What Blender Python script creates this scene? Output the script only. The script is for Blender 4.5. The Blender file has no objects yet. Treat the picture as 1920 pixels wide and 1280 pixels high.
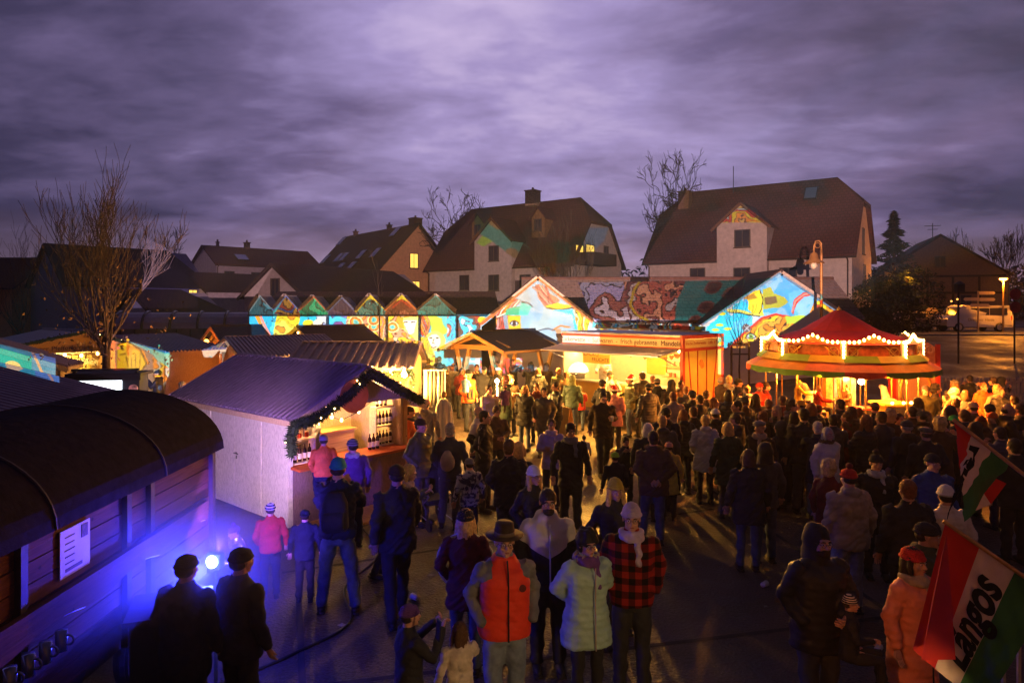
import bpy, math, random
import numpy as np
from mathutils import Vector, Matrix, Quaternion
random.seed(7); rng = np.random.default_rng(7)
C = bpy.context.scene.collection
sc = bpy.context.scene
PI = math.pi

# ------------------------------------------------------------------ camera, sky, exposure
K, H0, CH = 1280.0, 575.0, 3.7
cd = bpy.data.cameras.new('camera'); cam = bpy.data.objects.new('camera', cd); C.objects.link(cam)
cam.location = (0, 0, CH); cam.rotation_euler = (math.radians(90), 0, 0)
cd.sensor_width = 36; cd.lens = 24; cd.shift_y = -(640 - H0) / 1920; cd.clip_end = 3000; cd.clip_start = .05
sc.camera = cam
sc.view_settings.view_transform = 'Standard'; sc.view_settings.look = 'None'
sc.view_settings.exposure = .15; sc.view_settings.gamma = 1; sc.view_settings.use_curve_mapping = False
sc.render.engine = 'CYCLES'
sc.cycles.use_denoising = True
sc.cycles.max_bounces = 5; sc.cycles.diffuse_bounces = 3; sc.cycles.glossy_bounces = 2; sc.cycles.transmission_bounces = 3
sc.cycles.volume_bounces = 0; sc.cycles.transparent_max_bounces = 6
sc.cycles.sample_clamp_indirect = 3; sc.cycles.caustics_reflective = False; sc.cycles.caustics_refractive = False

def node(nt, t, **kw):
    n = nt.nodes.new(t)
    for k, v in kw.items():
        if k.startswith('i_'): n.inputs[k[2:].replace('_', ' ')].default_value = v
        else: setattr(n, k, v)
    return n
def ramp(nt, stops, fac, interp='LINEAR'):
    r = nt.nodes.new('ShaderNodeValToRGB'); r.color_ramp.interpolation = interp
    e = r.color_ramp.elements
    while len(e) < len(stops): e.new(.5)
    for x, (p, c) in zip(e, stops): x.position = p; x.color = (*c, 1) if len(c) == 3 else c
    nt.links.new(fac, r.inputs[0]); return r.outputs[0]

w = bpy.data.worlds.new('World'); sc.world = w; w.use_nodes = True
nt = w.node_tree; nt.nodes.clear(); lk = nt.links.new
geo = node(nt, 'ShaderNodeTexCoord'); sep = node(nt, 'ShaderNodeSeparateXYZ'); lk(geo.outputs['Generated'], sep.inputs[0])
def M(op, a, b=None, c=None, nt=nt):
    n = nt.nodes.new('ShaderNodeMath'); n.operation = op
    for i, x in enumerate((a, b, c)):
        if x is None: continue
        if isinstance(x, (int, float)): n.inputs[i].default_value = x
        else: nt.links.new(x, n.inputs[i])
    return n.outputs[0]
zc = M('MAXIMUM', sep.outputs[2], 0.0)
den = M('ADD', zc, 0.20)
cx = M('DIVIDE', sep.outputs[0], den); cy = M('DIVIDE', sep.outputs[1], den)
comb = node(nt, 'ShaderNodeCombineXYZ'); lk(cx, comb.inputs[0]); lk(cy, comb.inputs[1])
mp = node(nt, 'ShaderNodeMapping'); lk(comb.outputs[0], mp.inputs[0]); mp.inputs['Scale'].default_value = (.80, 1.15, 1); mp.inputs['Rotation'].default_value = (0, 0, .35); mp.inputs['Location'].default_value = (1.7, .4, 0)
n1 = node(nt, 'ShaderNodeTexNoise', i_Scale=1.55, i_Detail=9.0, i_Roughness=.56, i_Distortion=.25); lk(mp.outputs[0], n1.inputs[0])
n2 = node(nt, 'ShaderNodeTexNoise', i_Scale=8., i_Detail=5.0, i_Roughness=.55, i_Distortion=.3); lk(mp.outputs[0], n2.inputs[0])
cl = M('ADD', M('MULTIPLY', n1.outputs[0], .78), M('MULTIPLY', n2.outputs[0], .22))
# afterglow of the sunset: brightest ahead of the camera, falling away round the horizon
dotn = node(nt, 'ShaderNodeVectorMath', operation='DOT_PRODUCT'); lk(geo.outputs['Generated'], dotn.inputs[0])
gv = Vector((.04, 1, .33)).normalized(); dotn.inputs[1].default_value = gv
gl = M('POWER', M('MAXIMUM', dotn.outputs['Value'], 0.0), 6.5)
amt = M('ADD', M('MULTIPLY', gl, .63), M('MULTIPLY', M('SUBTRACT', cl, .5), 1.15))
amt = M('ADD', amt, .10)
col = ramp(nt, [(0, (.020, .017, .045)), (.22, (.050, .042, .098)), (.45, (.140, .108, .230)), (.72, (.35, .28, .54)), (1, (.70, .57, .82))], amt)
# pink to pale yellow strip along the horizon
hz = ramp(nt, [(0, (1, 1, 1)), (.035, (.75, .75, .75)), (.12, (0, 0, 0))], zc)
glh = M('POWER', M('MAXIMUM', dotn.outputs['Value'], 0.0), 4.0)
mix = node(nt, 'ShaderNodeMixRGB'); lk(M('MULTIPLY', M('MULTIPLY', hz, glh), .55), mix.inputs[0]); lk(col, mix.inputs[1]); mix.inputs[2].default_value = (.72, .42, .40, 1)
bg = node(nt, 'ShaderNodeBackground'); lk(mix.outputs[0], bg.inputs[0]); bg.inputs[1].default_value = 1.0
wo = node(nt, 'ShaderNodeOutputWorld'); lk(bg.outputs[0], wo.inputs[0])

# ------------------------------------------------------------------ the projector beside the camera: a spot lamp throwing painted pictures
PP = Vector((.7, -.6, 4.1))
U0, U1, V0, V1 = -.80, .60, -.16, .22
NW, NH = 2300, 624
canvas = np.zeros((NH, NW, 3), np.float32)          # row 0 = bottom
def smooth_noise(h, w, cells, seed):
    r = np.random.default_rng(seed); out = np.zeros((h, w), np.float32); a = 1; t = 0
    for o in range(4):
        n = cells * 2 ** o; m = max(2, int(n * h / w) + 2)
        g = r.random((m + 1, n + 2)).astype(np.float32)
        yy = np.linspace(0, m - 1.001, h); xx = np.linspace(0, n - .001, w)
        yi = yy.astype(int); xi = xx.astype(int); fy = (yy - yi)[:, None]; fx = (xx - xi)[None]
        fy = fy * fy * (3 - 2 * fy); fx = fx * fx * (3 - 2 * fx)
        v = (g[yi][:, xi] * (1 - fx) + g[yi][:, xi + 1] * fx) * (1 - fy) + (g[yi + 1][:, xi] * (1 - fx) + g[yi + 1][:, xi + 1] * fx) * fy
        out += v * a; t += a; a *= .5
    return out / t
class Layer:
    """a picture painted in the pixels of the surface it falls on, at distance Y"""
    def __init__(s, x0, y0, x1, y1, Y, seed=1, ss=1.6):
        s.x0, s.y0, s.Y, s.ss = x0, y0, Y, ss
        s.w, s.h = int((x1 - x0) * ss), int((y1 - y0) * ss)
        s.a = np.zeros((s.h, s.w, 3), np.float32); s.m = np.zeros((s.h, s.w), bool)
        s.X, s.Yy = np.meshgrid(x0 + np.arange(s.w) / ss, y0 + np.arange(s.h) / ss)
        n = smooth_noise(s.h, s.w, max(3, s.w // 90), seed); n2 = smooth_noise(s.h, s.w, max(3, s.w // 60), seed + 1)
        s.dx, s.dy = (n - .5) * 26, (n2 - .5) * 26; s.n, s.n2 = n, n2
    def inside(s, pts, warp=.25):
        X, Y = s.X + s.dx * warp, s.Yy + s.dy * warp
        r = np.zeros(X.shape, bool); n = len(pts)
        for i in range(n):
            (xa, ya), (xb, yb) = pts[i], pts[(i + 1) % n]
            if ya == yb: continue
            r ^= ((ya > Y) != (yb > Y)) & (X < (xb - xa) * (Y - ya) / (yb - ya) + xa)
        return r
    def fill(s, pts, c, warp=.25, mask=False):
        k = s.inside(pts, warp); s.a[k] = c
        if mask: s.m |= k
    def ell(s, x, y, rx, ry, c, rot=0, warp=.25):
        X, Y = s.X + s.dx * warp - x, s.Yy + s.dy * warp - y
        cr, sr = math.cos(rot), math.sin(rot); U, V = X * cr + Y * sr, -X * sr + Y * cr
        s.a[(U / rx) ** 2 + (V / ry) ** 2 < 1] = c
    def line(s, pts, c, w=1.0, warp=.25):
        X, Y = s.X + s.dx * warp, s.Yy + s.dy * warp
        for (xa, ya), (xb, yb) in zip(pts, pts[1:]):
            d2 = max((xb - xa) ** 2 + (yb - ya) ** 2, 1e-6); t = np.clip(((X - xa) * (xb - xa) + (Y - ya) * (yb - ya)) / d2, 0, 1)
            s.a[(X - xa - t * (xb - xa)) ** 2 + (Y - ya - t * (yb - ya)) ** 2 < w * w] = c
    def contour(s, pts, cols, freq=9, ink=(.02, .01, .01), inkw=.10, rot=0., warp=.25, stretch=1.):
        k = s.inside(pts, warp)
        f = s.n * freq + s.n2 * freq * .6 + (s.X * math.cos(rot) + s.Yy * math.sin(rot) * stretch) * .035
        i = (np.floor(f).astype(int)) % len(cols); ca = np.array(cols, np.float32)[i]
        fr = f - np.floor(f); ca = ca * (.72 + .4 * s.n2[..., None])
        ca[(fr < inkw)] = ink
        s.a[k] = ca[k]
    def put(s, gain=1.0, grain=.12):
        a = s.a * (1 + (s.n[..., None] - .5) * grain * 4) * gain
        vv, uu = np.mgrid[0:NH, 0:NW]
        u = U0 + (uu + .5) / NW * (U1 - U0); v = V0 + (vv + .5) / NH * (V1 - V0)
        wx = PP.x + u * (s.Y - PP.y); wz = PP.z + v * (s.Y - PP.y)
        px = 960 + wx * K / s.Y; py = H0 + (CH - wz) * K / s.Y
        ix = np.floor((px - s.x0) * s.ss).astype(int); iy = np.floor((py - s.y0) * s.ss).astype(int)
        ok = (ix >= 0) & (ix < s.w) & (iy >= 0) & (iy < s.h); ix = np.clip(ix, 0, s.w - 1); iy = np.clip(iy, 0, s.h - 1)
        ok &= s.m[iy, ix]
        canvas[ok] = np.clip(a[iy, ix], 0, 1)[ok]
CY, TL, BL, YE, OR, RD, PK, WH, GR, DK, PU, LM = ((.02,.62,.95), (.02,.42,.42), (.10,.30,.85), (1.,.72,.03), (1.,.33,.02), (.75,.05,.02), (1.,.30,.25), (.62,.68,.74), (.05,.38,.12), (.02,.012,.012), (.22,.08,.35), (.55,.8,.06))
def eye(L, x, y, r, iris=(.12, .06, .03)):
    L.ell(x, y, r, r * .5, WH); L.ell(x, y, r * .42, r * .42, iris); L.ell(x, y, r * .2, r * .2, DK)
    L.line([(x - r, y), (x - r * .5, y - r * .42), (x, y - r * .55), (x + r * .5, y - r * .42), (x + r, y)], DK, .9); L.line([(x - r, y), (x, y + r * .5), (x + r, y)], DK, .6)
def strands(L, x0, y0, x1, y1, n, cols, spread, w=1.2, seed=3):
    r = random.Random(seed)
    for i in range(n):
        o = (i / max(1, n - 1) - .5) * spread; pts = []
        for k in range(6):
            t = k / 5; pts.append((x0 + (x1 - x0) * t + o * (1 - .4 * t) + math.sin(t * 6 + i) * 3, y0 + (y1 - y0) * t + math.cos(t * 5 + i * .7) * 2))
        L.line(pts, DK, w + .6); L.line(pts, cols[i % len(cols)], w)
def paint():
    # a dull wash added to the picture to brighten the houses behind
    for pts, Yh, c in (([(1208, 488), (1288, 360), (1570, 334), (1636, 398), (1636, 565), (1208, 565)], 52, (.34, .20, .17)), ([(800, 503), (893, 392), (1078, 372), (1146, 430), (1168, 510), (1168, 565), (800, 565)], 68, (.42, .27, .22)),
                       ([(590, 490), (643, 434), (784, 422), (815, 475), (815, 560), (590, 560)], 78, (.40, .22, .15)), ([(364, 492), (386, 464), (580, 462), (600, 492), (600, 560), (364, 560)], 88, (.42, .26, .28)), ([(475, 562), (515, 495), (760, 510), (790, 552), (790, 562)], 50, (.22, .13, .13)), ([(245, 470), (368, 520), (368, 580), (245, 580)], 62, (.22, .18, .34))):
        S_ = Layer(min(p[0] for p in pts) - 5, min(p[1] for p in pts) - 5, max(p[0] for p in pts) + 5, max(p[1] for p in pts) + 5, Yh, int(Yh)); S_.m |= S_.inside(pts, 0); S_.a[:] = c; S_.put(1.75, .06)
    # far houses: broken pictures on gables and roofs
    H = Layer(860, 380, 1160, 560, 68, 11)
    H.m |= H.inside([(893, 455), (923, 418), (967, 468), (950, 468), (925, 452), (905, 462)], 0)
    H.a[:] = LM; H.fill([(905, 380), (960, 420), (975, 470), (925, 450)], (.05, .7, .4)); H.fill([(930, 440), (975, 460), (975, 475), (945, 475)], CY); H.line([(935, 440), (945, 455), (965, 465)], PK, 2)
    k = H.inside([(1096, 427), (1140, 427), (1132, 452), (1112, 470), (1096, 462)], 0); H.m |= k; H.a[k] = (.35, .5, .75)
    k = H.inside([(1003, 497), (1032, 497), (1034, 512), (1028, 524), (1010, 514)]); H.m |= k; H.a[k] = OR; H.fill([(1010, 505), (1024, 505), (1020, 515)], GR)
    k = H.inside([(880, 385), (1080, 378), (1100, 470), (1050, 500), (960, 480), (900, 440)], .8) & (H.n > .5); H.m |= k; H.a[k & (H.n2 < .5)] = (.5, .30, .10); H.a[k & (H.n2 >= .5)] = (.12, .42, .30)
    H.put()
    R = Layer(1260, 330, 1640, 430, 52, 21)
    k = R.inside([(1352, 417), (1393, 382), (1434, 417)], 0); R.m |= k; R.a[k] = YE; R.contour([(1352, 417), (1393, 382), (1434, 417)], [YE, OR, (.9, .5, .1), WH, RD], 14, inkw=.16)
    k = R.inside([(1290, 345), (1600, 335), (1560, 385), (1440, 395), (1290, 400)], .8); k2 = k & (R.n > .46) & ~R.m; R.m |= k2; R.a[k2] = (.42, .26, .10); R.a[k2 & (R.n2 > .55)] = (.16, .34, .28)
    R.put()
    # roof of the long building between the two gables
    F = Layer(1080, 515, 1480, 605, 33, 31)
    F.m |= F.inside([(1085, 528), (1400, 524), (1455, 520), (1322, 606), (1112, 604)], 0)
    q = lambda c, g=1.35: tuple(x * g for x in c)
    F.contour([(1000, 500), (1500, 500), (1500, 610), (1000, 610)], [q((.5, .45, .8)), q(PK, .5), q((.7, .6, .7)), q((.25, .2, .5)), q((.5, .5, .7))], 7, rot=.9, inkw=.2)
    F.contour([(1170, 520), (1290, 520), (1270, 600), (1180, 600)], [q((.5, .12, .08)), q((.8, .35, .2)), q((.2, .05, .05)), q((.6, .5, .5))], 11, rot=.3, inkw=.25)
    F.line([(1205, 520), (1190, 545), (1183, 570), (1195, 590), (1215, 602)], q(YE, .7), 2.6)
    F.fill([(1290, 522), (1460, 518), (1330, 606), (1262, 606), (1270, 560)], q(TL, .6))
    for x, y, r in ((1338, 537, 17), (1372, 549, 19), (1322, 575, 17), (1300, 600, 12)):
        F.ell(x, y, r, r * .62, (.10, .035, .03), -.4); F.line([(x - r, y + 5), (x - r * .4, y - r * .5), (x + r * .5, y - r * .62), (x + r, y - 5)], (.3, .1, .08), 1); F.ell(x, y, r * .4, r * .4, (.04, .02, .02))
    F.put()
    # the mural on wall and gables
    L = Layer(460, 505, 1620, 760, 31, 5)
    wall = [(467, 588), (930, 588), (930, 745), (790, 745), (760, 662), (560, 662), (467, 640)]
    apx = [(487, 553), (536, 553), (588, 555), (641, 556), (694, 552), (753, 552), (817, 553)]
    vals = [(467, 582), (512, 580), (561, 580), (614, 583), (667, 583), (722, 580), (783, 582), (856, 592)]
    gp = []
    for i in range(7): gp += [vals[i], apx[i]]
    gp += [vals[7], (930, 594), (467, 594)]
    L.m |= L.inside(wall, 0) | L.inside(gp, 0)
    L.m |= L.inside([(903, 606), (1008, 519), (1116, 606), (1116, 745), (903, 745)], 0) | L.inside([(1112, 606), (1330, 606), (1330, 745), (1112, 745)], 0)
    L.m |= L.inside([(1318, 606), (1461, 510), (1604, 606), (1604, 745), (1318, 745)], 0)
    d = lambda c, g=.32: tuple(x * g for x in c)
    full = [(400, 480), (1650, 480), (1650, 760), (400, 760)]
    L.contour(full, [CY, (.1, .7, .8), CY, BL, (.3, .75, .9)], 5, inkw=.0)
    L.contour([(440, 588), (520, 588), (600, 760), (440, 760)], [CY, (.02, .5, .85), (.1, .75, .85)], 6, inkw=.03)
    L.line([(480, 588), (505, 640), (540, 690)], OR, 3); L.line([(486, 588), (512, 640), (546, 690)], PK, 2)
    L.contour([(520, 584), (568, 584), (548, 640), (560, 700), (505, 700), (513, 620)], [YE, (.9, .8, .1), OR, YE], 12, inkw=.12, rot=1.2)
    L.contour([(564, 588), (615, 588), (615, 640), (552, 640)], [CY, WH, (.5, .6, .95), CY], 5, inkw=.06)
    L.ell(578, 607, 10, 10, YE); L.ell(596, 605, 9, 7, (.9, .8, .6)); L.line([(585, 606), (590, 613), (600, 614), (606, 606)], DK, 1.2)
    L.contour([(614, 588), (668, 588), (650, 640), (614, 640)], [(.2, .25, .7), (.05, .3, .4), PU, CY], 7, inkw=.1)
    L.contour([(650, 590), (790, 588), (790, 720), (630, 720)], [(1, .35, .2), OR, (.9, .55, .3), (1., .5, .4), YE], 16, inkw=.2)
    for x, y in ((664, 603), (699, 610), (697, 598), (738, 611)):
        for r, c in ((13, (.75, .8, .3)), (10.5, RD), (8.5, OR), (5.5, (.1, .6, .55)), (2.5, (.02, .4, .4))): L.ell(x, y, r, r * .8, c, warp=.5)
    L.contour([(640, 632), (770, 632), (770, 680), (640, 680)], [YE, OR, (.8, .7, .4)], 14, inkw=.25)
    L.fill([(750, 596), (787, 594), (787, 650), (770, 625), (752, 612)], (.85, .85, .2)); L.fill([(745, 596), (756, 594), (760, 615), (750, 612)], OR)
    L.fill([(757, 600), (781, 600), (776, 622), (768, 626)], (.9, .9, .75))
    for x in (762, 775): L.line([(x - 3, 603), (x + 3, 603)], DK, .8)
    L.contour([(784, 590), (857, 590), (857, 700), (784, 700)], [(.1, .65, .6), CY, (.05, .45, .8), LM], 4, inkw=0)
    strands(L, 792, 588, 797, 628, 6, [RD, OR, (.8, .3, .1)], 16)
    L.ell(815, 640, 20, 19, (.75, .85, .15)); L.ell(813, 641, 13, 14, (.85, .9, .65))
    for x in (807, 819): L.ell(x, 634, 3, 1.4, DK)
    L.line([(813, 636), (811, 644), (815, 645)], DK, .7); L.line([(806, 651), (813, 653), (819, 650)], DK, .8)
    L.contour([(786, 630), (800, 632), (816, 668), (815, 690), (786, 690)], [YE, (.8, .6, .1), YE], 20, inkw=.25)
    L.contour([(838, 592), (860, 592), (860, 720), (836, 700)], [CY, WH, (.6, .15, .1), CY], 12, rot=0, inkw=.14)
    L.contour([(857, 592), (906, 592), (906, 720), (857, 720)], [CY, (.4, .04, .03), (.08, .06, .06), CY, WH], 13, inkw=.08)
    L.ell(903, 600, 8, 7, YE)
    for i, c in enumerate([(.05, .30, .42), (.08, .15, .5), (.02, .40, .18), (.12, .08, .16), (.12, .40, .30), (.30, .08, .04), (.02, .30, .24)]):
        if i == 1: L.contour([(514, 588), (536, 550), (562, 588)], [(.05, .12, .45), (.6, .3, .04), (.4, .04, .02)], 12, rot=1.4, inkw=.3)
        else: L.contour([vals[i], apx[i], vals[i + 1], (vals[i + 1][0], 592), (vals[i][0], 592)], [c, tuple(v * .6 for v in c), tuple(v * 1.5 for v in c)], 6, inkw=.15, stretch=.1)
        e = [(.25, .4, .5), (.12, .2, .6), (.6, .12, .05), (.12, .2, .4), (.95, .6, .03), (.9, .2, .03), (.05, .35, .3)][i]
        L.line([vals[i], apx[i], vals[i + 1]], e, 2.1, 0)
    for x in (694, 753): L.fill([(x - 11, 565), (x, 549), (x + 11, 565), (x, 560)], YE, 0)
    L.fill([(736, 575), (753, 560), (771, 577), (753, 584)], (.2, .04, .02)); L.line([(736, 577), (753, 562), (771, 577)], RD, 1.5)
    # left gable: a pale face with hair, an orange eye tile, sea
    L.contour([(900, 745), (900, 606), (1008, 519), (1118, 606), (1118, 745)], [(.40, .56, .66), (.34, .52, .66), (.42, .52, .54)], 3, inkw=0)
    L.fill([(903, 606), (922, 592), (932, 600), (930, 680), (903, 680)], (.25, .6, .95))
    strands(L, 955, 562, 930, 630, 9, [RD, OR, PK, (.6, .1, .05)], 26, 1.6, 4)
    L.fill([(925, 585), (958, 556), (972, 566), (955, 580), (935, 595)], RD); strands(L, 965, 565, 930, 595, 6, [OR, PK, (.8, .8, .6)], 18, 1.2, 8)
    L.fill([(950, 578), (975, 574), (973, 590), (948, 590)], (.04, .4, .2)); L.fill([(975, 566), (995, 573), (990, 590), (973, 590)], (.1, .6, .45)); L.line([(976, 566), (988, 567), (997, 573)], DK, 1)
    L.fill([(944, 590), (952, 590), (954, 624), (946, 624)], (.25, .3, .38)); L.fill([(953, 591), (977, 591), (978, 624), (954, 624)], OR); L.fill([(954, 592), (976, 592), (976, 623), (955, 623)], (1, .5, .02)); eye(L, 965, 605, 9); eye(L, 965, 620, 8)
    L.fill([(1003, 530), (1050, 562), (1040, 575), (1020, 575), (1008, 556)], (.75, .22, .12)); strands(L, 1010, 535, 1032, 574, 8, [(.85, .3, .2), (.5, .1, .08), (.9, .45, .3)], 22, 1.2, 5)
    L.fill([(1022, 574), (1045, 568), (1075, 574), (1060, 580), (1035, 582)], YE); L.line([(1024, 577), (1045, 581), (1075, 577)], DK, 1.1); L.fill([(1035, 582), (1075, 580), (1084, 592), (1085, 615), (1078, 615), (1074, 590)], CY)
    L.contour([(1070, 568), (1108, 600), (1102, 622), (1086, 622)], [YE, LM, OR, (.8, .8, .5)], 16, inkw=.15)
    L.fill([(1000, 625), (1025, 616), (1050, 612), (1052, 630), (1080, 640), (1010, 640)], (.35, .5, .6)); L.line([(1036, 620), (1050, 611), (1068, 612)], (.7, .25, .06), 1.6); L.fill([(1040, 618), (1052, 616), (1052, 632), (1044, 628)], (.6, .3, .15)); L.line([(998, 628), (1012, 620), (1028, 617), (1040, 620)], (.1, .12, .16), 1.2)
    L.contour([(900, 650), (1116, 650), (1116, 745), (900, 745)], [CY, (.9, .1, .25), OR, WH, (.7, .05, .2), CY], 18, inkw=.22)
    L.line([(903, 606), (1008, 520), (1116, 606)], (.55, .16, .05), 3.2, 0)
    L.contour([(1112, 598), (1330, 598), (1330, 630), (1112, 630)], [CY, (.8, .8, .8), (.15, .05, .04), RD, YE], 18, inkw=.3)
    # right gable: swimmer, waves, fish, a tower figure
    L.contour([(1318, 745), (1318, 606), (1461, 510), (1604, 606), (1604, 745)], [(.08, .45, .95), (.15, .55, 1.), (.3, .6, .95)], 4, inkw=0)
    L.contour([(1318, 606), (1385, 560), (1430, 590), (1380, 640), (1330, 700), (1318, 700)], [CY, (.1, .6, .95), WH, CY], 5, inkw=.0)
    for x, y in ((1353, 588), (1349, 609), (1341, 618), (1364, 616), (1344, 634), (1340, 660), (1350, 672), (1345, 690), (1352, 700), (1338, 650)): L.ell(x, y, 7.5, 2.8, LM, 0, 0); L.ell(x, y, 6, 2, YE, 0, 0)
    L.fill([(1395, 556), (1405, 548), (1424, 541), (1431, 552), (1430, 575), (1432, 590), (1415, 590), (1402, 580), (1402, 566)], YE); L.fill([(1388, 560), (1412, 550), (1420, 558), (1404, 562)], (.5, .25, .02))
    L.fill([(1430, 540), (1445, 536), (1452, 548), (1470, 555), (1478, 566), (1462, 575), (1432, 580)], (.45, .42, .03)); L.fill([(1434, 556), (1456, 553), (1458, 566), (1436, 572)], (.18, .1, .03))
    L.line([(1365, 581), (1390, 584), (1412, 590), (1430, 590)], (.7, .65, .1), 2.6); L.line([(1364, 584), (1392, 588), (1425, 593)], DK, .9); L.line([(1424, 542), (1431, 560), (1428, 580), (1424, 588)], DK, .9)
    L.fill([(1483, 585), (1488, 562), (1505, 548), (1526, 546), (1530, 552), (1508, 556), (1494, 570), (1486, 590)], RD); L.line([(1485, 584), (1491, 564), (1508, 551), (1526, 549)], PK, 1.6, 0)
    T = [(1345, 745), (1355, 660), (1400, 620), (1430, 596), (1455, 588), (1480, 594), (1500, 610), (1520, 640), (1520, 745)]
    L.contour(T, [OR, (1, .5, .05), YE, OR, (.9, .4, .05)], 12, inkw=.15, rot=.6); L.line(T[1:7], RD, 2.2)
    L.fill([(1470, 592), (1516, 592), (1512, 606), (1474, 606)], LM)
    L.contour([(1512, 600), (1525, 570), (1545, 556), (1600, 590), (1600, 640)], [OR, RD, YE], 12, inkw=.14)
    L.ell(1400, 615, 8, 8, (.15, .1, .1)); L.line([(1395, 610), (1405, 620)], WH, .8, 0); L.line([(1405, 610), (1395, 620)], WH, .8, 0); eye(L, 1408, 630, 10, (.2, .5, .1))
    L.ell(1425, 700, 38, 26, (.55, .55, .5)); strands(L, 1425, 682, 1400, 710, 7, [(.5, .5, .48), (.3, .3, .3)], 50, .8, 9); eye(L, 1430, 702, 13, (.3, .3, .3))
    L.contour([(1450, 680), (1610, 680), (1610, 745), (1450, 745)], [(.8, .1, .1), PK, YE, (.6, .3, .5), WH, OR], 22, inkw=.25)
    L.line([(1318, 606), (1461, 511), (1604, 606)], (.12, .25, .45), 2.6, 0)
    L.put()
    # pictures caught by the nearer stalls on the left
    B = Layer(-60, 625, 330, 760, 22.6, 41)
    B.m |= B.inside([(203, 636), (225, 634), (318, 660), (318, 700), (290, 760), (198, 760)], 0)
    B.a[:] = (.30, .20, .26); B.fill([(215, 628), (330, 655), (330, 690), (280, 660), (240, 640)], CY); B.fill([(280, 655), (318, 665), (318, 720), (300, 680)], (.2, .7, .7))
    B.fill([(222, 645), (240, 640), (262, 655), (275, 680), (262, 700), (250, 740), (215, 745), (218, 690)], YE)
    for i in range(4): B.line([(236 + i * 9, 668 - i * 2), (241 + i * 7, 690), (235 + i * 4, 720)], DK, .8)
    B.fill([(238, 645), (250, 650), (246, 668), (238, 666)], OR); B.line([(250, 650), (268, 660), (277, 680)], OR, 2.5); B.fill([(200, 690), (222, 690), (232, 750), (200, 750)], RD)
    B.line([(228, 650), (232, 655)], DK, 1.3); B.line([(225, 665), (236, 663)], DK, 1); B.line([(222, 645), (240, 640), (262, 655), (275, 680), (262, 700), (250, 740)], DK, 1.3); B.line([(214, 640), (208, 665), (214, 690)], PK, 3); B.contour([(286, 668), (318, 690), (312, 740), (292, 745)], [YE, OR, WH], 16, inkw=.2); B.put(1.0)
    T2 = Layer(-70, 630, 110, 760, 16.4, 43)
    T2.m |= T2.inside([(-60, 640), (0, 644), (105, 670), (105, 740), (-60, 740)], 0)
    T2.contour(full + [(-100, 480), (-100, 760)], [TL, (.05, .55, .55), (.1, .35, .7)], 4, inkw=0); T2.a[:] = np.where(T2.X[..., None] < 60, np.float32((.02, .5, .5)), np.float32((.1, .35, .65)))
    T2.ell(22, 690, 17, 14, (.8, .7, .3)); T2.line([(60, 660), (75, 690), (90, 720)], (.7, .5, .3), 2.5); T2.put(.6)
    D = Layer(370, 630, 520, 720, 22.6, 45)
    k = D.inside([(378, 655), (439, 632), (428, 650), (420, 680), (414, 655), (400, 668), (384, 668)], .3) | D.inside([(470, 655), (480, 655), (500, 668), (490, 668)], .2)
    D.m |= k; D.contour(full + [(300, 480), (300, 760)], [WH, CY, PK, WH, YE], 16, inkw=.1); D.a[:] = np.where((D.n > .5)[..., None], np.float32(WH), np.float32(CY)); D.put(.9)
paint()
# black mask added to the picture: nothing is thrown on the stalls, canopies and visitors in between
def black(pts, Y):
    q = []
    for a_, b_ in pts:
        x_, z_ = (a_ - 960) / K * Y, CH - (b_ - H0) / K * Y; q.append(((x_ - PP.x) / (Y - PP.y), (z_ - PP.z) / (Y - PP.y)))
    vv_, uu_ = np.mgrid[0:NH, 0:NW]; u_ = U0 + (uu_ + .5) / NW * (U1 - U0); v_ = V0 + (vv_ + .5) / NH * (V1 - V0); r_ = np.zeros((NH, NW), bool); n_ = len(q)
    for i_ in range(n_):
        (xa, ya), (xb, yb) = q[i_], q[(i_ + 1) % n_]
        if ya != yb: r_ ^= ((ya > v_) != (yb > v_)) & (u_ < (xb - xa) * (v_ - ya) / (yb - ya) + xa)
    canvas[r_] = 0
black([(585, 642), (780, 642), (830, 690), (830, 800), (540, 800), (575, 665)], 19)
black([(-80, 686), (0, 686), (175, 736), (175, 800), (-80, 800)], 12.8)
black([(135, 706), (150, 700), (262, 690), (270, 800), (135, 800)], 14.3)
black([(525, 642), (572, 609), (668, 609), (735, 645), (735, 700), (525, 700)], 26)
black([(425, 640), (432, 628), (590, 625), (640, 660), (640, 720), (470, 720)], 24)
black([(838, 652), (898, 617), (992, 617), (1050, 649), (1050, 668), (838, 668)], 25.5)
black([(780, 694), (1060, 694), (1060, 800), (780, 800)], 22)
black([(1130, 615), (1350, 612), (1350, 800), (1040, 800), (1040, 645), (1130, 645)], 20)
black([(995, 647), (1240, 647), (1240, 680), (995, 680)], 20)
black([(1385, 640), (1440, 640), (1500, 608), (1570, 560), (1645, 608), (1720, 640), (1780, 690), (1780, 800), (1300, 800), (1300, 712), (1385, 712)], 17)
black([(1335, 700), (1640, 700), (1640, 800), (1335, 800)], 20)
im = bpy.data.images.new('projected_picture', NW, NH, float_buffer=False)
px4 = np.ones((NH, NW, 4), np.float32); px4[..., :3] = np.clip(canvas, 0, 1) ** (1 / 2.2)
im.pixels.foreach_set(px4.ravel()); im.update(); im.pack()
sl = bpy.data.lights.new('projector_lamp', 'SPOT'); so = bpy.data.objects.new('projector_lamp', sl); C.objects.link(so)
so.location = PP; so.rotation_euler = (math.radians(90), 0, 0); sl.spot_size = math.radians(86); sl.spot_blend = .02; sl.shadow_soft_size = .01
PROJ_W = 105000; sl.energy = PROJ_W
sl.use_nodes = True; lt = sl.node_tree; lt.nodes.clear()
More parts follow.
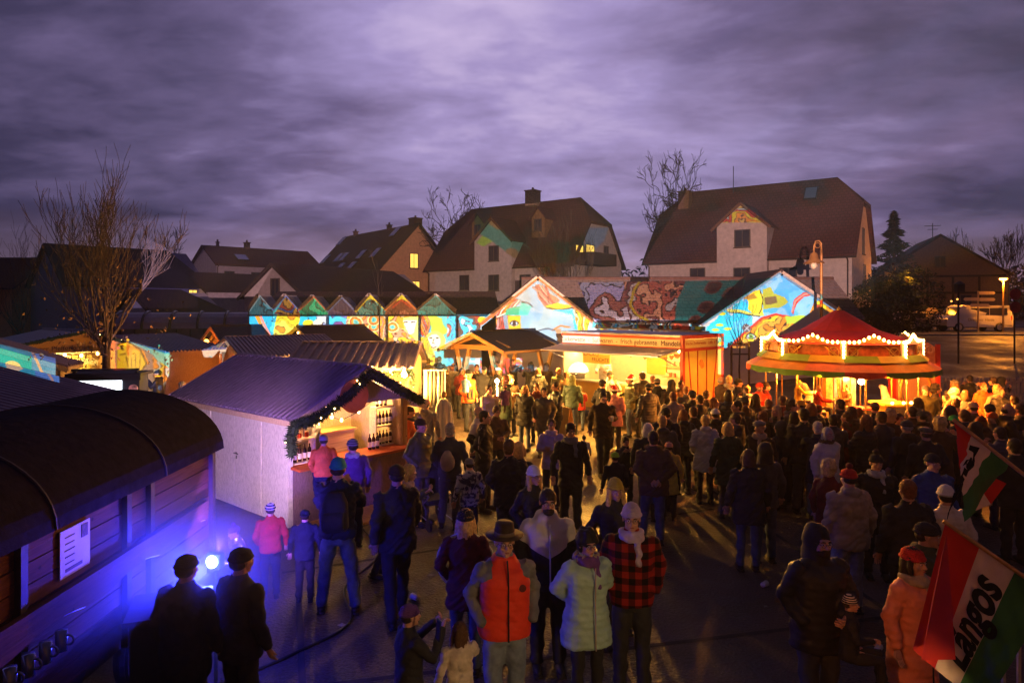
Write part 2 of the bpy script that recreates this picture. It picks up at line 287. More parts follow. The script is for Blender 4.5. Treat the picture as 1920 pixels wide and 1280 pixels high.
gi = node(lt, 'ShaderNodeNewGeometry'); sp = node(lt, 'ShaderNodeSeparateXYZ'); lt.links.new(gi.outputs['Incoming'], sp.inputs[0])
uu = M('DIVIDE', sp.outputs[0], sp.outputs[1], nt=lt); vv = M('DIVIDE', sp.outputs[2], sp.outputs[1], nt=lt)
uu = M('MULTIPLY_ADD', uu, 1 / (U1 - U0), -U0 / (U1 - U0), nt=lt); vv = M('MULTIPLY_ADD', vv, 1 / (V1 - V0), -V0 / (V1 - V0), nt=lt)
cb = node(lt, 'ShaderNodeCombineXYZ'); lt.links.new(uu, cb.inputs[0]); lt.links.new(vv, cb.inputs[1])
ti = node(lt, 'ShaderNodeTexImage'); ti.image = im; ti.extension = 'CLIP'; lt.links.new(cb.outputs[0], ti.inputs[0])
em = node(lt, 'ShaderNodeEmission'); lt.links.new(ti.outputs[0], em.inputs[0]); em.inputs[1].default_value = 1
lo_ = node(lt, 'ShaderNodeOutputLight'); lt.links.new(em.outputs[0], lo_.inputs[0])

def lamp(kind, loc, col, watts, size=.05, rot=None, cone=None, blend=.3, name='lamp_light'):
    l = bpy.data.lights.new(name, kind); o = bpy.data.objects.new(name, l); C.objects.link(o)
    o.location = loc; l.color = col; l.energy = watts
    if kind == 'AREA': l.size = size
    else: l.shadow_soft_size = size
    if rot is not None: o.rotation_mode = 'QUATERNION'; o.rotation_quaternion = Vector(rot).to_track_quat('-Z', 'Y')
    if cone: l.spot_size = math.radians(cone); l.spot_blend = blend
    return o

# ------------------------------------------------------------------ helpers
def P(px, py, Y): return Vector(((px - 960) / K * Y, Y, CH - (py - H0) / K * Y))
def PZ(px, py, z): return P(px, py, (CH - z) * K / (py - H0))
def ss(t): t = min(1, max(0, t)); return t * t * (3 - 2 * t)
def gz(x, y):
    return 1.85 * ss((y - 21) / 27) * ss((x - 8) / 7)
MATS = {}
def mk(col, rough=.7, var=.18, scale=6., bump=.15, metal=0, emit=0, ecol=None, kind=None, p=None, spec=.22):
    key = (tuple(col), rough, var, scale, bump, metal, emit, tuple(ecol or ()), kind, p)
    if key in MATS: return MATS[key]
    m = bpy.data.materials.new('surface'); MATS[key] = m; m.use_nodes = True; t = m.node_tree; b = t.nodes['Principled BSDF']
    b.inputs['Roughness'].default_value = rough; b.inputs['Metallic'].default_value = metal; b.inputs['Specular IOR Level'].default_value = spec
    L = t.links.new; tc = node(t, 'ShaderNodeTexCoord'); co = tc.outputs['Object']
    no = node(t, 'ShaderNodeTexNoise', i_Scale=scale, i_Detail=6., i_Roughness=.65); L(co, no.inputs[0])
    lo, hi = tuple(max(0, c * (1 - var * 1.6)) for c in col), tuple(min(1, c * (1 + var * 1.4)) for c in col)
    c = ramp(t, [(.3, lo), (.7, hi)], no.outputs[0]); hgt = no.outputs[0]; dist = .01
    def mix(f, a, b_):
        x = node(t, 'ShaderNodeMixRGB'); L(f, x.inputs[0])
        for i, v in ((1, a), (2, b_)):
            if isinstance(v, tuple): x.inputs[i].default_value = (*v, 1)
            else: L(v, x.inputs[i])
        return x.outputs[0]
    def wave(sc_, direction='Z', prof='SIN', dis=0., typ='BANDS', ds=1.):
        x = node(t, 'ShaderNodeTexWave', i_Scale=sc_, i_Distortion=dis); x.wave_profile = prof; x.wave_type = typ; x.bands_direction = direction; x.inputs['Detail Scale'].default_value = ds; L(co, x.inputs[0]); return x.outputs['Fac']
    if kind == 'wood':
        mp_ = node(t, 'ShaderNodeMapping'); L(co, mp_.inputs[0]); mp_.inputs['Scale'].default_value = {'x': (1, 14, 14), 'y': (14, 1, 14), 'z': (14, 14, 1)}[p or 'x']
        n2_ = node(t, 'ShaderNodeTexNoise', i_Scale=2.2, i_Detail=7., i_Roughness=.6, i_Distortion=.6); L(mp_.outputs[0], n2_.inputs[0])
        c = ramp(t, [(.3, tuple(v * .6 for v in col)), (.6, col), (.75, tuple(min(1, v * 1.15) for v in col))], n2_.outputs[0])
        vo = node(t, 'ShaderNodeTexVoronoi', i_Scale=5.5); L(co, vo.inputs[0]); kn = ramp(t, [(.06, (1, 1, 1)), (.10, (0, 0, 0))], vo.outputs[0])
        c = mix(kn, c, tuple(v * .3 for v in col)); hgt = n2_.outputs[0]
    elif kind == 'osb':
        mp_ = node(t, 'ShaderNodeMapping'); L(co, mp_.inputs[0]); mp_.inputs['Scale'].default_value = (40, 40, 9)
        n2_ = node(t, 'ShaderNodeTexNoise', i_Scale=1.4, i_Detail=6., i_Roughness=.75); L(mp_.outputs[0], n2_.inputs[0])
        c = ramp(t, [(.35, tuple(v * .62 for v in col)), (.55, col), (.75, tuple(min(1, v * 1.12) for v in col))], n2_.outputs[0]); hgt = n2_.outputs[0]
    elif kind == 'puffer':
        a = wave(4.8 if not p else p, 'Z', 'SIN', 2.2); n3 = M('ADD', M('MULTIPLY', a, .35, nt=t), M('MULTIPLY', no.outputs[0], 1.0, nt=t), nt=t); hgt = n3; dist = .03
    elif kind == 'plaid':
        a = M('GREATER_THAN', wave(2.6, 'X', 'SIN', .6), .5, nt=t); b2 = M('GREATER_THAN', wave(2.6, 'Z', 'SIN', .6), .5, nt=t)
        c = ramp(t, [(0, tuple(v * .02 for v in col)), (.5, tuple(v * .3 for v in col)), (1, col)], M('MULTIPLY', M('ADD', a, b2, nt=t), .5, nt=t))
    elif kind == 'stripe': c = mix(M('GREATER_THAN', wave(p[0], p[1]), .5, nt=t), c, p[2])
    elif kind == 'knit': hgt = M('ADD', wave(22, 'Z', 'SIN', 2.), M('MULTIPLY', wave(26, 'X'), .8, nt=t), nt=t); dist = .006
    elif kind == 'pattern':
        vo = node(t, 'ShaderNodeTexNoise', i_Scale=p[0], i_Detail=2., i_Distortion=1.5); L(co, vo.inputs[0]); c = mix(ramp(t, [(.46, (0, 0, 0)), (.52, (1, 1, 1))], vo.outputs[0]), c, p[1])
    elif kind == 'twotone':
        s3 = node(t, 'ShaderNodeSeparateXYZ'); L(co, s3.inputs[0]); ax = M('ABSOLUTE', s3.outputs[0], nt=t)
        c = mix(M('GREATER_THAN', M('SUBTRACT', s3.outputs[2], M('MULTIPLY', ax, .55, nt=t), nt=t), p[0], nt=t), c, p[1])
    elif kind == 'tiles':
        br = node(t, 'ShaderNodeTexBrick', i_Scale=p[0], i_Mortar_Size=.022); br.inputs['Color1'].default_value = (*col, 1); br.inputs['Color2'].default_value = (*tuple(v * .7 for v in col), 1); br.inputs['Mortar'].default_value = (*tuple(v * .25 for v in col), 1)
        br.inputs['Brick Width'].default_value = .3; br.inputs['Row Height'].default_value = .3
        L(tc.outputs['UV'], br.inputs[0]); c = mix(no.outputs[0], br.outputs[0], tuple(v * .45 for v in col)); hgt = br.outputs['Fac']; dist = -.02
    elif kind == 'ground':
        n2_ = node(t, 'ShaderNodeTexNoise', i_Scale=.35, i_Detail=7., i_Roughness=.7); L(co, n2_.inputs[0])
        n3_ = node(t, 'ShaderNodeTexNoise', i_Scale=38., i_Detail=4., i_Roughness=.8); L(co, n3_.inputs[0])
        n4_ = node(t, 'ShaderNodeTexVoronoi', i_Scale=26.); L(co, n4_.inputs[0])
        s_ = M('ADD', M('MULTIPLY', n2_.outputs[0], .6, nt=t), M('MULTIPLY', n3_.outputs[0], .5, nt=t), nt=t)
        c = ramp(t, [(.38, tuple(v * .35 for v in col)), (.55, col), (.72, tuple(v * 2.1 for v in col))], s_); hgt = M('ADD', n3_.outputs[0], n4_.outputs[0], nt=t); dist = .012
        L(ramp(t, [(.38, (.30,) * 3), (.62, (.8,) * 3)], n2_.outputs[0]), b.inputs['Roughness'])
    L(c, b.inputs['Base Color'])
    if bump:
        bp = node(t, 'ShaderNodeBump', i_Strength=min(1, bump * 2.5)); bp.inputs['Distance'].default_value = dist; L(hgt, bp.inputs['Height']); L(bp.outputs[0], b.inputs['Normal'])
    if emit:
        b.inputs['Emission Color'].default_value = (*(ecol or col), 1); b.inputs['Emission Strength'].default_value = emit
    return m

class MB:
    def __init__(s): s.v = []; s.f = []; s.m = []
    def add(s, vs, fs, m=0):
        b = len(s.v); s.v += [tuple(v) for v in vs]; s.f += [tuple(i + b for i in f) for f in fs]; s.m += [m] * len(fs); return s
    def box(s, c, d, m=0, R=None):
        x, y, z = d[0] / 2, d[1] / 2, d[2] / 2
        vs = [Vector((a, b, e)) for a in (-x, x) for b in (-y, y) for e in (-z, z)]
        if R is not None:
            if isinstance(R, (int, float)): R = Matrix.Rotation(R, 3, 'Z')
            vs = [R @ v for v in vs]
        return s.add([v + Vector(c) for v in vs], [(0, 1, 3, 2), (4, 6, 7, 5), (0, 4, 5, 1), (2, 3, 7, 6), (0, 2, 6, 4), (1, 5, 7, 3)], m)
    def bar(s, a, b, w, h=None, m=0):
        a, b = Vector(a), Vector(b); d = b - a; q = d.to_track_quat('X', 'Z').to_matrix()
        return s.box((a + b) / 2, (d.length, w, h or w), m, q)
    def tube(s, pts, rs, n=8, m=0, cap=True, ry=None):
        pts = [Vector(p) for p in pts]; k = len(pts)
        if isinstance(rs, (int, float)): rs = [rs] * k
        vs = []; up = None
        for i, p in enumerate(pts):
            d = (pts[min(i + 1, k - 1)] - pts[max(i - 1, 0)]).normalized()
            if up is None: up = Vector((0, 0, 1)) if abs(d.z) < .9 else Vector((0, 1, 0))
            x = d.cross(up).normalized() if d.cross(up).length > 1e-5 else Vector((1, 0, 0)); y = x.cross(d).normalized(); up = y
            for j in range(n):
                a = 2 * PI * j / n; vs.append(p + x * math.cos(a) * rs[i] + y * math.sin(a) * (rs[i] if ry is None else rs[i] * ry))
        fs = [(i * n + j, i * n + (j + 1) % n, (i + 1) * n + (j + 1) % n, (i + 1) * n + j) for i in range(k - 1) for j in range(n)]
        if cap: fs += [tuple(range(n))[::-1], tuple((k - 1) * n + j for j in range(n))]
        return s.add(vs, fs, m)
    def rings(s, rr, n=20, e=2.4, m=0):
        """lofted superellipse rings (cx, cy, z, rx, ry), closed at both ends"""
        vs = []
        for cx_, cy_, z, rx, ry in rr:
            for j in range(n):
                a = 2 * PI * j / n; c_, s_ = math.cos(a), math.sin(a)
                vs.append((cx_ + rx * math.copysign(abs(c_) ** (2 / e), c_), cy_ + ry * math.copysign(abs(s_) ** (2 / e), s_), z))
        k = len(rr); fs = [(i * n + j, i * n + (j + 1) % n, (i + 1) * n + (j + 1) % n, (i + 1) * n + j) for i in range(k - 1) for j in range(n)]
        fs += [tuple(range(n))[::-1], tuple((k - 1) * n + j for j in range(n))]
        return s.add(vs, fs, m)
    def ell(s, c, r, m=0, nu=14, nv=9, R=None, zmin=None):
        vs = []; c = Vector(c)
        for i in range(1, nv):
            t = PI * i / nv
            for j in range(nu):
                a = 2 * PI * j / nu; p = Vector((r[0] * math.sin(t) * math.cos(a), r[1] * math.sin(t) * math.sin(a), r[2] * math.cos(t)))
                if zmin is not None: p.z = max(p.z, zmin)
                vs.append(c + (R @ p if R else p))
        top = Vector((0, 0, r[2])); bot = Vector((0, 0, -r[2] if zmin is None else zmin))
        vs += [c + (R @ top if R else top), c + (R @ bot if R else bot)]; q = (nv - 1) * nu
        fs = [(i * nu + j, (i + 1) * nu + j, (i + 1) * nu + (j + 1) % nu, i * nu + (j + 1) % nu) for i in range(nv - 2) for j in range(nu)]
        fs += [(q, j, (j + 1) % nu) for j in range(nu)] + [(q + 1, (nv - 2) * nu + (j + 1) % nu, (nv - 2) * nu + j) for j in range(nu)]
        return s.add(vs, fs, m)
    def prism(s, pts, ext, m=0):
        """flat polygon pushed along ext"""
        n = len(pts); e = Vector(ext); a = [Vector(p) for p in pts]
        return s.add(a + [p + e for p in a], [tuple(range(n))[::-1], tuple(range(n, 2 * n))] + [(i, (i + 1) % n, n + (i + 1) % n, n + i) for i in range(n)], m)
    def torus(s, c, R_, r, axis='z', n=24, k=8, m=0, sy=1):
        vs = []
        for i in range(n):
            a = 2 * PI * i / n
            for j in range(k):
                b = 2 * PI * j / k; x, y, z = (R_ + r * math.cos(b)) * math.cos(a), (R_ + r * math.cos(b)) * math.sin(a) * sy, r * math.sin(b)
                v = {'z': (x, y, z), 'y': (x, z, y), 'x': (z, x, y)}[axis]; vs.append(Vector(v) + Vector(c))
        return s.add(vs, [(i * k + j, ((i + 1) % n) * k + j, ((i + 1) % n) * k + (j + 1) % k, i * k + (j + 1) % k) for i in range(n) for j in range(k)], m)
    def mesh(s, name='surface', smooth=False):
        me = bpy.data.meshes.new(name); me.from_pydata(s.v, [], s.f); me.polygons.foreach_set('material_index', s.m)
        if smooth: me.polygons.foreach_set('use_smooth', [True] * len(s.f))
        me.update(); return me
    def obj(s, name, mats, parent=None, smooth=False, loc=None):
        me = s.mesh(name, smooth)
        for m in (mats if isinstance(mats, (list, tuple)) else [mats]): me.materials.append(m)
        return link(name, me, parent, loc)
def link(name, me, parent=None, loc=None):
    o = bpy.data.objects.new(name, me); C.objects.link(o)
    if parent is not None: o.parent = parent
    if loc is not None: o.location = loc
    return o
def thing(name, label, cat, loc=(0, 0, 0), rz=0, group=None, scale=1):
    o = bpy.data.objects.new(name, None); C.objects.link(o); o.location = loc; o.rotation_euler = (0, 0, rz); o.scale = (scale,) * 3
    return tag(o, label, cat, group)
def tag(o, label=None, cat=None, group=None, kind=None):
    if label: o['label'] = label
    if cat: o['category'] = cat
    if group: o['group'] = group
    if kind: o['kind'] = kind
    return o
def text(body, size, mat, parent, loc, rot, ext=.002, name='lettering', align='CENTER', sx=1.):
    c = bpy.data.curves.new(name, 'FONT'); c.body = body; c.size = size; c.extrude = ext; c.align_x = align; c.align_y = 'CENTER'; c.offset = .0
    me = curve_mesh(c); me.materials.append(mat); o = link(name, me, parent, loc); o.rotation_euler = rot; return o
def copy_tree(o, parent=None):
    c = o.copy(); C.objects.link(c); c.parent = parent
    for ch in list(o.children): copy_tree(ch, c)
    return c
WSC = bpy.data.scenes.new('work')
def evaluated(ob):
    WSC.collection.objects.link(ob); vl = WSC.view_layers[0]; vl.update(); me = bpy.data.meshes.new_from_object(ob.evaluated_get(vl.depsgraph)); bpy.data.objects.remove(ob); return me
def curve_mesh(c): return evaluated(bpy.data.objects.new('t', c))
def remesh(mb, vox, sm=4, fold=None):
    me = mb.mesh('tmp'); ob = bpy.data.objects.new('tmp', me)
    r = ob.modifiers.new('r', 'REMESH'); r.mode = 'VOXEL'; r.voxel_size = vox; r.use_smooth_shade = True
    q = ob.modifiers.new('s', 'SMOOTH'); q.factor = .5; q.iterations = sm
    new = evaluated(ob); bpy.data.meshes.remove(me)
    n = len(new.vertices); co = np.empty(n * 3, np.float32); no = np.empty(n * 3, np.float32)
    new.vertices.foreach_get('co', co); new.vertex_normals.foreach_get('vector', no); co = co.reshape(-1, 3); no = no.reshape(-1, 3)
    if fold is not None:
        co = co + no * fold(co)[:, None]; new.vertices.foreach_set('co', co.ravel()); new.update()
    new.polygons.foreach_set('use_smooth', [True] * len(new.polygons))
    return new

# ------------------------------------------------------------------ people
ARM = {  # elbow, wrist, for the right-hand side s=+1 (x outward); figure faces -Y
    'down': ((.265, .03, 1.17), (.285, -.05, .93)), 'pocket': ((.275, .075, 1.17), (.205, -.09, 1.0)), 'hold': ((.255, -.01, 1.17), (.13, -.27, 1.22)),
    'phone': ((.25, -.16, 1.24), (.09, -.34, 1.46)), 'back': ((.28, .12, 1.18), (.07, .19, 1.03)), 'cross': ((.26, -.08, 1.18), (-.02, -.21, 1.22)),
    'reach': ((.24, -.18, 1.22), (.16, -.44, 1.20)), 'up': ((.34, -.12, 1.58), (.26, -.2, 1.84)), 'carry': ((.26, -.06, 1.17), (.02, -.30, 1.12)), 'swing': ((.25, .16, 1.18), (.26, .1, .94)), 'fore': ((.25, -.1, 1.18), (.24, -.24, .99)),
    'chin': ((.24, -.14, 1.2), (.10, -.2, 1.42))}
LEG = {'stand': (((.10, -.01, .50), (.105, .02, .08)), ((.10, -.01, .50), (.115, .0, .08))), 'walk': (((.10, -.16, .52), (.10, -.20, .08)), ((.09, .06, .48), (.10, .30, .13))),
       'wide': (((.15, -.01, .50), (.20, .03, .08)), ((.15, -.03, .50), (.19, -.02, .08))), 'relax': (((.10, -.01, .50), (.10, .02, .08)), ((.12, -.09, .50), (.16, -.06, .08))),
       'sit': (((.13, -.40, .90), (.12, -.42, .48)), ((.13, -.40, .90), (.12, -.42, .48)))}
CACHE = {}
def cached(f):
    def g(*a):
        k = (f.__name__,) + a
        if k not in CACHE: CACHE[k] = f(*a)
        return CACHE[k]
    return g
@cached
def head_mesh(female):
    b = MB(); j = .93 if female else 1.
    b.ell((0, .018, .028), (.075, .093, .091), nu=20, nv=14); b.ell((0, -.022, -.035), (.060 * j, .068, .078), nu=18, nv=12); b.ell((0, -.064, -.094), (.027 * j, .023, .021))
    b.ell((0, -.100, -.028), (.0135, .021, .016)); b.tube([(0, -.078, .022), (0, -.098, -.018)], [.009, .012], 8); b.ell((0, -.080, .024), (.052, .017, .011))
    for s in (-1, 1): b.ell((s * .036, -.062, -.034), (.023, .024, .022)); b.ell((s * .077, .012, -.008), (.009, .019, .031))
    b.ell((0, -.088, -.062), (.021, .010, .0075))
    b.tube([(0, .02, -.05), (0, .035, -.17)], [.058 * j, .062 * j], 16)
    me = remesh(b, .0065, 3); return me
def finger_hand(b, w, d, s, grip=.35):
    """five bent fingers on a palm: w wrist, d forearm direction, s side"""
    d = Vector(d).normalized(); x = d.cross(Vector((0, 1, .2))).normalized() * s
    if x.length < .1: x = Vector((s, 0, 0))
    nrm = x.cross(d).normalized(); w = Vector(w); R = Matrix((x, d, nrm)).transposed()
    b.ell(w + d * .045, (.040, .055, .017), nu=12, nv=8, R=R)
    for i, (o, ln) in enumerate(((-.029, .062), (-.010, .074), (.010, .078), (.029, .070))):
        p0 = w + d * .075 + x * o; p1 = p0 + (d * (1 - grip) + nrm * grip).normalized() * ln * .45; p2 = p1 + (d * (1 - 2 * grip) + nrm * 2 * grip).normalized() * ln * .32; p3 = p2 + (d * (1 - 2.6 * grip) + nrm * 2.6 * grip).normalized() * ln * .25
        b.tube([p0, p1, p2, p3], [.0095, .009, .008, .006], 6)
    p0 = w + d * .03 + x * .034; p1 = p0 + (x * .7 + d * .7).normalized() * .03; p2 = p1 + (d + nrm * .5).normalized() * .028
    b.tube([w + d * .015 + x * .02, p0, p1, p2], [.014, .012, .010, .007], 6)
@cached
def body_mesh(la, ra, leg, female):
    """one continuous body: head, neck, trunk, arms with hands, legs"""
    b = MB(); f = .93 if female else 1.
    b.rings([(0, .01, .86, .12, .09), (0, .01, .95, .155, .10), (0, .01, 1.1, .13 * f, .09), (0, 0, 1.3, .16 * f, .105), (0, .01, 1.42, .17 * f, .08), (0, .02, 1.5, .055, .055)])
    for s, arm in ((-1, la), (1, ra)):
        e, wr = ARM[arm]; e, wr = Vector((s * e[0], e[1], e[2])), Vector((s * wr[0], wr[1], wr[2]))
        b.tube([(s * .16 * f, .01, 1.42), e, wr], [.05, .038, .027], 10)
    for s, (kn, an) in zip((-1, 1), LEG[leg]):
        b.tube([(s * .08, .01, .92), (s * kn[0], kn[1], kn[2]), (s * an[0], an[1], an[2])], [.075, .055, .036], 10)
    me = remesh(b, .018, 4)
    h = MB()
    for s, arm in ((-1, la), (1, ra)):
        if arm in ('pocket',): continue
        e, wr = ARM[arm]; e, wr = Vector((s * e[0], e[1], e[2])), Vector((s * wr[0], wr[1], wr[2])); finger_hand(h, wr, wr - e, s, .15 if arm in ('down', 'swing') else .42)
    out = MB(); out.v = [tuple(v.co) for v in me.vertices]; out.f = [tuple(p.vertices) for p in me.polygons]; out.m = [0] * len(out.f)
    out.add(h.v, h.f)
    hd = head_mesh(female); T = Vector((0, -.012, 1.632))
    out.add([v.co + T for v in hd.vertices], [tuple(p.vertices) for p in hd.polygons])
    for s in (-1, 1):
        out.ell(T + Vector((s * .030, -.0835, .001)), (.0125, .008, .008), 1, 10, 6); out.ell(T + Vector((s * .030, -.090, .001)), (.006, .004, .006), 2, 8, 5)
        out.tube([T + Vector((s * .014, -.097, .022)), T + Vector((s * .032, -.096, .027)), T + Vector((s * .050, -.085, .020))], [.0035, .004, .003], 6, 2)
    out.ell(T + Vector((0, -.0955, -.061)), (.020, .006, .0055), 3, 12, 6)
    return out.mesh('body', True)
FOLDS = {'plain': (.0, .011), 'puffer': (.011, .006), 'long': (0, .012)}
def folds(q, amp, per=.066):
    def f(c):
        x, y, z = c[:, 0], c[:, 1], c[:, 2]
        d = amp * (np.sin(13 * x + 19 * z + 6 * np.sin(5 * y + 3 * z)) * .4 + np.sin(31 * z - 17 * np.abs(x) + 9 * y) * .35 + np.sin(47 * x + 23 * y + 38 * z) * .2 + np.sin(83 * z + 40 * np.abs(x) - 30 * y + 4 * np.sin(14 * x)) * .13)
        d = d - amp * .55 * (1 - np.abs(np.sin(21 * z + 9 * np.abs(x) - 12 * y + 2.5 * np.sin(11 * x + 7 * z)))) ** 3
        if q: d = d + q * (np.abs(np.sin(PI * z / per + .6 * np.sin(8 * x))) ** .5 - .6)
        return d
    return f
@cached
def coat_mesh(la, ra, hem, bulk, style, female, collar):
    b = MB(); f = .92 if female else 1.; q = bulk; fl = 1.12 if hem < .7 else 1.0
    waist = (.93 if female else 1.0)
    rr = [(0, .015, hem, .185 * q * fl, .135 * q * fl), (0, .015, hem + .03, .190 * q * fl, .140 * q * fl)]
    if hem < .8: rr.append((0, .015, .92, .188 * q, .138 * q))
    rr += [(0, .012, 1.02, .178 * q * waist, .132 * q), (0, .008, 1.15, .172 * q * waist, .126 * q), (0, .0, 1.30, .188 * q * f, .135 * q), (0, .008, 1.39, .192 * f * q, .120 * q), (0, .012, 1.44, .176 * f * q, .098), (0, .018, 1.472, .118 * f, .082), (0, .02, 1.50, .080, .076), (0, .02, 1.54 if collar else 1.51, .076 if collar else .066, .074 if collar else .064)]
    b.rings(rr, 28, 2.3)
    for s, arm in ((-1, la), (1, ra)):
        e, wr = ARM[arm]; e, wr = Vector((s * e[0], e[1], e[2])), Vector((s * wr[0], wr[1], wr[2])); sh = Vector((s * .182 * f, .008, 1.415))
        b.tube([sh - Vector((s * .03, 0, -.01)), sh, sh.lerp(e, .5), e, e.lerp(wr, .5), wr, wr + (wr - e).normalized() * .012], [.06 * q, .070 * q, .062 * q, .057 * q, .052 * q, .043 * q, .040 * q], 14)
    if collar == 2:   # hood lying on the back
        b.ell((0, .085, 1.49), (.115, .075, .062)); b.torus((0, .03, 1.49), .085, .028, sy=1.0)
    amp = .012 if style != 'fine' else .019; qq = .008 if style == 'puffer' else 0
    return remesh(b, .0165 if style != 'fine' else .012, 3, folds(qq, amp))
@cached
def leg_mesh(leg, wide):
    b = MB(); w_ = 1.15 if wide else 1.
    b.rings([(0, .01, .80, .15, .115), (0, .01, .88, .172, .128), (0, .01, 1.0, .155, .112), (0, .01, 1.04, .13, .1)], 20)
    for s, (kn, an) in zip((-1, 1), LEG[leg]):
        kn, an = Vector((s * kn[0], kn[1], kn[2])), Vector((s * an[0], an[1], an[2] + .0))
        hip = Vector((s * .085, .01, .86)); b.tube([hip + Vector((0, 0, .06)), hip, hip.lerp(kn, .5), kn, kn.lerp(an, .5), an], [.09, .094, .082 * w_, .066 * w_, .062 * w_, .056 * w_], 14)
    return remesh(b, .017, 3, folds(0, .010))
@cached
def shoe_mesh(leg, side):
    b = MB()
    for s, (kn, an) in (((-1, 1)[side], LEG[leg][side]),):
        x, y, z = s * an[0], an[1], an[2] - .08
        b.ell((x, y - .06, z + .045), (.048, .135, .045), nu=14, nv=8, zmin=-.04); b.tube([(x, y, z + .03), (x, y, z + .13)], [.05, .048], 10)
        b.box((x, y - .055, z + .01), (.085, .25, .02))
    return b.mesh('shoe', True)
@cached
def hair_mesh(kind):
    b = MB(); am = .004
    if kind in ('short', 'long', 'bun', 'bob', 'pony'): b.ell((0, .024, .036), (.084, .096, .093), nu=18, nv=12); b.ell((0, .052, -.03), (.072, .060, .062))
    if kind == 'short': pass
    if kind == 'fringe': b.ell((0, .018, .034), (.085, .104, .094), nu=18, nv=12); b.ell((0, .052, -.03), (.072, .060, .062))
    if kind == 'balding': b.ell((0, .05, -.01), (.083, .068, .055))
    if kind == 'long':
        b.rings([(0, .09, -.30, .05, .022), (0, .086, -.22, .078, .034), (0, .066, -.10, .086, .05), (0, .045, .0, .086, .070)], 18, 2)
        for s in (-1, 1): b.tube([(s * .07, .005, .05), (s * .086, .0, -.06), (s * .092, -.01, -.17), (s * .085, -.03, -.28)], [.02, .028, .03, .016], 10)
        am = .006
    if kind == 'bob':
        b.rings([(0, .06, -.13, .07, .05), (0, .05, -.11, .10, .07), (0, .04, -.03, .098, .08), (0, .03, .03, .088, .085)], 18, 2); 
        for s in (-1, 1): b.tube([(s * .072, -.01, .05), (s * .088, -.02, -.03), (s * .082, -.03, -.10)], [.018, .024, .018], 10)
    if kind == 'bun': b.ell((0, .115, .075), (.038, .035, .036))
    if kind == 'pony': b.tube([(0, .10, .05), (0, .15, .02), (0, .14, -.10), (0, .125, -.20)], [.022, .03, .028, .012], 10)
    if kind == 'curly': b.ell((0, .03, .05), (.108, .112, .105), nu=20, nv=14); b.ell((0, .06, -.03), (.095, .075, .075)); am = .012
    def f(c):
        a = np.arctan2(c[:, 0], -(c[:, 1] - .02)); z = c[:, 2]
        if kind == 'curly': return am * (np.sin(60 * c[:, 0]) * np.sin(55 * c[:, 1] + 1) + np.sin(58 * z) * .6)
        return am * (np.sin(34 * a + 8 * np.sin(9 * z)) * .6 + np.sin(61 * a + 14 * z) * .4)
    return remesh(b, .0085, 2, f)
@cached
def hat_mesh(kind):
    b = MB()
    if kind in ('beanie', 'bobble', 'tall'):
        h = .125 if kind == 'tall' else .108
        b.rings([(0, .018, .012, .080, .095), (0, .018, .016, .088, .104), (0, .016, .05, .089, .105), (0, .02, .088, .080, .092), (0, .026, h, .055, .062), (0, .03, h + .018, .02, .024)], 24, 2)
        b.torus((0, .018, .034), .087, .013, n=28, sy=1.16)
        if kind == 'bobble': b.ell((0, .03, h + .045), (.042, .042, .038), 1)
        return b.mesh('hat', True)
    if kind == 'cap': b.ell((0, .018, .03), (.089, .104, .092), nu=20, nv=12, zmin=0); b.prism([(-.06, -.07, .030), (.06, -.07, .030), (.066, -.11, .024), (.045, -.155, .016), (-.045, -.155, .016), (-.066, -.11, .024)], (0, 0, .008))
    if kind == 'flatcap': b.ell((0, -.005, .065), (.100, .125, .045), nu=20, nv=10); b.rings([(0, .018, .03, .085, .100), (0, .018, .065, .088, .104)], 20, 2); b.ell((0, -.11, .04), (.07, .045, .012))
    if kind == 'fedora':
        b.rings([(0, .015, .052, .158, .175), (0, .015, .060, .160, .178)], 30, 2); b.rings([(0, .015, .056, .088, .103), (0, .015, .10, .084, .098), (0, .015, .155, .074, .088), (0, .015, .165, .060, .074)], 24, 2); b.rings([(0, .015, .062, .091, .106), (0, .015, .092, .089, .104)], 24, 2, 1)
        return b.mesh('hat', True)
    if kind == 'santa':
        b.rings([(0, .018, .04, .086, .102), (0, .02, .09, .074, .085), (.01, .03, .14, .05, .055)], 20, 2, 0); b.tube([(.01, .03, .13), (.03, .06, .17), (.07, .10, .15), (.09, .12, .10)], [.05, .036, .022, .01], 10)
        b.torus((0, .018, .042), .088, .022, n=24, sy=1.15, m=1); b.ell((.095, .125, .08), (.026,) * 3, 1); return b.mesh('hat', True)
    if kind == 'band': b.rings([(0, .018, .005, .084, .100), (0, .018, .045, .092, .108), (0, .018, .060, .090, .106)], 24, 2); return b.mesh('hat', True)
    if kind == 'hood':
        b.ell((0, .045, .02), (.112, .120, .130), nu=20, nv=14); b.tube([(0, .05, -.05), (0, .06, -.17)], [.10, .125], 16)
        return remesh(b, .011, 3, lambda c: .006 * np.sin(40 * c[:, 0] + 25 * c[:, 2]))
    if kind == 'furhood':
        b.ell((0, .055, .0), (.115, .110, .125), nu=20, nv=14); b.tube([(0, .05, -.05), (0, .06, -.17)], [.10, .125], 16)
        return remesh(b, .011, 2, lambda c: .012 * np.sin(60 * c[:, 0]) * np.sin(60 * c[:, 2]))
    return b.mesh('hat', True)
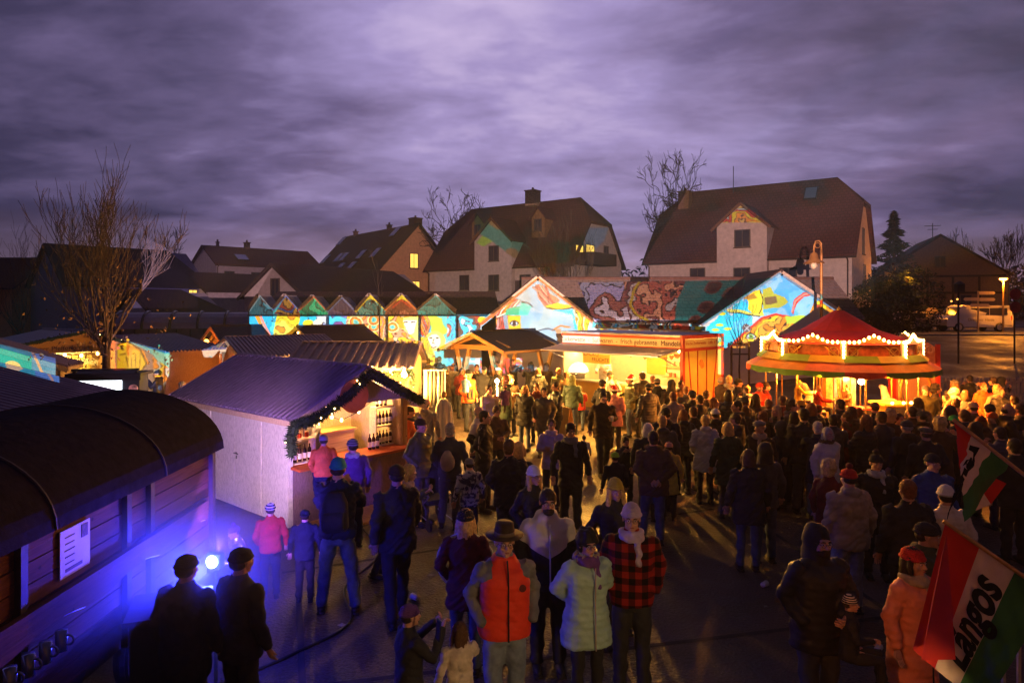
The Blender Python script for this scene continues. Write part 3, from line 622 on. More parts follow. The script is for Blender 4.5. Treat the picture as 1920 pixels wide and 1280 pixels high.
@cached
def misc_mesh(kind):
    b = MB()
    if kind == 'glasses':
        for s in (-1, 1): b.torus((s * .031, -.101, .0), .020, .0016, 'y', 16, 5); b.tube([(s * .053, -.098, .004), (s * .08, -.01, .004)], .0022, 5)
        b.tube([(-.011, -.103, .002), (.011, -.103, .002)], .0022, 5)
    if kind == 'beard': b.ell((0, -.05, -.075), (.058, .055, .045)); b.ell((0, -.093, -.048), (.028, .012, .008)); return remesh(b, .0075, 2)
    if kind == 'scarf': b.torus((0, 0, 0), .085, .036, n=20, sy=1.0); b.torus((0, -.01, -.035), .098, .030, n=20); b.tube([(.05, -.09, -.03), (.06, -.125, -.16), (.055, -.135, -.27)], [.03, .035, .03], 8); return remesh(b, .011, 2, lambda c: .006 * np.sin(50 * c[:, 0] + 60 * c[:, 2]))
    if kind == 'fur': b.torus((0, 0, 0), .10, .035, n=20); return remesh(b, .011, 1, lambda c: .010 * np.sin(90 * c[:, 0]) * np.sin(80 * c[:, 1] + 40 * c[:, 2]))
    if kind == 'cup': b.tube([(0, 0, 0), (0, 0, .1)], [.028, .036], 12)
    if kind == 'sack': b.ell((0, 0, 0), (.125, .075, .165)); b.ell((0, -.02, .13), (.07, .05, .05)); return remesh(b, .013, 2, lambda c: .008 * np.sin(26 * c[:, 0] + 6 * c[:, 2]))
    if kind == 'pack': b.rings([(0, 0, -.22, .13, .07), (0, 0, -.18, .15, .09), (0, 0, .08, .14, .085), (0, 0, .2, .09, .05)], 20, 3); b.rings([(0, .08, -.18, .11, .04), (0, .08, 0, .11, .04)], 16, 3)
    if kind == 'strap': b.torus((0, 0, 0), .30, .012, 'y', 30, 6)
    if kind == 'bag': b.rings([(0, 0, -.14, .13, .05), (0, 0, .08, .15, .06), (0, 0, .12, .13, .03)], 16, 3); b.torus((0, 0, .16), .08, .008, 'y', 20, 5)
    return b.mesh(kind, True)
SK = mk((.47, .25, .17), .55, .10, 9, .05); LIP = mk((.32, .09, .07), .5, .05); EYEW = mk((.6, .55, .5), .3, 0); EYED = mk((.025, .014, .01), .3, .05)
COL = {'black': (.026, .025, .027), 'charcoal': (.06, .058, .062), 'navy': (.012, .015, .032), 'grey': (.16, .16, .165), 'light grey': (.38, .38, .39), 'olive': (.07, .075, .035), 'dark green': (.03, .05, .035), 'brown': (.09, .05, .028), 'dark brown': (.04, .024, .016),
       'red': (.55, .03, .02), 'orange': (.65, .12, .02), 'dark red': (.14, .015, .015), 'maroon': (.07, .014, .022), 'cream': (.58, .50, .38), 'white': (.7, .68, .66), 'pink': (.6, .25, .25), 'peach': (.70, .22, .12), 'blue': (.03, .06, .2), 'light blue': (.18, .32, .5), 'denim': (.06, .08, .125), 'light denim': (.17, .21, .27),
       'yellow': (.65, .45, .06), 'mint': (.32, .46, .38), 'lime': (.45, .8, .05), 'teal': (.02, .24, .30), 'lilac': (.42, .32, .42), 'beige': (.36, .28, .19), 'purple': (.13, .05, .2), 'mustard': (.55, .42, .05), 'green': (.05, .4, .08), 'silver': (.5, .5, .55)}
HAIRC = {'black': (.012, .010, .010), 'dark': (.03, .018, .012), 'brown': (.09, .045, .022), 'blond': (.55, .36, .14), 'grey': (.32, .30, .28), 'white': (.6, .58, .55), 'auburn': (.22, .08, .03)}
def fab(c, kind=None):
    col = COL[c]
    if kind == 'puffer': return mk(col, .5, .12, 5, .10, kind='puffer')
    if kind == 'knit': return mk(col, .9, .1, 12, .3, kind='knit')
    if kind == 'plaid': return mk((.26, .012, .008), .85, .15, kind='plaid', p=1)
    if kind == 'camo': return mk(COL['light grey'], .8, .1, kind='pattern', p=(7, (.03, .03, .07)))
    if kind == 'foil': return mk((.6, .6, .65), .25, .2, 14, .6, .8)
    if kind == 'twotone': return mk((.012, .012, .014), .8, .1, kind='twotone', p=(1.12, (.45, .43, .40)))
    if kind == 'jeans': return mk(col, .85, .22, 7, .15)
    return mk(col, .82, .14, 7, .2)
def put(o, mats):
    if not o.data.materials:
        for _ in mats: o.data.materials.append(None)
    for i, m in enumerate(mats):
        o.material_slots[i].link = 'OBJECT'; o.material_slots[i].material = m
PEOPLE = []
def person(px, py, label, h=1.75, yaw=180, coat='black', hem=.82, style='plain', legs='black', hair=('short', 'dark'), hat=None, arms=('down', 'down'), leg='stand', bulk=1.06, fem=0, collar=1, zone='visitors', hy=0, tilt=0, extras=(), hatk=None, Y=None, z0=None, lean=0, hs=1.):
    hh = h + (.05 if hat and hat[0] in ('bobble', 'fedora', 'santa', 'tall') else .02 if hat else 0)
    if Y is None:
        g0 = 0 if z0 is None else z0
        for _ in range(6): Y = (CH - hh - g0) * K / (py - H0); g0 = gz((px - 960) / K * Y, Y) if z0 is None else z0
    else: g0 = gz((px - 960) / K * Y, Y) if z0 is None else z0
    X = (px - 960) / K * Y; s = h / 1.75
    t = thing('person', label, 'person', (X, Y, g0), math.radians(yaw), 'visitors at the market' if zone is None else zone, s)
    if lean: t.rotation_mode = 'XYZ'; t.rotation_euler = (math.radians(lean), 0, math.radians(yaw))
    la, ra = arms; bulk = round(bulk, 2)
    bd = link('body', body_mesh(la, ra, leg, fem), t); hc = HAIRC[hair[1]]
    put(bd, [SK, EYEW, mk(tuple(c * .7 for c in hc) if hair[1] not in ('blond', 'white', 'grey') else (.12, .09, .06), .7, .1), LIP])
    c = link('coat', coat_mesh(la, ra, hem, bulk, style, fem, collar), t); put(c, [fab(coat, {'puffer': 'puffer', 'plaid': 'plaid', 'camo': 'camo', 'foil': 'foil', 'twotone': 'twotone', 'fine': None}.get(style))])
    tr = link('trousers', leg_mesh(leg, 0 if fem else 1), t); put(tr, [fab(legs, 'jeans' if 'denim' in legs else None)])
    for sd in (0, 1): sh = link('shoe', shoe_mesh(leg, sd), t); put(sh, [mk((.02, .018, .016), .6, .1)])
    HZ = Vector((0, -.012, 1.632)); R = (0, math.radians(tilt), math.radians(hy))
    def onhead(nm, me, mats, sc_=1.):
        o = link(nm, me, t, HZ); put(o, mats); o.scale = (sc_,) * 3; return o
    if hair[0] != 'bald' and not (hat and hat[0] in ('hood', 'furhood')):
        k = hair[0]
        if hat and k in ('short', 'fringe', 'curly', 'balding'): k = 'balding'
        onhead('hair', hair_mesh(k), [mk(hc, .6, .25, 30, .3)])
    if hat:
        hm = hatk or ('knit' if hat[0] in ('beanie', 'bobble', 'tall', 'band') else None)
        m1 = fab(hat[1], hm) if not isinstance(hm, tuple) else mk(COL[hat[1]], .9, .1, kind='stripe', p=hm)
        m2 = {'fedora': mk((.12, .09, .07), .8), 'santa': fab('white'), 'bobble': fab(hat[2] if len(hat) > 2 else hat[1])}.get(hat[0])
        onhead('hat' if hat[0] not in ('hood', 'furhood') else 'hood', hat_mesh(hat[0]), [m1, m2] if m2 else [m1])
    for e in extras:
        nm, col_ = (e if isinstance(e, tuple) else (e, 'black'))
        if nm == 'glasses': onhead('glasses', misc_mesh('glasses'), [mk((.02, .02, .02), .3, 0)])
        elif nm == 'beard': onhead('beard', misc_mesh('beard'), [mk(hc, .8, .2, 30)])
        elif nm == 'scarf': o = link('scarf', misc_mesh('scarf'), t, (0, 0, 1.50)); put(o, [mk(COL[col_], .9, .15, 14, .3)])
        elif nm == 'fur': o = link('fur_collar', misc_mesh('fur'), t, (0, .03, 1.50)); put(o, [mk(COL[col_], .95, .3, 40, .5)])
        elif nm == 'zip': 
            b = MB(); b.tube([(0, -.155 * bulk, 1.46), (0, -.158 * bulk, 1.3), (0, -.152 * bulk, 1.1), (0, -.165 * bulk, hem + .02)], .007, 6); b.obj('zip', fab(col_), t)
        elif nm == 'emblem': b = MB(); b.tube([(.1, -.138 * bulk, 1.30), (.1, -.155 * bulk, 1.30)], .028, 14); b.obj('emblem', fab(col_), t)
        elif nm in ('sack', 'pack', 'strap', 'bag', 'cup'):
            pos = {'sack': (0, .235, 1.16), 'pack': (0, .21, 1.22), 'strap': (0, .02, 1.2), 'bag': (.3, 0, .78), 'cup': (ARM[ra][1][0] - .02, ARM[ra][1][1] - .07, ARM[ra][1][2] - .04)}[nm]
            o = link({'sack': 'drawstring_bag', 'pack': 'backpack', 'strap': 'shoulder_strap', 'bag': 'handbag', 'cup': 'cup'}[nm], misc_mesh(nm), None, None); put(o, [fab(col_)])
            if nm == 'strap': o.parent = t; o.location = pos; o.rotation_euler = (0, math.radians(35), 0); o.scale = (1, .55, 1)
            else:
                o.matrix_world = Matrix.LocRotScale(Vector((X, Y, g0)) + Matrix.Rotation(math.radians(yaw), 3, 'Z') @ (Vector(pos) * s), Matrix.Rotation(math.radians(yaw), 3, 'Z').to_quaternion(), (s,) * 3)
                tag(o, {'sack': 'pale gathered drawstring bag on the back of the grey-haired man', 'pack': f'{col_} backpack on the back of a visitor in a {coat} jacket', 'bag': f'{col_} handbag carried by a visitor in a {coat} coat', 'cup': f'{col_} drinking cup in the hand of a visitor in a {coat} jacket'}[nm], {'sack': 'bag', 'pack': 'backpack', 'bag': 'handbag', 'cup': 'cup'}[nm])
    PEOPLE.append((t, px, zone)); return t, Vector((X, Y, g0))

# ------------------------------------------------------------------ ground, road, sky line
GROUND = mk((.062, .044, .032), .7, kind='ground', bump=.5, spec=.22)
def sheet(xs, ys, zf, name, mat, kind='structure'):
    b = MB(); n = len(ys); b.v = [(x, y, zf(x, y)) for x in xs for y in ys]
    b.f = [(i * n + j, (i + 1) * n + j, (i + 1) * n + j + 1, i * n + j + 1) for i in range(len(xs) - 1) for j in range(n - 1)]; b.m = [0] * len(b.f)
    return tag(b.obj(name, mat, smooth=True), kind=kind)
def far_z(x, y): return gz(x, y) + 3.0 * ss((y - 60) / 400)
sheet(list(np.linspace(-30, 40, 71)) + [60, 90, 150, 400, 900], list(np.linspace(-6, 62, 69)) + [80, 110, 160, 300, 600, 1400], far_z, 'ground', GROUND)
sheet([-900, -400, -150, -90, -60, -45, -30], [-6, 20, 40, 62, 80, 110, 160, 300, 600, 1400], far_z, 'ground', GROUND)
ASPH = mk((.05, .05, .052), .75, .25, 3, .3)
b = MB(); b.box((52, 52.2, 1.80), (74, 8.4, .13)); tag(b.obj('road', ASPH), kind='structure')
b = MB(); b.box((52, 47.3, 1.86), (74, .15, .13)); b.box((52, 57.0, 1.86), (74, .15, .13)); tag(b.obj('kerb', mk((.25, .24, .22), .8)), kind='structure')
b = MB(); b.box((52, 46.2, 1.84), (74, 2.0, .1)); tag(b.obj('pavement', mk((.22, .20, .18), .8, .2, 5, .3)), kind='structure')
# dull joint strips in the paving of the square
b = MB()
for k, (a, c_) in enumerate((((-2.6, 6.5), (9, 9.2)), ((-3.2, 9.5), (6, 13.5)), ((-1.5, 5), (-3.8, 12)), ((1.5, 4), (.2, 14)), ((5, 4), (4, 14)))):
    a, c_ = Vector((*a, .004)), Vector((*c_, .004)); d = (c_ - a).normalized(); q = Vector((-d.y, d.x, 0)) * .035; b.add([a - q, c_ - q, c_ + q, a + q], [(0, 1, 2, 3)])
tag(b.obj('paving_joint', mk((.035, .03, .028), .9)), kind='structure')

# the building the picture is taken from: its front wall and the balcony slab under the camera
vb = thing('house', 'tall house behind the viewer, its front wall overlooking the market square', 'house', (0, -1.3, 0))
b = MB(); b.box((0, -3, 4.5), (34, 6, 9)); b.obj('wall', mk((.3, .26, .24), .9), vb)
b = MB(); b.box((0, .55, 1.85), (5.2, 1.1, .16)); b.obj('balcony_slab', mk((.3, .28, .26), .9), vb)

# ------------------------------------------------------------------ trees
BARK = mk((.075, .05, .036), .9, .3, 20, .4)
def tree(name, label, base, height, trunk_h, r0, spread, seed, levels=4, n0=9, fork=3, up=.75, group=None, bark=BARK, gnarl=.25, leaves=0, lean=(0, 0), twig=.006, R=None):
    r = random.Random(seed); t = thing(name, label, 'tree', base, group=group); tb = MB(); cb = MB(); tips = []
    top = Vector((lean[0] * trunk_h, lean[1] * trunk_h, trunk_h))
    tb.tube([(0, 0, -.1), (0, 0, .15), top * .5 + Vector((r.uniform(-.05, .05), 0, 0)), top], [r0 * 1.5, r0 * 1.1, r0, r0 * .85], 10)
    def grow(p, d, ln, rad, lv):
        pts = [p]; rs = [rad]; k = 5 if lv > 1 else 3; q = p.copy()
        for i in range(k):
            d = (d + Vector((r.gauss(0, gnarl), r.gauss(0, gnarl), r.gauss(0, gnarl * .6) + up * .12))).normalized(); q = q + d * ln / k; pts.append(q.copy()); rs.append(max(twig, rad * (1 - .62 * (i + 1) / k)))
        cb.tube(pts, rs, 5 if lv > 1 else 4 if lv else 3, cap=False); tips.append(q)
        if lv <= 0: return
        for i in range(fork + (1 if lv == levels else 0)):
            j = r.randint(max(1, k // 2), k) if i else k
            a = r.uniform(0, 2 * PI); sp_ = r.uniform(.35, .95) * (1.2 - up * .5); side = Vector((math.cos(a), math.sin(a), r.uniform(-.1, .5)))
            grow(pts[j], (d + side * sp_).normalized(), ln * r.uniform(.5, .75), max(twig, rs[j] * .75), lv - 1)
    for i in range(n0):
        a = 2 * PI * i / n0 + r.uniform(-.3, .3); z = trunk_h * r.uniform(.82, 1) if i else trunk_h
        d = Vector((math.cos(a) * spread, math.sin(a) * spread, up + r.uniform(-.1, .35))).normalized() if i else Vector((0, 0, 1))
        grow(top * (z / trunk_h), d, (height - trunk_h) * r.uniform(.42, .6), r0 * .5, levels - 1)
    hz_ = max(v[2] for v in cb.v); rr_ = max(math.hypot(v[0], v[1]) for v in cb.v) if R is None else sorted(math.hypot(v[0], v[1]) for v in cb.v)[int(len(cb.v) * .97)]
    k1, k2 = (height - trunk_h * .8) / (hz_ - trunk_h * .8), 1 if R is None else R / rr_
    def fit(v): return Vector((v[0] * k2, v[1] * k2, v[2] if v[2] < trunk_h * .8 else trunk_h * .8 + (v[2] - trunk_h * .8) * k1))
    cb.v = [tuple(fit(v)) for v in cb.v]; tips = [fit(v) for v in tips]
    tb.obj('trunk', bark, t, True); cb.obj('crown', bark, t, True)
    if leaves:
        lb = MB()
        for q in range(leaves):
            c_ = r.choice(tips) + Vector((r.gauss(0, .06), r.gauss(0, .06), r.gauss(0, .08)))
            if c_.z > height * .62: c_.z -= height * .3
            a = Vector((r.gauss(0, 1), r.gauss(0, 1), r.gauss(0, 1))).normalized() * r.uniform(.035, .06); e = a.cross(Vector((r.gauss(0, 1), r.gauss(0, 1), .3))).normalized() * .03
            lb.add([c_ - a, c_ + e, c_ + a, c_ - e], [(0, 1, 2, 3)])
        tag(lb.obj('leaves', mk((.15, .085, .04), .8, .3), t), kind='stuff')
    return t
def at(px, Y): return ((px - 960) / K * Y, Y, gz((px - 960) / K * Y, Y))
tree('young_tree', 'tall bare young tree with a few tan leaves behind the lit panel kiosk', at(199, 15.5), 7.25, 3.0, .095, .75, 5, 4, 15, 4, .85, gnarl=.13, leaves=260, twig=.007, R=1.6)
tree('bare_tree', 'thin bare tree at the left edge above the dark far-left house', at(40, 34), 8.4, 2.5, .10, .7, 12, 4, 9, 3, .8, gnarl=.15, R=1.9, twig=.010)
tree('bare_tree', 'low gnarled bare tree right of the dark broad-roofed house on the left', at(303, 78), 13.4, 6, .22, 1.1, 23, 4, 9, 4, .5, gnarl=.28, twig=.04, R=3.6)
tree('oak_tree', 'old bare oak with crooked limbs behind the left end of the cottage with two dormers', at(878, 84), 19.2, 9, .5, 1.4, 31, 5, 10, 3, .4, gnarl=.36, twig=.040, R=5.6)
tree('oak_tree', 'old bare oak with crooked limbs behind the left end of the large right-hand house', at(1268, 66), 17.2, 8, .42, 1.4, 47, 5, 10, 3, .4, gnarl=.34, twig=.032, R=4.0)
tree('bare_tree', 'slender bare tree with fine twigs in front of the cottage balcony', at(1056, 44), 10.2, 3.3, .10, .75, 52, 4, 12, 4, .7, gnarl=.14, twig=.016, R=2.2)
tree('sapling', 'leafless sapling rising before the picture-covered row of small gables', at(712, 30), 6.2, 3.4, .03, .3, 61, 2, 4, 2, 1.2, gnarl=.08)
tree('sapling', 'leafless sapling staked before the right mural gable near the carousel', at(1388, 27), 5.0, 2.4, .035, .45, 67, 3, 5, 2, 1.1, gnarl=.1)
tree('bare_tree', 'bushy bare tree right of the dark half-timbered house', at(1802, 92), 12.6, 5, .2, .9, 71, 5, 9, 3, .6, gnarl=.2, twig=.04, R=1.9)
tree('bare_tree', 'broad bare tree at the far right edge behind the street', at(1890, 88), 12.4, 5, .2, 1.0, 79, 5, 9, 3, .6, gnarl=.2, twig=.04, R=3)
tree('bare_tree', 'small bare tree between the dark spruce and the half-timbered house', at(1722, 84), 10.5, 4, .12, .9, 83, 4, 7, 3, .6, gnarl=.2, twig=.02)
# spruce
def spruce(px, Y, h, R0, seed, label):
    r = random.Random(seed); t = thing('spruce_tree', label, 'tree', at(px, Y)); b = MB(); b.tube([(0, 0, -.2), (0, 0, h * .5), (0, 0, h)], [.2, .12, .02], 8); b.obj('trunk', BARK, t)
    b = MB()
    for i in range(5200):
        u = r.random() ** .75; z = h * (1 - u) if r.random() < .97 else h; z = max(.4, h * (1 - u)); rad = R0 * (h - z) / h * r.uniform(.15, 1) * (.75 + .4 * math.sin(z * 6.5)); a = r.uniform(0, 2 * PI)
        c_ = Vector((math.cos(a) * rad, math.sin(a) * rad, z - rad * .18)); d = Vector((math.cos(a), math.sin(a), -.15)) * r.uniform(.18, .42); e = Vector((-math.sin(a), math.cos(a), r.uniform(-.3, .3))) * .09
        b.add([c_ - e, c_ + d, c_ + e, c_ + Vector((0, 0, .09))], [(0, 1, 2), (0, 1, 3), (1, 2, 3)])
    b.obj('crown', mk((.028, .045, .026), .9, .3), t); return t
spruce(1676, 56, 9.7, 3.7, 3, 'tall dark spruce right of the large right-hand house')
def bushmass(name, label, pts, size, n, seed, mat, cat='bush', kind=None):
    r = random.Random(seed); b = MB()
    for (x, y, z, rx, ry, rz_) in pts:
        for i in range(n):
            v = Vector((r.gauss(0, 1), r.gauss(0, 1), r.gauss(0, 1))).normalized() * r.uniform(.5, 1) ** .5; v = Vector((x + v.x * rx, y + v.y * ry, max(z + v.z * rz_, .05)))
            a = Vector((r.gauss(0, 1), r.gauss(0, 1), r.gauss(0, 1))).normalized() * size; c_ = a.cross(Vector((r.gauss(0, 1), r.gauss(0, 1), r.gauss(0, 1)))).normalized() * size * .6
            b.add([v - a, v + c_, v + a], [(0, 1, 2)])
    o = b.obj(name, mat); tag(o, label, cat, None, kind); return o
DG = mk((.022, .030, .018), .95, .3)
for i, (px, Y, rr_, hh_, lb) in enumerate(((1655, 46, 2.2, 3.6, 'dark shrub at the corner of the large right-hand house'), (1690, 50, 3.0, 4.6, 'dark rounded evergreen shrub below the spruce'), (1632, 42, 1.4, 1.9, 'low dark shrub nearest the mural building roof end'))):
    x, y, z = at(px, Y); bushmass('evergreen_shrub', lb, [(x, y, z + hh_ * .5, rr_, rr_, hh_ * .62)], .16, 2600, i, DG)
pts = []
r_ = random.Random(5)
for x in range(-260, 320, 9): pts.append((x + r_.uniform(-3, 3), 185 + r_.uniform(-12, 12), 5 + r_.uniform(0, 3), 9, 6, 8.0 + r_.uniform(-1.5, 2.5)))
bushmass('woods', 'far dark wood along the horizon behind the houses', pts, .9, 420, 6, mk((.03, .025, .03), .95), 'woods', 'stuff')
pts = [(x, 96 + r_.uniform(-4, 4), 5, 5, 4, 4.2 + r_.uniform(-1, 1.2)) for x in range(50, 110, 4)]
bushmass('woods', 'dark thicket beyond the street at the right edge', pts, .5, 500, 8, mk((.03, .022, .02), .95), 'woods', 'stuff')

# ------------------------------------------------------------------ houses
TILE = (.15, .052, .045)
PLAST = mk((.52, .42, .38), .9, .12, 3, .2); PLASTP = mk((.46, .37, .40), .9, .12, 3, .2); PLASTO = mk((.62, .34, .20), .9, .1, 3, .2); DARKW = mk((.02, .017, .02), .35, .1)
WFR = mk((.10, .075, .06), .6); GLASS = mk((.03, .03, .045), .12, .1, 2, 0); LITW = mk((.8, .5, .1), .6, .3, 2.5, 0, emit=1.3, ecol=(1, .62, .10)); SKYL = mk((.30, .32, .45), .08, .05, 3, 0, .6)
TRIM = mk((.05, .028, .022), .8)
def roofmat(c=TILE): return mk(c, .85, .3, 9, .5, kind='tiles', p=(1,))
def uvroof(me):
    uv = me.uv_layers.new(name='UVMap')
    for p in me.polygons:
        n = p.normal; t = Vector((0, 0, 1)).cross(n); t = t.normalized() if t.length > .01 else Vector((1, 0, 0)); s = n.cross(t)
        for li in p.loop_indices: v = me.vertices[me.loops[li].vertex_index].co; uv.data[li].uv = (v.dot(t), v.dot(s))
def window(par, c, w_, h_, right, out, lit=False, mull=True, name='window', col=None):
    """c: centre on the wall, right/out unit vectors in the parent's space"""
    c, right, out = Vector(c), Vector(right), Vector(out); up = Vector((0, 0, 1)); R = Matrix((right, out, up)).transposed()
    b = MB(); t_ = .07
    for dx, dz, sx, sz in ((0, h_ / 2, w_ + t_, t_), (0, -h_ / 2, w_ + t_, t_), (-w_ / 2, 0, t_, h_ - t_), (w_ / 2, 0, t_, h_ - t_)): b.box(c + right * dx + up * dz + out * .02, (sx, .09, sz), 0, R)
    if mull: b.box(c + out * .015, (.045, .05, h_ - t_), 0, R)
    f = b.obj(name, col or WFR, par); b = MB(); b.box(c + up * (-h_ / 2 - .07) + out * .06, (w_ + .2, .16, .05), 0, R); b.obj('sill', TRIM, f)
    b = MB(); b.box(c - out * .0, (w_ - .05, .02, h_ - .05), 0, R); b.obj('pane', LITW if lit else GLASS, f); return f
def house(name, label, Cn, front, back, n, m, ze, za, wall, roofc=TILE, hipz=None, inset=1.7, oh=.45, base=-1, cat='house'):
    """Cn: front-right ground corner, front: unit dir from left to right, n: length; back: unit dir, m: depth. local frame: x along front (0 at corner, -n left), y back"""
    f = Vector((*front, 0)).normalized(); bk = Vector((-f.y, f.x, 0)); rz = math.atan2(f.y, f.x)
    t = thing(name, label, cat, (Cn[0], Cn[1], 0), rz)
    b = MB(); g = m / 2; hz_ = hipz if hipz else za; hw_ = g * (za - hz_) / (za - ze)
    prof = [(0, base), (m, base), (m, ze), (g + hw_, hz_ - .05), (g - hw_, hz_ - .05), (0, ze)] if hipz else [(0, base), (m, base), (m, ze), (g, za - .05), (0, ze)]
    k = len(prof); b.add([(-n, y, z) for y, z in prof] + [(0, y, z) for y, z in prof], [tuple(range(k)), tuple(range(k, 2 * k))[::-1]] + [(i, i + k, (i + 1) % k + k, (i + 1) % k) for i in range(k)])
    b.obj('wall', wall, t)
    # roof: slopes with overhang, optional half hips
    s = (za - ze) / g; e = oh; th = .18; o2 = .35; b = MB(); z0 = ze - s * e + .06; zt = za + .06
    ins = inset if hipz else 0
    def slope(y0, y1, yr):
        yh = g + (hw_ * (1 if yr > g else -1)) * 1.0
        if hipz: pts = [(-n - o2, y0, z0), (o2, y0, z0), (o2, yh, hz_), (-ins, g, zt), (-n + ins, g, zt), (-n - o2, yh, hz_)]
        else: pts = [(-n - o2, y0, z0), (o2, y0, z0), (o2, g, zt), (-n - o2, g, zt)]
        b.prism(pts, (0, 0, th))
    slope(-e, 0, -1); slope(m + e, 0, 99)
    if hipz:
        for x0, x1 in ((o2, -ins), (-n - o2, -n + ins)): b.prism([(x0, g - hw_ - .15, hz_ - .02), (x0, g + hw_ + .15, hz_ - .02), (x1, g, zt)], (0, 0, th + .01))
    ro = b.obj('roof', roofmat(roofc), t); uvroof(ro.data)
    b = MB(); b.tube([(-n - o2, -e - .06, z0 - .02), (o2, -e - .06, z0 - .02)], .07, 6); b.obj('gutter', TRIM, ro)
    for xx in (-.25, -n + .1): b = MB(); b.tube([(xx, -.08, base), (xx, -.08, z0 - .2), (xx, -e, z0 - .05)], .05, 6); b.obj('downpipe', TRIM, t)
    return t, ro
def loc_of(t, X, Y): # world -> local
    r = -t.rotation_euler.z; d = Vector((X - t.location.x, Y - t.location.y)); return Vector((d.x * math.cos(r) - d.y * math.sin(r), d.x * math.sin(r) + d.y * math.cos(r)))
def hit_front(t, px, y0=0.):
    """local x where the sight line of column px meets the plane y=y0 of the thing, and the distance"""
    rz = t.rotation_euler.z; f = Vector((math.cos(rz), math.sin(rz))); bk = Vector((-f.y, f.x)); o = Vector((t.location.x, t.location.y)) + bk * y0; q = (px - 960) / K
    x = (q * o.y - o.x) / (f.x - q * f.y); return x, o.y + x * f.y
def hit_side(t, px, x0=0.):
    rz = t.rotation_euler.z; f = Vector((math.cos(rz), math.sin(rz))); bk = Vector((-f.y, f.x)); o = Vector((t.location.x, t.location.y)) + f * x0; q = (px - 960) / K
    y = (q * o.y - o.x) / (bk.x - q * bk.y); return y, o.y + y * bk.y
def win_front(t, px, py, w_, h_, lit=False, y0=0.):
    x, Y = hit_front(t, px, y0); return window(t, (x, y0 - .01, CH - (py - H0) * Y / K), w_, h_, (1, 0, 0), (0, -1, 0), lit)
def win_side(t, px, py, w_, h_, lit=False, x0=0.):
    y, Y = hit_side(t, px, x0); s = 1 if x0 > -1 else -1; return window(t, (x0 + .01 * s, y, CH - (py - H0) * Y / K), w_, h_, (0, 1, 0), (s, 0, 0), lit)
def chimney(t, ro, x, y, z, w_=.8, h_=1.6, mat=None):
    b = MB(); b.box((x, y, z), (w_, w_, h_)); b.box((x, y, z + h_ / 2 + .05), (w_ + .16, w_ + .16, .1)); b.tube([(x, y, z + h_ / 2 + .1), (x, y, z + h_ / 2 + .4)], .12, 8); b.obj('chimney', mat or mk((.20, .11, .08), .9, .2, 8, .3), ro)
def skylight(t, ro, x, frac, m, ze, za, w_=.8, h_=1.15):
    g = m / 2; y = g * frac; z = ze + (za - ze) * frac; s = math.atan2(za - ze, g); R = Matrix.Rotation(s, 3, 'X'); nn = R @ Vector((0, 0, 1)); c_ = Vector((x, y, z + .06)) + nn * .30
    b = MB(); b.box(c_, (w_ + .14, h_ + .14, .10), 0, R); f = b.obj('skylight', DARKW, t); b = MB(); b.box(c_ + nn * .06, (w_, h_, .02), 0, R); b.obj('pane', SKYL, f)
def gable_dormer(t, ro, x0, x1, ze, zap, wallmat, roofc, y0=-.03, depth=3.5, zlow=None, oh=.35):
    """projecting wall piece with its own pitched roof on the front"""
    zl = zlow if zlow is not None else ze - .4; xm = (x0 + x1) / 2
    b = MB(); b.prism([(x0, y0, zl), (x1, y0, zl), (x1, y0, ze), (xm, y0, zap), (x0, y0, ze)], (0, depth, 0)); d = b.obj('dormer', wallmat, t)
    b = MB(); s = (zap - ze) / (xm - x0)
    for sg in (-1, 1):
        xe = xm + sg * ((x1 - x0) / 2 + oh); zl2 = zap - s * abs(xe - xm)
        b.prism([(xm, y0 - oh, zap + .04), (xe, y0 - oh, zl2 + .04), (xe, depth + 1.2, zl2 + .04), (xm, depth + 1.2, zap + .04)], (0, 0, .14))
    r2 = b.obj('dormer_roof', roofmat(roofc), t); uvroof(r2.data)
    b = MB()
    for sg in (-1, 1): xe = xm + sg * ((x1 - x0) / 2 + oh); b.bar((xm, y0 - oh - .03, zap + .02), (xe, y0 - oh - .03, zap - s * abs(xe - xm) + .02), .05, .2)
    b.obj('bargeboard', mk((.16, .07, .035), .8), r2); return d
# large house on the right
t, ro = house('house', 'large house with a dark mansard-like roof and one tall central gable, right of centre', (23.4, 47), (.82, -.572), None, 15, 9.5, 7.6, 13.3, PLAST, hipz=11.3)
x0, _ = hit_front(t, 1349); x1, _ = hit_front(t, 1442); gable_dormer(t, ro, x0, x1, 9.7, 11.3, PLAST, TILE, y0=-.62, zlow=-.5)
win_front(t, 1392, 447, 1.1, 1.25, y0=-.64)
for px in (1308, 1391, 1478): win_front(t, px, 517, 1.15, 1.15, y0=-.64 if px == 1391 else 0)
win_side(t, 1618, 452, .8, 1.9); win_side(t, 1620, 520, .8, 1.9)
skylight(t, ro, hit_front(t, 1521, 3.6)[0], .78, 9.5, 7.6, 13.3); chimney(t, ro, hit_front(t, 1284, 3.5)[0], 3.6, 12.6, .9, 1.4)
b = MB(); x, _ = hit_front(t, 1373, 4); b.tube([(x, 4.3, 12.8), (x, 4.3, 15.2)], .03, 5); b.obj('aerial', DARKW, ro)
b = MB(); b.box((.9, 4.5, 5.2), (1.6, 4, .15)); b.box((1.68, 4.5, 5.75), (.06, 4, .9)); b.obj('balcony', TRIM, t)
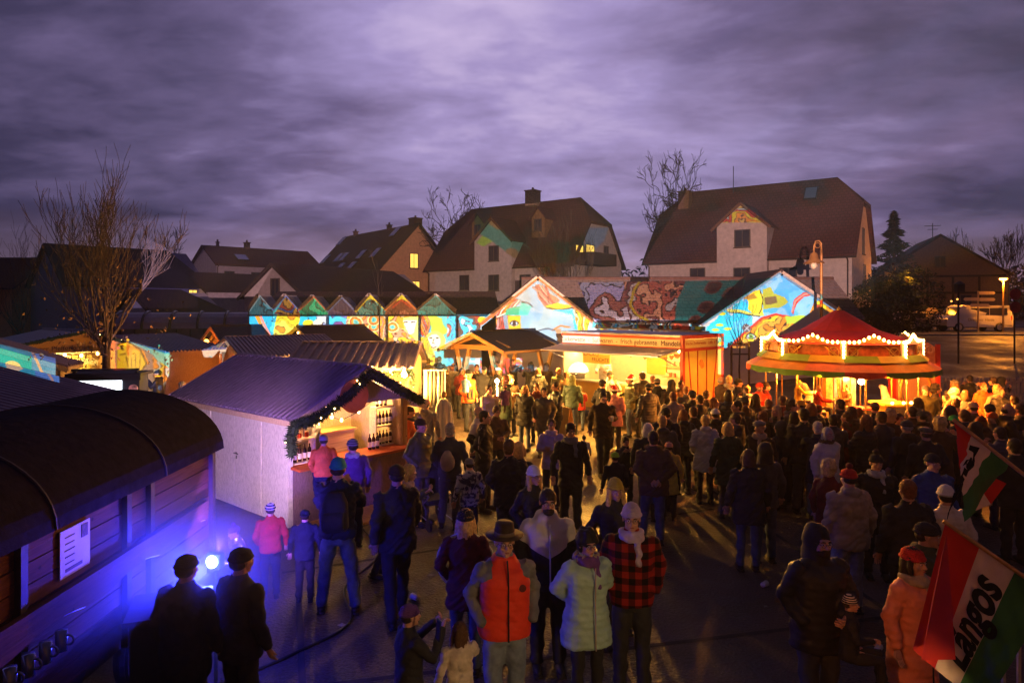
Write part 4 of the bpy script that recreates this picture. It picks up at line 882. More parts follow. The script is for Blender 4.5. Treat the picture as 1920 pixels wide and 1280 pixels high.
# cottage with two dormers (middle)
t, ro = house('house', 'cottage with half-hipped dark roof, chimney and two small dormers in the middle', (5.57, 62), (.81, -.588), None, 17.8, 9.5, 7.95, 14.2, PLAST, hipz=11.6, inset=2)
x0, _ = hit_front(t, 897); x1, _ = hit_front(t, 966); gable_dormer(t, ro, x0, x1, 10.2, 12.3, PLAST, TILE, y0=-.62, zlow=-.5)
win_front(t, 926, 475, 1.15, 1.45, y0=-.64)
for px in (871, 926, 985): win_front(t, px, 530, 1.2, 1.5, y0=-.64 if px == 926 else 0)
for px, zz in ((898, 12.3), (1011, 12.6)):
    x, _ = hit_front(t, px, 1.6); b = MB(); b.prism([(x - .75, 1.4, 10.4), (x + .75, 1.4, 10.4), (x + .75, 1.4, 12.3), (x, 1.4, 13.2), (x - .75, 1.4, 12.3)], (0, 3, 0)); d = b.obj('dormer', mk((.22, .12, .05), .8), t)
    b = MB()
    for sg in (-1, 1): b.prism([(x, 1.1, 13.3), (x + sg * 1.1, 1.1, 12.05), (x + sg * 1.1, 5, 12.05), (x, 5, 13.3)], (0, 0, .12))
    r2 = b.obj('dormer_roof', roofmat(), t); uvroof(r2.data); window(t, (x, 1.38, 11.6), .8, 1.1, (1, 0, 0), (0, -1, 0))
x, _ = hit_front(t, 997, 4); chimney(t, ro, x, 4.2, 14.7, 1.15, 1.5, mk((.34, .22, .14), .9, .3, 6, .3))
win_side(t, 1086, 474, 1.4, 1.4, True); win_side(t, 1106, 474, 1.6, 1.5, True); win_side(t, 1136, 478, .9, 1.7)
b = MB(); b.box((1.0, 2.4, 7.6), (1.9, 4.6, .15)); b.box((1.92, 2.4, 8.15), (.06, 4.6, .95)); b.box((1.0, .1, 8.15), (1.8, .06, .95)); b.box((1.0, 4.7, 8.15), (1.8, .06, .95)); b.obj('balcony', TRIM, t)
# brown-roofed house with skylights and orange gable
t, ro = house('house', 'house with a big brown roof full of skylights and an orange gable', (-15, 78), (.625, -.78), None, 20, 10, 8.1, 13.4, PLASTO, (.10, .042, .035))
for px, py, fr in ((613, 0, .35), (638, 0, .35), (648, 0, .35), (680, 0, .35), (707, 0, .35), (643, 0, .85), (744, 0, .85), (640, 0, .06), (661, 0, .06)):
    x, _ = hit_front(t, px, 5 * fr); skylight(t, ro, x, fr, 10, 8.1, 13.4, 1.2, 1.5)
win_side(t, 776, 489, 1.1, 1.7, True); win_side(t, 779, 541, 1.1, 1.7, True)
for px in (667, 730): x, _ = hit_front(t, px, 5); chimney(t, ro, x, 5, 13.6, .5, .8)
x, _ = hit_front(t, 779, 5.6); chimney(t, ro, x, 5.6, 13.7, 1.2, 1.3)
# pale house further left
t, ro = house('house', 'pale house with two gables and a red roof, left of the skylight house', (-26.4, 93.8), (.7, .7), None, 14, 8, 9, 11.3, PLASTP)
x, _ = hit_front(t, 452, 1.2); skylight(t, ro, x, .3, 8, 9, 11.3, 1.4, 1.4)
for px, py in ((430, 520), (480, 522)): win_front(t, px, py, 1.2, 1.5)
chimney(t, ro, hit_front(t, 463, 4)[0], 4, 11.6, .6, 1.1); chimney(t, ro, hit_front(t, 408, 4)[0], 4, 11.5, .3, .9)
# long barn
def barn(name, label, A, u, L, hw, ze, za, wall, roofc, win=None, cat='barn', hip=False):
    u = Vector((*u, 0)).normalized(); v = Vector((u.y, -u.x, 0)); t = thing(name, label, cat, (A[0], A[1], A[2] if len(A) > 2 else 0), math.atan2(v.y, v.x))
    b = MB(); b.prism([(-hw, 0, -1), (hw, 0, -1), (hw, 0, ze), (0, 0, za - .05), (-hw, 0, ze)], (0, L, 0)); b.obj('wall', wall, t)
    b = MB(); s = (za - ze) / hw; oh = .35; hp = 1.8 if hip else -oh
    for sg in (-1, 1): b.prism([(0, -oh, za + .03), (sg * (hw + oh), -oh, ze - s * oh + .03), (sg * (hw + oh), L + oh, ze - s * oh + .03), (0, L - hp, za + .03)], (0, 0, .15))
    if hip: b.prism([(-hw - oh, L + oh, ze - s * oh), (hw + oh, L + oh, ze - s * oh), (0, L - hp, za)], (0, 0, .16))
    ro = b.obj('roof', roofmat(roofc), t); uvroof(ro.data)
    b = MB()
    for sg in (-1, 1): b.bar((0, -oh - .03, za), (sg * (hw + oh), -oh - .03, ze - s * oh), .05, .22)
    b.obj('bargeboard', TRIM, ro); return t, ro
t, ro = barn('barn', 'long dark-roofed barn with a pale gable and one dark loft window', (-17.4, 50), (.43, .9), 16.6, 3, 4.5, 6.8, PLAST, (.075, .032, .030), hip=True)
window(t, (.1, -.02, 5.1), .8, 1.3, (1, 0, 0), (0, -1, 0))
t, ro = barn('house', 'dark house with a broad black roof and one small lit window, left', (-40.8, 60), (.65, .76), 12, 5, 5.6, 9.1, mk((.16, .13, .24), .9), (.035, .02, .03), cat='house', hip=True)
y_ = 11; window(t, (5.02, y_ - .6, 4.6), .8, 1.4, (0, 1, 0), (1, 0, 0), True); window(t, (5.02, 4, 4.4), .9, 1.2, (0, 1, 0), (1, 0, 0)); window(t, (5.02, 7.5, 4.4), .9, 1.2, (0, 1, 0), (1, 0, 0))
t, ro = barn('house', 'farthest left house, dark roof over an orange wall', (-60, 66), (1, .02), 15, 5, 5.4, 8.3, mk((.35, .12, .05), .9), (.02, .014, .02), cat='house')
window(t, (5.02, 9, 3.6), 1, 1.2, (0, 1, 0), (1, 0, 0)); window(t, (5.02, 12.6, 3.7), .9, 1.1, (0, 1, 0), (1, 0, 0))
barn('shed', 'small shed with a dark hipped roof in front of the pale house', (-26.5, 48), (.62, .78), 5, 3.0, 3.3, 4.8, PLASTP, (.06, .028, .03), cat='shed', hip=True)
barn('shed', 'low gabled annex with a red roof below the pale house', (-31, 66), (.62, .78), 7, 3.2, 5.2, 6.9, PLASTP, (.08, .035, .035), cat='shed')
t, ro = barn('house', 'dark half-timbered house with a steep gable beyond the street on the right', (46.4, 74), (.35, .94), 12, 6.2, 7.2, 11.4, mk((.20, .12, .07), .9), (.03, .016, .014), cat='house')
b = MB()
for x in (-5.8, -3.6, -1.2, 1.2, 3.6, 5.8): b.box((x, -.04, 3.9), (.22, .08, 6.2))
for z in (1.2, 3.6, 5.2, 7.0): b.box((0, -.05, z), (12, .08, .22))
b.obj('timber_frame', mk((.03, .018, .014), .8), t)
for x, z in ((-4.7, 4.4), (-2.4, 4.4), (2.4, 4.4), (0, 8.6)): window(t, (x, -.02, z), 1.0, 1.1, (1, 0, 0), (0, -1, 0))
b = MB(); b.tube([(-.3, 2, 11), (-.3, 2, 13)], .04, 5); b.tube([(-1.1, 2, 12.7), (.5, 2, 12.7)], .03, 5); b.tube([(-.8, 2, 12.3), (.2, 2, 12.3)], .03, 5); b.obj('aerial', DARKW, ro)

# ------------------------------------------------------------------ the long low building with the projected pictures
WALLM = mk((.62, .60, .58), .9, .05, 3, .1); BOARD = mk((.30, .26, .22), .85, .2, 3, .3, kind='wood', p='z'); WY = 31.0
t = thing('market_building', 'long low building covered in projected pictures, with small gables and two large gables', 'building', (0, WY, 0))
def X_(px, Y=WY): return (px - 960) / K * Y
def Z_(py, Y=WY): return CH - (py - H0) * Y / K
b = MB(); b.box(((X_(467) + X_(930)) / 2, .15, Z_(592) / 2), (X_(930) - X_(467), .3, Z_(592)))
b.box(((X_(1100) + X_(1330)) / 2, 1.2, 1.55), (X_(1330) - X_(1100) + 1, .3, 3.1)); b.obj('wall', WALLM, t)
for x0, xm, x1, za in ((903, 1008, 1116, 519), (1318, 1461, 1604, 510)):
    b = MB(); b.prism([(X_(x0), 0, 0), (X_(x1), 0, 0), (X_(x1), 0, Z_(606)), (X_(xm), 0, Z_(za)), (X_(x0), 0, Z_(606))], (0, .3, 0)); b.obj('gable_wall', WALLM, t)
    b = MB()
    for a in (x0, x1):
        e = X_(a) + (.25 if a > xm else -.25); ze_ = Z_(606) - .16
        b.prism([(X_(xm), -.25, Z_(za) + .03), (e, -.25, ze_), (e, 4.5, ze_), (X_(xm), 4.5, Z_(za) + .03)], (0, 0, .10))
    r2 = b.obj('gable_roof', roofmat((.12, .07, .065)), t); uvroof(r2.data); b = MB()
    for a in (x0, x1): e = X_(a) + (.25 if a > xm else -.25); b.bar((X_(xm), -.3, Z_(za) - .06), (e, -.3, Z_(606) - .22), .05, .22)
    b.obj('bargeboard', mk((.6, .5, .42), .8), r2)
b = MB(); yr = 4.0; zr = CH - (527 - H0) * (WY + yr) / K; ze_ = 3.1
b.prism([(X_(980), 0.9, ze_), (X_(1640), .9, ze_), (X_(1640), yr, zr), (X_(980), yr, zr)], (0, 0, .12)); b.prism([(X_(980), 2 * yr, ze_), (X_(1640), 2 * yr, ze_), (X_(1640), yr, zr), (X_(980), yr, zr)], (0, 0, .12))
r2 = b.obj('roof', mk((.34, .26, .25), .8, .2, 9, .5, kind='tiles', p=(1,)), t); uvroof(r2.data)
# real tile courses: raised battens of tile along the slope
b = MB()
for i in range(24):
    f_ = i / 24; y = .9 + (yr - .9) * f_; z = ze_ + (zr - ze_) * f_; b.box(((X_(980) + X_(1640)) / 2, y, z + .135), (X_(1640) - X_(980), .05, .035))
tag(b.obj('tile_course', mk((.16, .10, .09), .8), r2), kind='stuff')
b = MB(); b.tube([(X_(980), yr, zr + .14), (X_(1640), yr, zr + .14)], .09, 8); b.obj('ridge', mk((.14, .07, .06), .8), r2)
b = MB(); b.tube([(X_(1105), .75, 3.02), (X_(1330), .75, 3.02)], .07, 8); b.obj('gutter', TRIM, t)
b = MB(); yr = 3; zr = CH - (550 - H0) * (WY + yr) / K; b.prism([(X_(478), .4, 3.25), (X_(935), .4, 3.25), (X_(925), yr, zr), (X_(478), yr, zr)], (0, 0, .1)); b.prism([(X_(478), 6, 3.2), (X_(935), 6, 3.2), (X_(925), yr, zr), (X_(478), yr, zr)], (0, 0, .1))
r2 = b.obj('roof', roofmat((.09, .045, .045)), t); uvroof(r2.data)
apx = [(487, 553), (536, 553), (588, 555), (641, 556), (694, 552), (753, 552), (817, 553)]
vals = [(467, 584), (512, 584), (561, 584), (614, 584), (667, 584), (722, 584), (783, 584), (856, 592)]
for i in range(7):
    (xa, _), (xm, ya), (xb, _) = vals[i], apx[i], vals[i + 1]
    g_ = MB(); n = 9
    def top(u_): xx = xa + (xb - xa) * u_; return 584 + (ya - 584) * (1 - abs(xx - xm) / (xm - xa if xx < xm else xb - xm))
    first = None
    for j in range(n):
        u0, u1 = j / n, (j + 1) / n - .012; q = MB(); d_ = -.10 if j % 2 else -.125
        xs = [xa + (xb - xa) * u0, xa + (xb - xa) * u1]; pts = [(X_(xs[0]), d_, Z_(591.5)), (X_(xs[1]), d_, Z_(591.5)), (X_(xs[1]), d_, Z_(min(584, top(u1)))), (X_(xs[0]), d_, Z_(min(584, top(u0))))]
        if xs[0] < xm < xs[1]: pts.insert(3, (X_(xm), d_, Z_(ya)))
        q.prism(pts, (0, .03, 0)); o = q.obj('board', BOARD, t)
    q = MB(); q.bar((X_(xa), -.2, Z_(582)), (X_(xm), -.2, Z_(ya - 1)), .12, .12); q.bar((X_(xm), -.2, Z_(ya - 1)), (X_(xb), -.2, Z_(582)), .12, .12); q.prism([(X_(xa), -.08, Z_(586)), (X_(xm), -.08, Z_(ya)), (X_(xb), -.08, Z_(586))], (0, 1.6, 0)); q.obj('small_gable_frame', mk((.35, .3, .27), .8), t)
for px in (615, 726, 787, 857):
    q = MB(); q.box((X_(px), -.06, 1.65), (.12, .12, 3.3)); q.obj('post', mk((.05, .045, .05), .7), t)
q = MB(); q.box(((X_(467) + X_(930)) / 2, -.1, Z_(591)), (X_(930) - X_(467), .16, .09)); q.obj('beam', mk((.05, .045, .05), .7), t)
# barrel-roofed shelter to its left
t = thing('barrel_shelter', 'long dark shelter with a ribbed barrel roof left of the picture-lit building', 'shelter', (0, 0, 0))
A_, B_ = Vector((-17.5, 30.0, 0)), Vector((-12.0, 31.4, 0)); d_ = (B_ - A_).normalized(); q_ = Vector((-d_.y, d_.x, 0)); L_ = (B_ - A_).length; nseg = 5
b = MB(); b.prism([A_ + Vector((0, 0, 0)), B_, B_ + Vector((0, 0, 2.75)), A_ + Vector((0, 0, 2.75))], q_ * 2.0); b.obj('wall', mk((.075, .065, .085), .6, .2, 2, .2), t)
for i in range(nseg):
    b = MB(); pts = []
    for k in range(9): a = PI * k / 8; pts.append(A_ + d_ * (L_ * i / nseg + .04) + q_ * (1 - math.cos(a) * 1.12) + Vector((0, 0, 2.72 + math.sin(a) * .72)))
    b.prism(pts, d_ * (L_ / nseg - .08)); b.obj('roof_panel', mk((.20, .18, .25), .35, .1, 3, .1), t)
for i in range(nseg + 1):
    b = MB(); pts = [A_ + d_ * (L_ * i / nseg) + q_ * (1 - math.cos(PI * k / 10) * 1.17) + Vector((0, 0, 2.70 + math.sin(PI * k / 10) * .78)) for k in range(11)]; b.tube(pts, .06, 6); b.obj('arch', DARKW, t)
for i in range(10):
    b = MB(); b.box(A_ + d_ * (L_ * (i + .5) / 10) - q_ * .05 + Vector((0, 0, 1.35)), (.06, .06, 2.7)); b.obj('post', DARKW, t)

# ------------------------------------------------------------------ market stalls
METALR = mk((.17, .125, .20), .42, .12, 4, .08, .25, spec=.5); METALR2 = mk((.20, .14, .17), .45, .12, 4, .08, .2); SHING = mk((.035, .028, .042), .85, .3, 16, .4)
PANEL = mk((.52, .50, .47), .75, kind='osb', bump=.3); PINE = mk((.50, .27, .10), .65, kind='wood', p='y', bump=.12); PINEX = mk((.50, .27, .10), .65, kind='wood', p='x', bump=.12); PINEZ = mk((.50, .29, .12), .65, kind='wood', p='z', bump=.12)
BEIGE = mk((.44, .33, .22), .75, kind='osb', bump=.2); REDW = mk((.45, .09, .04), .5, kind='wood', p='x', bump=.1); DARK = mk((.015, .014, .018), .6, .1)
WARM = (1., .52, .14); WARMW = (1., .66, .28); ORANGE = (1., .25, .022)
BULB = mk((1, .8, .5), .4, 0, bump=0, emit=16, ecol=(1, .55, .15)); BULBW = mk((1, .8, .5), .4, 0, bump=0, emit=260, ecol=(1, .68, .28)); TINY = mk((1, .8, .5), .4, 0, bump=0, emit=16, ecol=(1, .6, .2))
GLASSB = mk((.03, .008, .01), .12, .1, 3, 0); GLASSG = mk((.02, .05, .02), .12, .1, 3, 0); LABELW = mk((.7, .62, .5), .7, .05)
def hut(name, label, A, u, L, hwl, hwr, ze, za, wall, roofm, ribs=.14, open_front=False, oh=.3, ohs=.22, cat='market stall', leftwall=True, rightwall=True, back=True, walls=True, fascia=None, zer=None, bargem=None):
    u = Vector((*u, 0)).normalized(); v = Vector((u.y, -u.x, 0)); t = thing(name, label, cat, (A[0], A[1], 0), math.atan2(v.y, v.x))
    if zer is None: zer = ze
    W = .05
    if walls:
        if leftwall: b = MB(); b.box((-hwl + W / 2, L / 2, ze / 2), (W, L, ze)); b.obj('side_wall', wall, t)
        if rightwall: b = MB(); b.box((hwr - W / 2, L / 2, zer / 2), (W, L, zer)); b.obj('side_wall', wall, t)
        if back: b = MB(); b.prism([(-hwl + W, L - W, 0), (hwr - W, L - W, 0), (hwr - W, L - W, zer), (0, L - W, za - .03), (-hwl + W, L - W, ze)], (0, W, 0)); b.obj('back_wall', wall, t)
        b = MB()
        if open_front: b.prism([(-hwl, 0, ze), (hwr, 0, zer), (0, 0, za - .02)], (0, W, 0))
        else: b.prism([(-hwl, 0, 0), (hwr, 0, 0), (hwr, 0, zer), (0, 0, za - .02), (-hwl, 0, ze)], (0, W - .005, 0))
        b.obj('gable_board' if open_front else 'front_wall', wall, t)
    for sg, hw, z_ in ((-1, hwl, ze), (1, hwr, zer)):
        s = (za - z_) / max(hw, .01) if hw > .3 else 0; xe = sg * (hw + (ohs if hw > .3 else .05)); ze_ = z_ - s * (abs(xe) - hw) + .02; z0 = za + .02
        b = MB(); n = max(1, int((L + 2 * oh) / ribs)) if ribs else 0
        nrm = Vector((-(ze_ - z0) * sg, 0, abs(xe))).normalized()
        b.prism([(0, -oh, z0), (xe, -oh, ze_), (xe, L + oh, ze_), (0, L + oh, z0)], nrm * .03)
        for i in range(n + 1 if ribs else 0):
            y = -oh + (L + 2 * oh) * i / n; a = Vector((0, y, z0)) + nrm * .03; e = Vector((xe, y, ze_)) + nrm * .03; w1, w2 = ribs * .28, ribs * .14; Y1 = Vector((0, w1, 0)); Y2 = Vector((0, w2, 0)); h_ = nrm * .045
            b.add([a - Y1, a - Y2 + h_, a + Y2 + h_, a + Y1, e - Y1, e - Y2 + h_, e + Y2 + h_, e + Y1], [(0, 1, 5, 4), (1, 2, 6, 5), (2, 3, 7, 6), (4, 5, 6, 7), (3, 2, 1, 0)])
        b.obj('roof', roofm, t)
        b = MB(); b.bar((0, -oh - .015, z0 - .05), (xe, -oh - .015, ze_ - .05), .03, .13); b.obj('bargeboard', bargem or wall, t)
        if hw > .3: b = MB(); b.box((xe, L / 2, ze_ - .03), (.03, L + 2 * oh, .09)); b.obj('fascia', bargem or wall, t)
    b = MB(); b.tube([(0, -oh, za + .06), (0, L + oh, za + .06)], .05, 6); b.obj('ridge_cap', roofm, t)
    return t
def W2(t, p): 
    a = t.rotation_euler.z; return Vector((t.location.x + p[0] * math.cos(a) - p[1] * math.sin(a), t.location.y + p[0] * math.sin(a) + p[1] * math.cos(a), t.location.z + p[2]))
def bulbs(parent_t, pts, mat, r=.018, name='string_lights', label=None, wire=True, sag=.0):
    """a cable with glowing bulbs through pts (world space): a thing of its own"""
    t = thing(name, label, 'string lights', pts[0]); o = Vector(pts[0]); P_ = [Vector(p) - o for p in pts]
    if wire: b = MB(); b.tube(P_, .006, 4); b.obj('cable', DARK, t)
    me = None
    for p in P_:
        if me is None: b = MB(); b.ell((0, 0, 0), (r, r, r * 1.3), nu=8, nv=6); ob = b.obj('bulb', mat, t, True, p); me = ob.data
        else: ob = link('bulb', me, t, p)
    return t
def garland(label, pts, r, n, seed, lights=0, name='fir_garland'):
    rr = random.Random(seed); b = MB(); P_ = [Vector(p) for p in pts]; b.tube(P_, r * .55, 6, cap=True); segs = [(P_[i], P_[i + 1]) for i in range(len(P_) - 1)]; tot = [(a - c).length for a, c in segs]
    lb = []
    for i in range(n):
        a, c = rr.choices(segs, tot)[0]; p = a.lerp(c, rr.random()); d = Vector((rr.gauss(0, 1), rr.gauss(0, 1), rr.gauss(0, 1))).normalized(); p2 = p + d * r * rr.uniform(.5, 1.25); e = d.cross(Vector((rr.gauss(0, 1), rr.gauss(0, 1), rr.gauss(0, 1)))).normalized() * .022
        b.add([p + d * r * .2 - e, p + d * r * .2 + e, p2], [(0, 1, 2)])
        if i % 40 == 0: lb.append(p2)
    t = thing(name, label, 'garland', P_[0]); b.v = [tuple(Vector(v) - P_[0]) for v in b.v]
    tag(b.obj('fir_needles', mk((.02, .035, .018), .8, .3), t), kind='stuff')
    if lights:
        me = None
        for p in rr.sample(lb, min(lights, len(lb))):
            if me is None: q = MB(); q.ell((0, 0, 0), (.012, .012, .016), nu=6, nv=5); ob = q.obj('bulb', TINY, t, True, p - P_[0]); me = ob.data
            else: link('bulb', me, t, p - P_[0])
    return t
def bottle(proto=[None]):
    if proto[0]: return proto[0]
    q = MB(); q.tube([(0, 0, 0), (0, 0, .19), (0, 0, .225), (0, 0, .25), (0, 0, .31)], [.037, .037, .03, .014, .014], 10); me = q.mesh('bottle', True); me.materials.append(GLASSB)
    q = MB(); q.tube([(0, 0, .05), (0, 0, .15)], .0385, 10, cap=False); m2 = q.mesh('label', True); m2.materials.append(LABELW); proto[0] = (me, m2); return proto[0]
BG = {}
ORD = ['first', 'second', 'third', 'fourth', 'fifth', 'sixth', 'seventh', 'eighth', 'ninth', 'tenth', 'eleventh', 'twelfth', 'thirteenth', 'fourteenth', 'fifteenth', 'sixteenth', 'seventeenth']
def place_bottle(p, label, group, s=1.):
    BG[label] = k_ = BG.get(label, -1) + 1
    me, m2 = bottle(); o = link('bottle', me, None, p); o.scale = (s,) * 3; tag(o, label.replace('bottle', 'bottle, ' + ORD[k_] + ' from left,', 1), 'bottle', group); link('label', m2, o)
def crate(t_, c, w_, d_, h_, shelves, label, rz):
    t = thing('wooden_crate', label, 'crate', c, rz); q = MB()
    q.box((0, 0, .012), (w_, d_, .024)); q.box((0, 0, h_), (w_, d_, .024)); q.box((-w_ / 2, 0, h_ / 2), (.024, d_ - .002, h_ - .03)); q.box((w_ / 2, 0, h_ / 2), (.024, d_ - .002, h_ - .03)); q.obj('frame', mk((.7, .6, .42), .6, kind='wood', p='x'), t)
    for i in range(1, shelves + 1): q = MB(); q.box((0, .01, h_ * i / (shelves + 1)), (w_ - .03, d_ - .03, .018)); q.obj('shelf', mk((.7, .6, .42), .6, kind='wood', p='x'), t)
    return t

# --- drinks stall (nearest, white panelled door wall)
DS = hut('market_stall', 'drinks stall with white panelled side wall, corrugated purple roof and lit counter', (-2.89, 12.36), (-.76, .65), 3.7, 1.25, 1.18, 1.93, 2.58, BEIGE, METALR, open_front=True, oh=.42, leftwall=False)
rz = DS.rotation_euler.z
for i, (a, c_) in enumerate(((0, .92), (.93, 1.86), (1.87, 2.79), (2.80, 3.70))):
    b = MB(); b.box((-1.235 - (.006 if i % 2 else 0), (a + c_) / 2, .965), (.04, c_ - a - .012, 1.87)); b.obj('wall_panel', PANEL, DS)
b = MB(); b.box((-1.29, 1.78, 1.02), (.05, .02, .02)); b.tube([(-1.31, 1.80, 1.02), (-1.31, 1.66, 1.02)], .011, 8); b.box((-1.265, 1.79, .94), (.01, .03, .06)); b.obj('door_handle', mk((.1, .1, .1), .3, .1, metal=.8), DS)
b = MB(); b.box((-1.25, .04, .965), (.09, .09, 1.9)); b.obj('corner_post', PANEL, DS); b = MB(); b.box((1.25, .04, .965), (.09, .09, 1.9)); b.obj('corner_post', PINEZ, DS)
b = MB(); b.box((0, -.02, .48), (2.42, .04, .96)); b.obj('counter_front', mk((.16, .10, .14), .75, kind='osb'), DS)
b = MB(); b.box((0, .02, 1.0), (2.5, .62, .045)); b.obj('counter_top', REDW, DS)
b = MB(); b.box((0, .9, .02), (2.4, 3.4, .04)); b.obj('floorboard', PINE, DS)
b = MB(); b.box((0, 1.6, 1.0), (2.36, .03, 1.95)); b.obj('inner_board', mk((.62, .5, .32), .7, kind='osb'), DS)
b = MB(); b.box((.25, .95, 1.08), (.7, .4, .5)); b.box((.25, .95, 1.34), (.78, .46, .03)); b.obj('inner_table', PINEX, DS)
b = MB(); b.tube([(-.33, -.52, 2.16), (-.33, -.49, 2.16)], .29, 32); b.tube([(-.33, -.5, 2.16), (-.33, -.5, 2.5)], .006, 5); b.obj('round_sign', mk((.42, .12, .03), .7, .12), DS)
cr = crate(DS, W2(DS, (-.98, .16, 1.024)), .50, .2, .40, 0, 'pale open crate at the left end of the drinks counter holding dark bottles', rz)
for i in range(5): place_bottle(W2(DS, (-1.17 + i * .095, .15, 1.05)), 'dark bottle in the crate at the left counter end', 'bottles in the left counter crate', .92)
cr = crate(DS, W2(DS, (.93, .3, 1.024)), .46, .2, .74, 1, 'tall pale two-tier crate shelf at the right end of the drinks counter', rz)
for k in range(2):
    for i in range(5): place_bottle(W2(DS, (.76 + i * .085, .28, 1.05 + k * .375)), 'dark bottle on the ' + ('lower', 'upper')[k] + ' tier of the right counter crate', 'bottles in the right crate shelf', .85)
for i in range(3): place_bottle(W2(DS, (.80 + i * .1, .3, 1.78)), 'amber bottle standing on top of the tall crate shelf', 'bottles on top of the crate shelf', .85)
for i in range(3): place_bottle(W2(DS, (.48 + i * .09, .12, 1.024)), 'dark bottle loose on the counter beside the tall crate', 'loose bottles on the counter', .95)
cr = crate(DS, W2(DS, (-.45, 1.35, 1.15)), .45, .2, .62, 1, 'pale crate shelf with bottles on the inner wall of the drinks stall', rz)
for k in range(2):
    for i in range(3): place_bottle(W2(DS, (-.58 + i * .11, 1.33, 1.18 + k * .31)), 'bottle on the ' + ('lower', 'upper')[k] + ' shelf of the inner wall crate', 'bottles at the back of the drinks stall', .8)
for i in range(3):
    o = MB().tube([(0, 0, 0), (0, 0, .07), (0, 0, .085)], [.035, .035, .03], 12).tube([(0, 0, .086), (0, 0, .10)], .033, 12, 1).obj('jam_jar', [mk((.35, .03, .01), .2, .1), mk((.5, .35, .1), .4)], None, True, W2(DS, (-1.12 + i * .14, .16, 1.45))); tag(o, 'small red jam jar, ' + ORD[i] + ' from left, on the left counter crate', 'jar', 'jars on the left crate')
bulbs(None, [W2(DS, p) for p in ((-.62, -.1, 1.9), (-.3, .2, 1.72), (.05, .4, 1.60), (.4, .35, 1.72), (.62, .2, 1.93), (.85, .1, 2.0), (1.1, .1, 2.05), (.9, .35, 1.85))], BULB, .028, label='string of warm bulbs hung inside the drinks stall')
lamp('POINT', W2(DS, (.75, .5, 1.88)), WARM, 60, .05); lamp('POINT', W2(DS, (-.1, .75, 1.78)), WARM, 85, .05); lamp('POINT', W2(DS, (-.85, .6, 1.7)), (1, .3, .2), 25, .05)
gp_ = [W2(DS, p) for p in ((-1.52, -.5, 1.35), (-1.55, -.5, 1.6), (-1.50, -.5, 1.80), (-1.1, -.52, 1.86), (-.75, -.52, 2.02), (-.35, -.54, 2.28), (0, -.52, 2.52), (.35, -.54, 2.36), (.75, -.54, 2.12), (1.2, -.52, 1.92))]
garland('fir garland along the gable edge of the drinks stall, its left end hanging down', gp_, .12, 5200, 4, 14)
# --- second stall with the bright bulb
FS = hut('market_stall', 'stall with ribbed mauve roof behind the drinks stall, a glaring bulb under its eave', (-6.0, 19.9), (1, .001), 3.2, 1.2, 1.35, 2.12, 2.6, BEIGE, METALR2, ribs=.24, oh=.12, ohs=.3, rightwall=False, zer=2.12)
for y in (.06, 3.14): b = MB(); b.box((1.3, y, 1.05), (.08, .08, 2.1)); b.obj('post', PINEZ, FS)
b = MB(); b.box((1.25, 1.6, .95), (.5, 3.0, .05)); b.box((1.3, 1.6, .46), (.04, 3.0, .92)); b.obj('counter', REDW, FS)
b = MB(); b.box((.2, 1.6, 1.1), (.04, 3.0, 1.9)); b.obj('inner_board', mk((.62, .5, .32), .7, kind='osb'), FS)
bp = P(757, 700, 17.9); bulbs(None, [bp + Vector((-.9, .35, .12)), bp + Vector((-.4, .3, .02)), bp + Vector((0, 0, .0))], BULB, .03, label='cable with warm bulbs under the mauve roofed stall')
o = MB().ell((0, 0, 0), (.07, .07, .07), nu=14, nv=10).tube([(0, 0, .06), (0, 0, .16)], .02, 8).obj('work_lamp', [BULBW], None, True, bp + Vector((.03, -.1, -.02))); tag(o, 'glaring bare bulb under the eave of the mauve roofed stall', 'lamp')
lamp('POINT', bp + Vector((.03, -.25, -.02)), (1, .46, .08), 2000, .07)
lamp('POINT', W2(FS, (.8, 2.2, 1.8)), WARM, 45, .06)
garland('fir garland along the front eave of the mauve roofed stall', [W2(FS, p) for p in ((1.62, -.1, 1.98), (1.66, .8, 1.9), (1.66, 1.7, 1.98), (1.66, 2.6, 1.9), (1.64, 3.3, 1.98), (1.6, 3.36, 1.6))], .11, 2600, 9, 8)
# clothes rack and cloaked stand beside it
rk = thing('clothes_rack', 'pale clothes rack with striped scarves hanging beside the glaring bulb', 'clothes rack', P(815, 760, 18.4) * 1.0); rk.location.z = 0
b = MB(); 
for x in (-.28, .28): b.box((x, 0, 1.0), (.03, .03, 2.0)); b.box((x, 0, .02), (.04, .4, .03))
b.box((0, 0, 1.99), (.62, .03, .03)); b.obj('frame', mk((.65, .55, .4), .6, .1), rk)
for i, c_ in enumerate(('cream', 'beige', 'grey', 'white', 'charcoal')):
    b = MB(); b.rings([(-.22 + i * .11, 0, 1.05 - .05 * (i % 2), .045, .03), (-.22 + i * .11, 0, 1.5, .05, .035), (-.22 + i * .11, 0, 1.97, .035, .03)], 10, 2); b.obj('scarf', mk(COL[c_], .9, .1, kind='stripe', p=(9, 'Z', (.03, .03, .03))) if i in (2, 3) else fab(c_), rk, True)
ck = thing('display_stand', 'draped pale cloak on a display stand in front of the clothes rack', 'display stand', (P(832, 760, 16.6)[0], 16.6, 0))
b = MB(); b.rings([(0, 0, .35, .30, .22), (0, 0, .8, .24, .18), (0, 0, 1.3, .18, .13), (0, 0, 1.45, .07, .07)], 24, 2); me = remesh(b, .02, 2, lambda c: .016 * np.sin(9 * np.arctan2(c[:, 1], c[:, 0]))); me.materials.append(mk(COL['light grey'], .9, .1, kind='stripe', p=(2.2, 'X', (.55, .5, .42)))); link('cloak', me, ck)
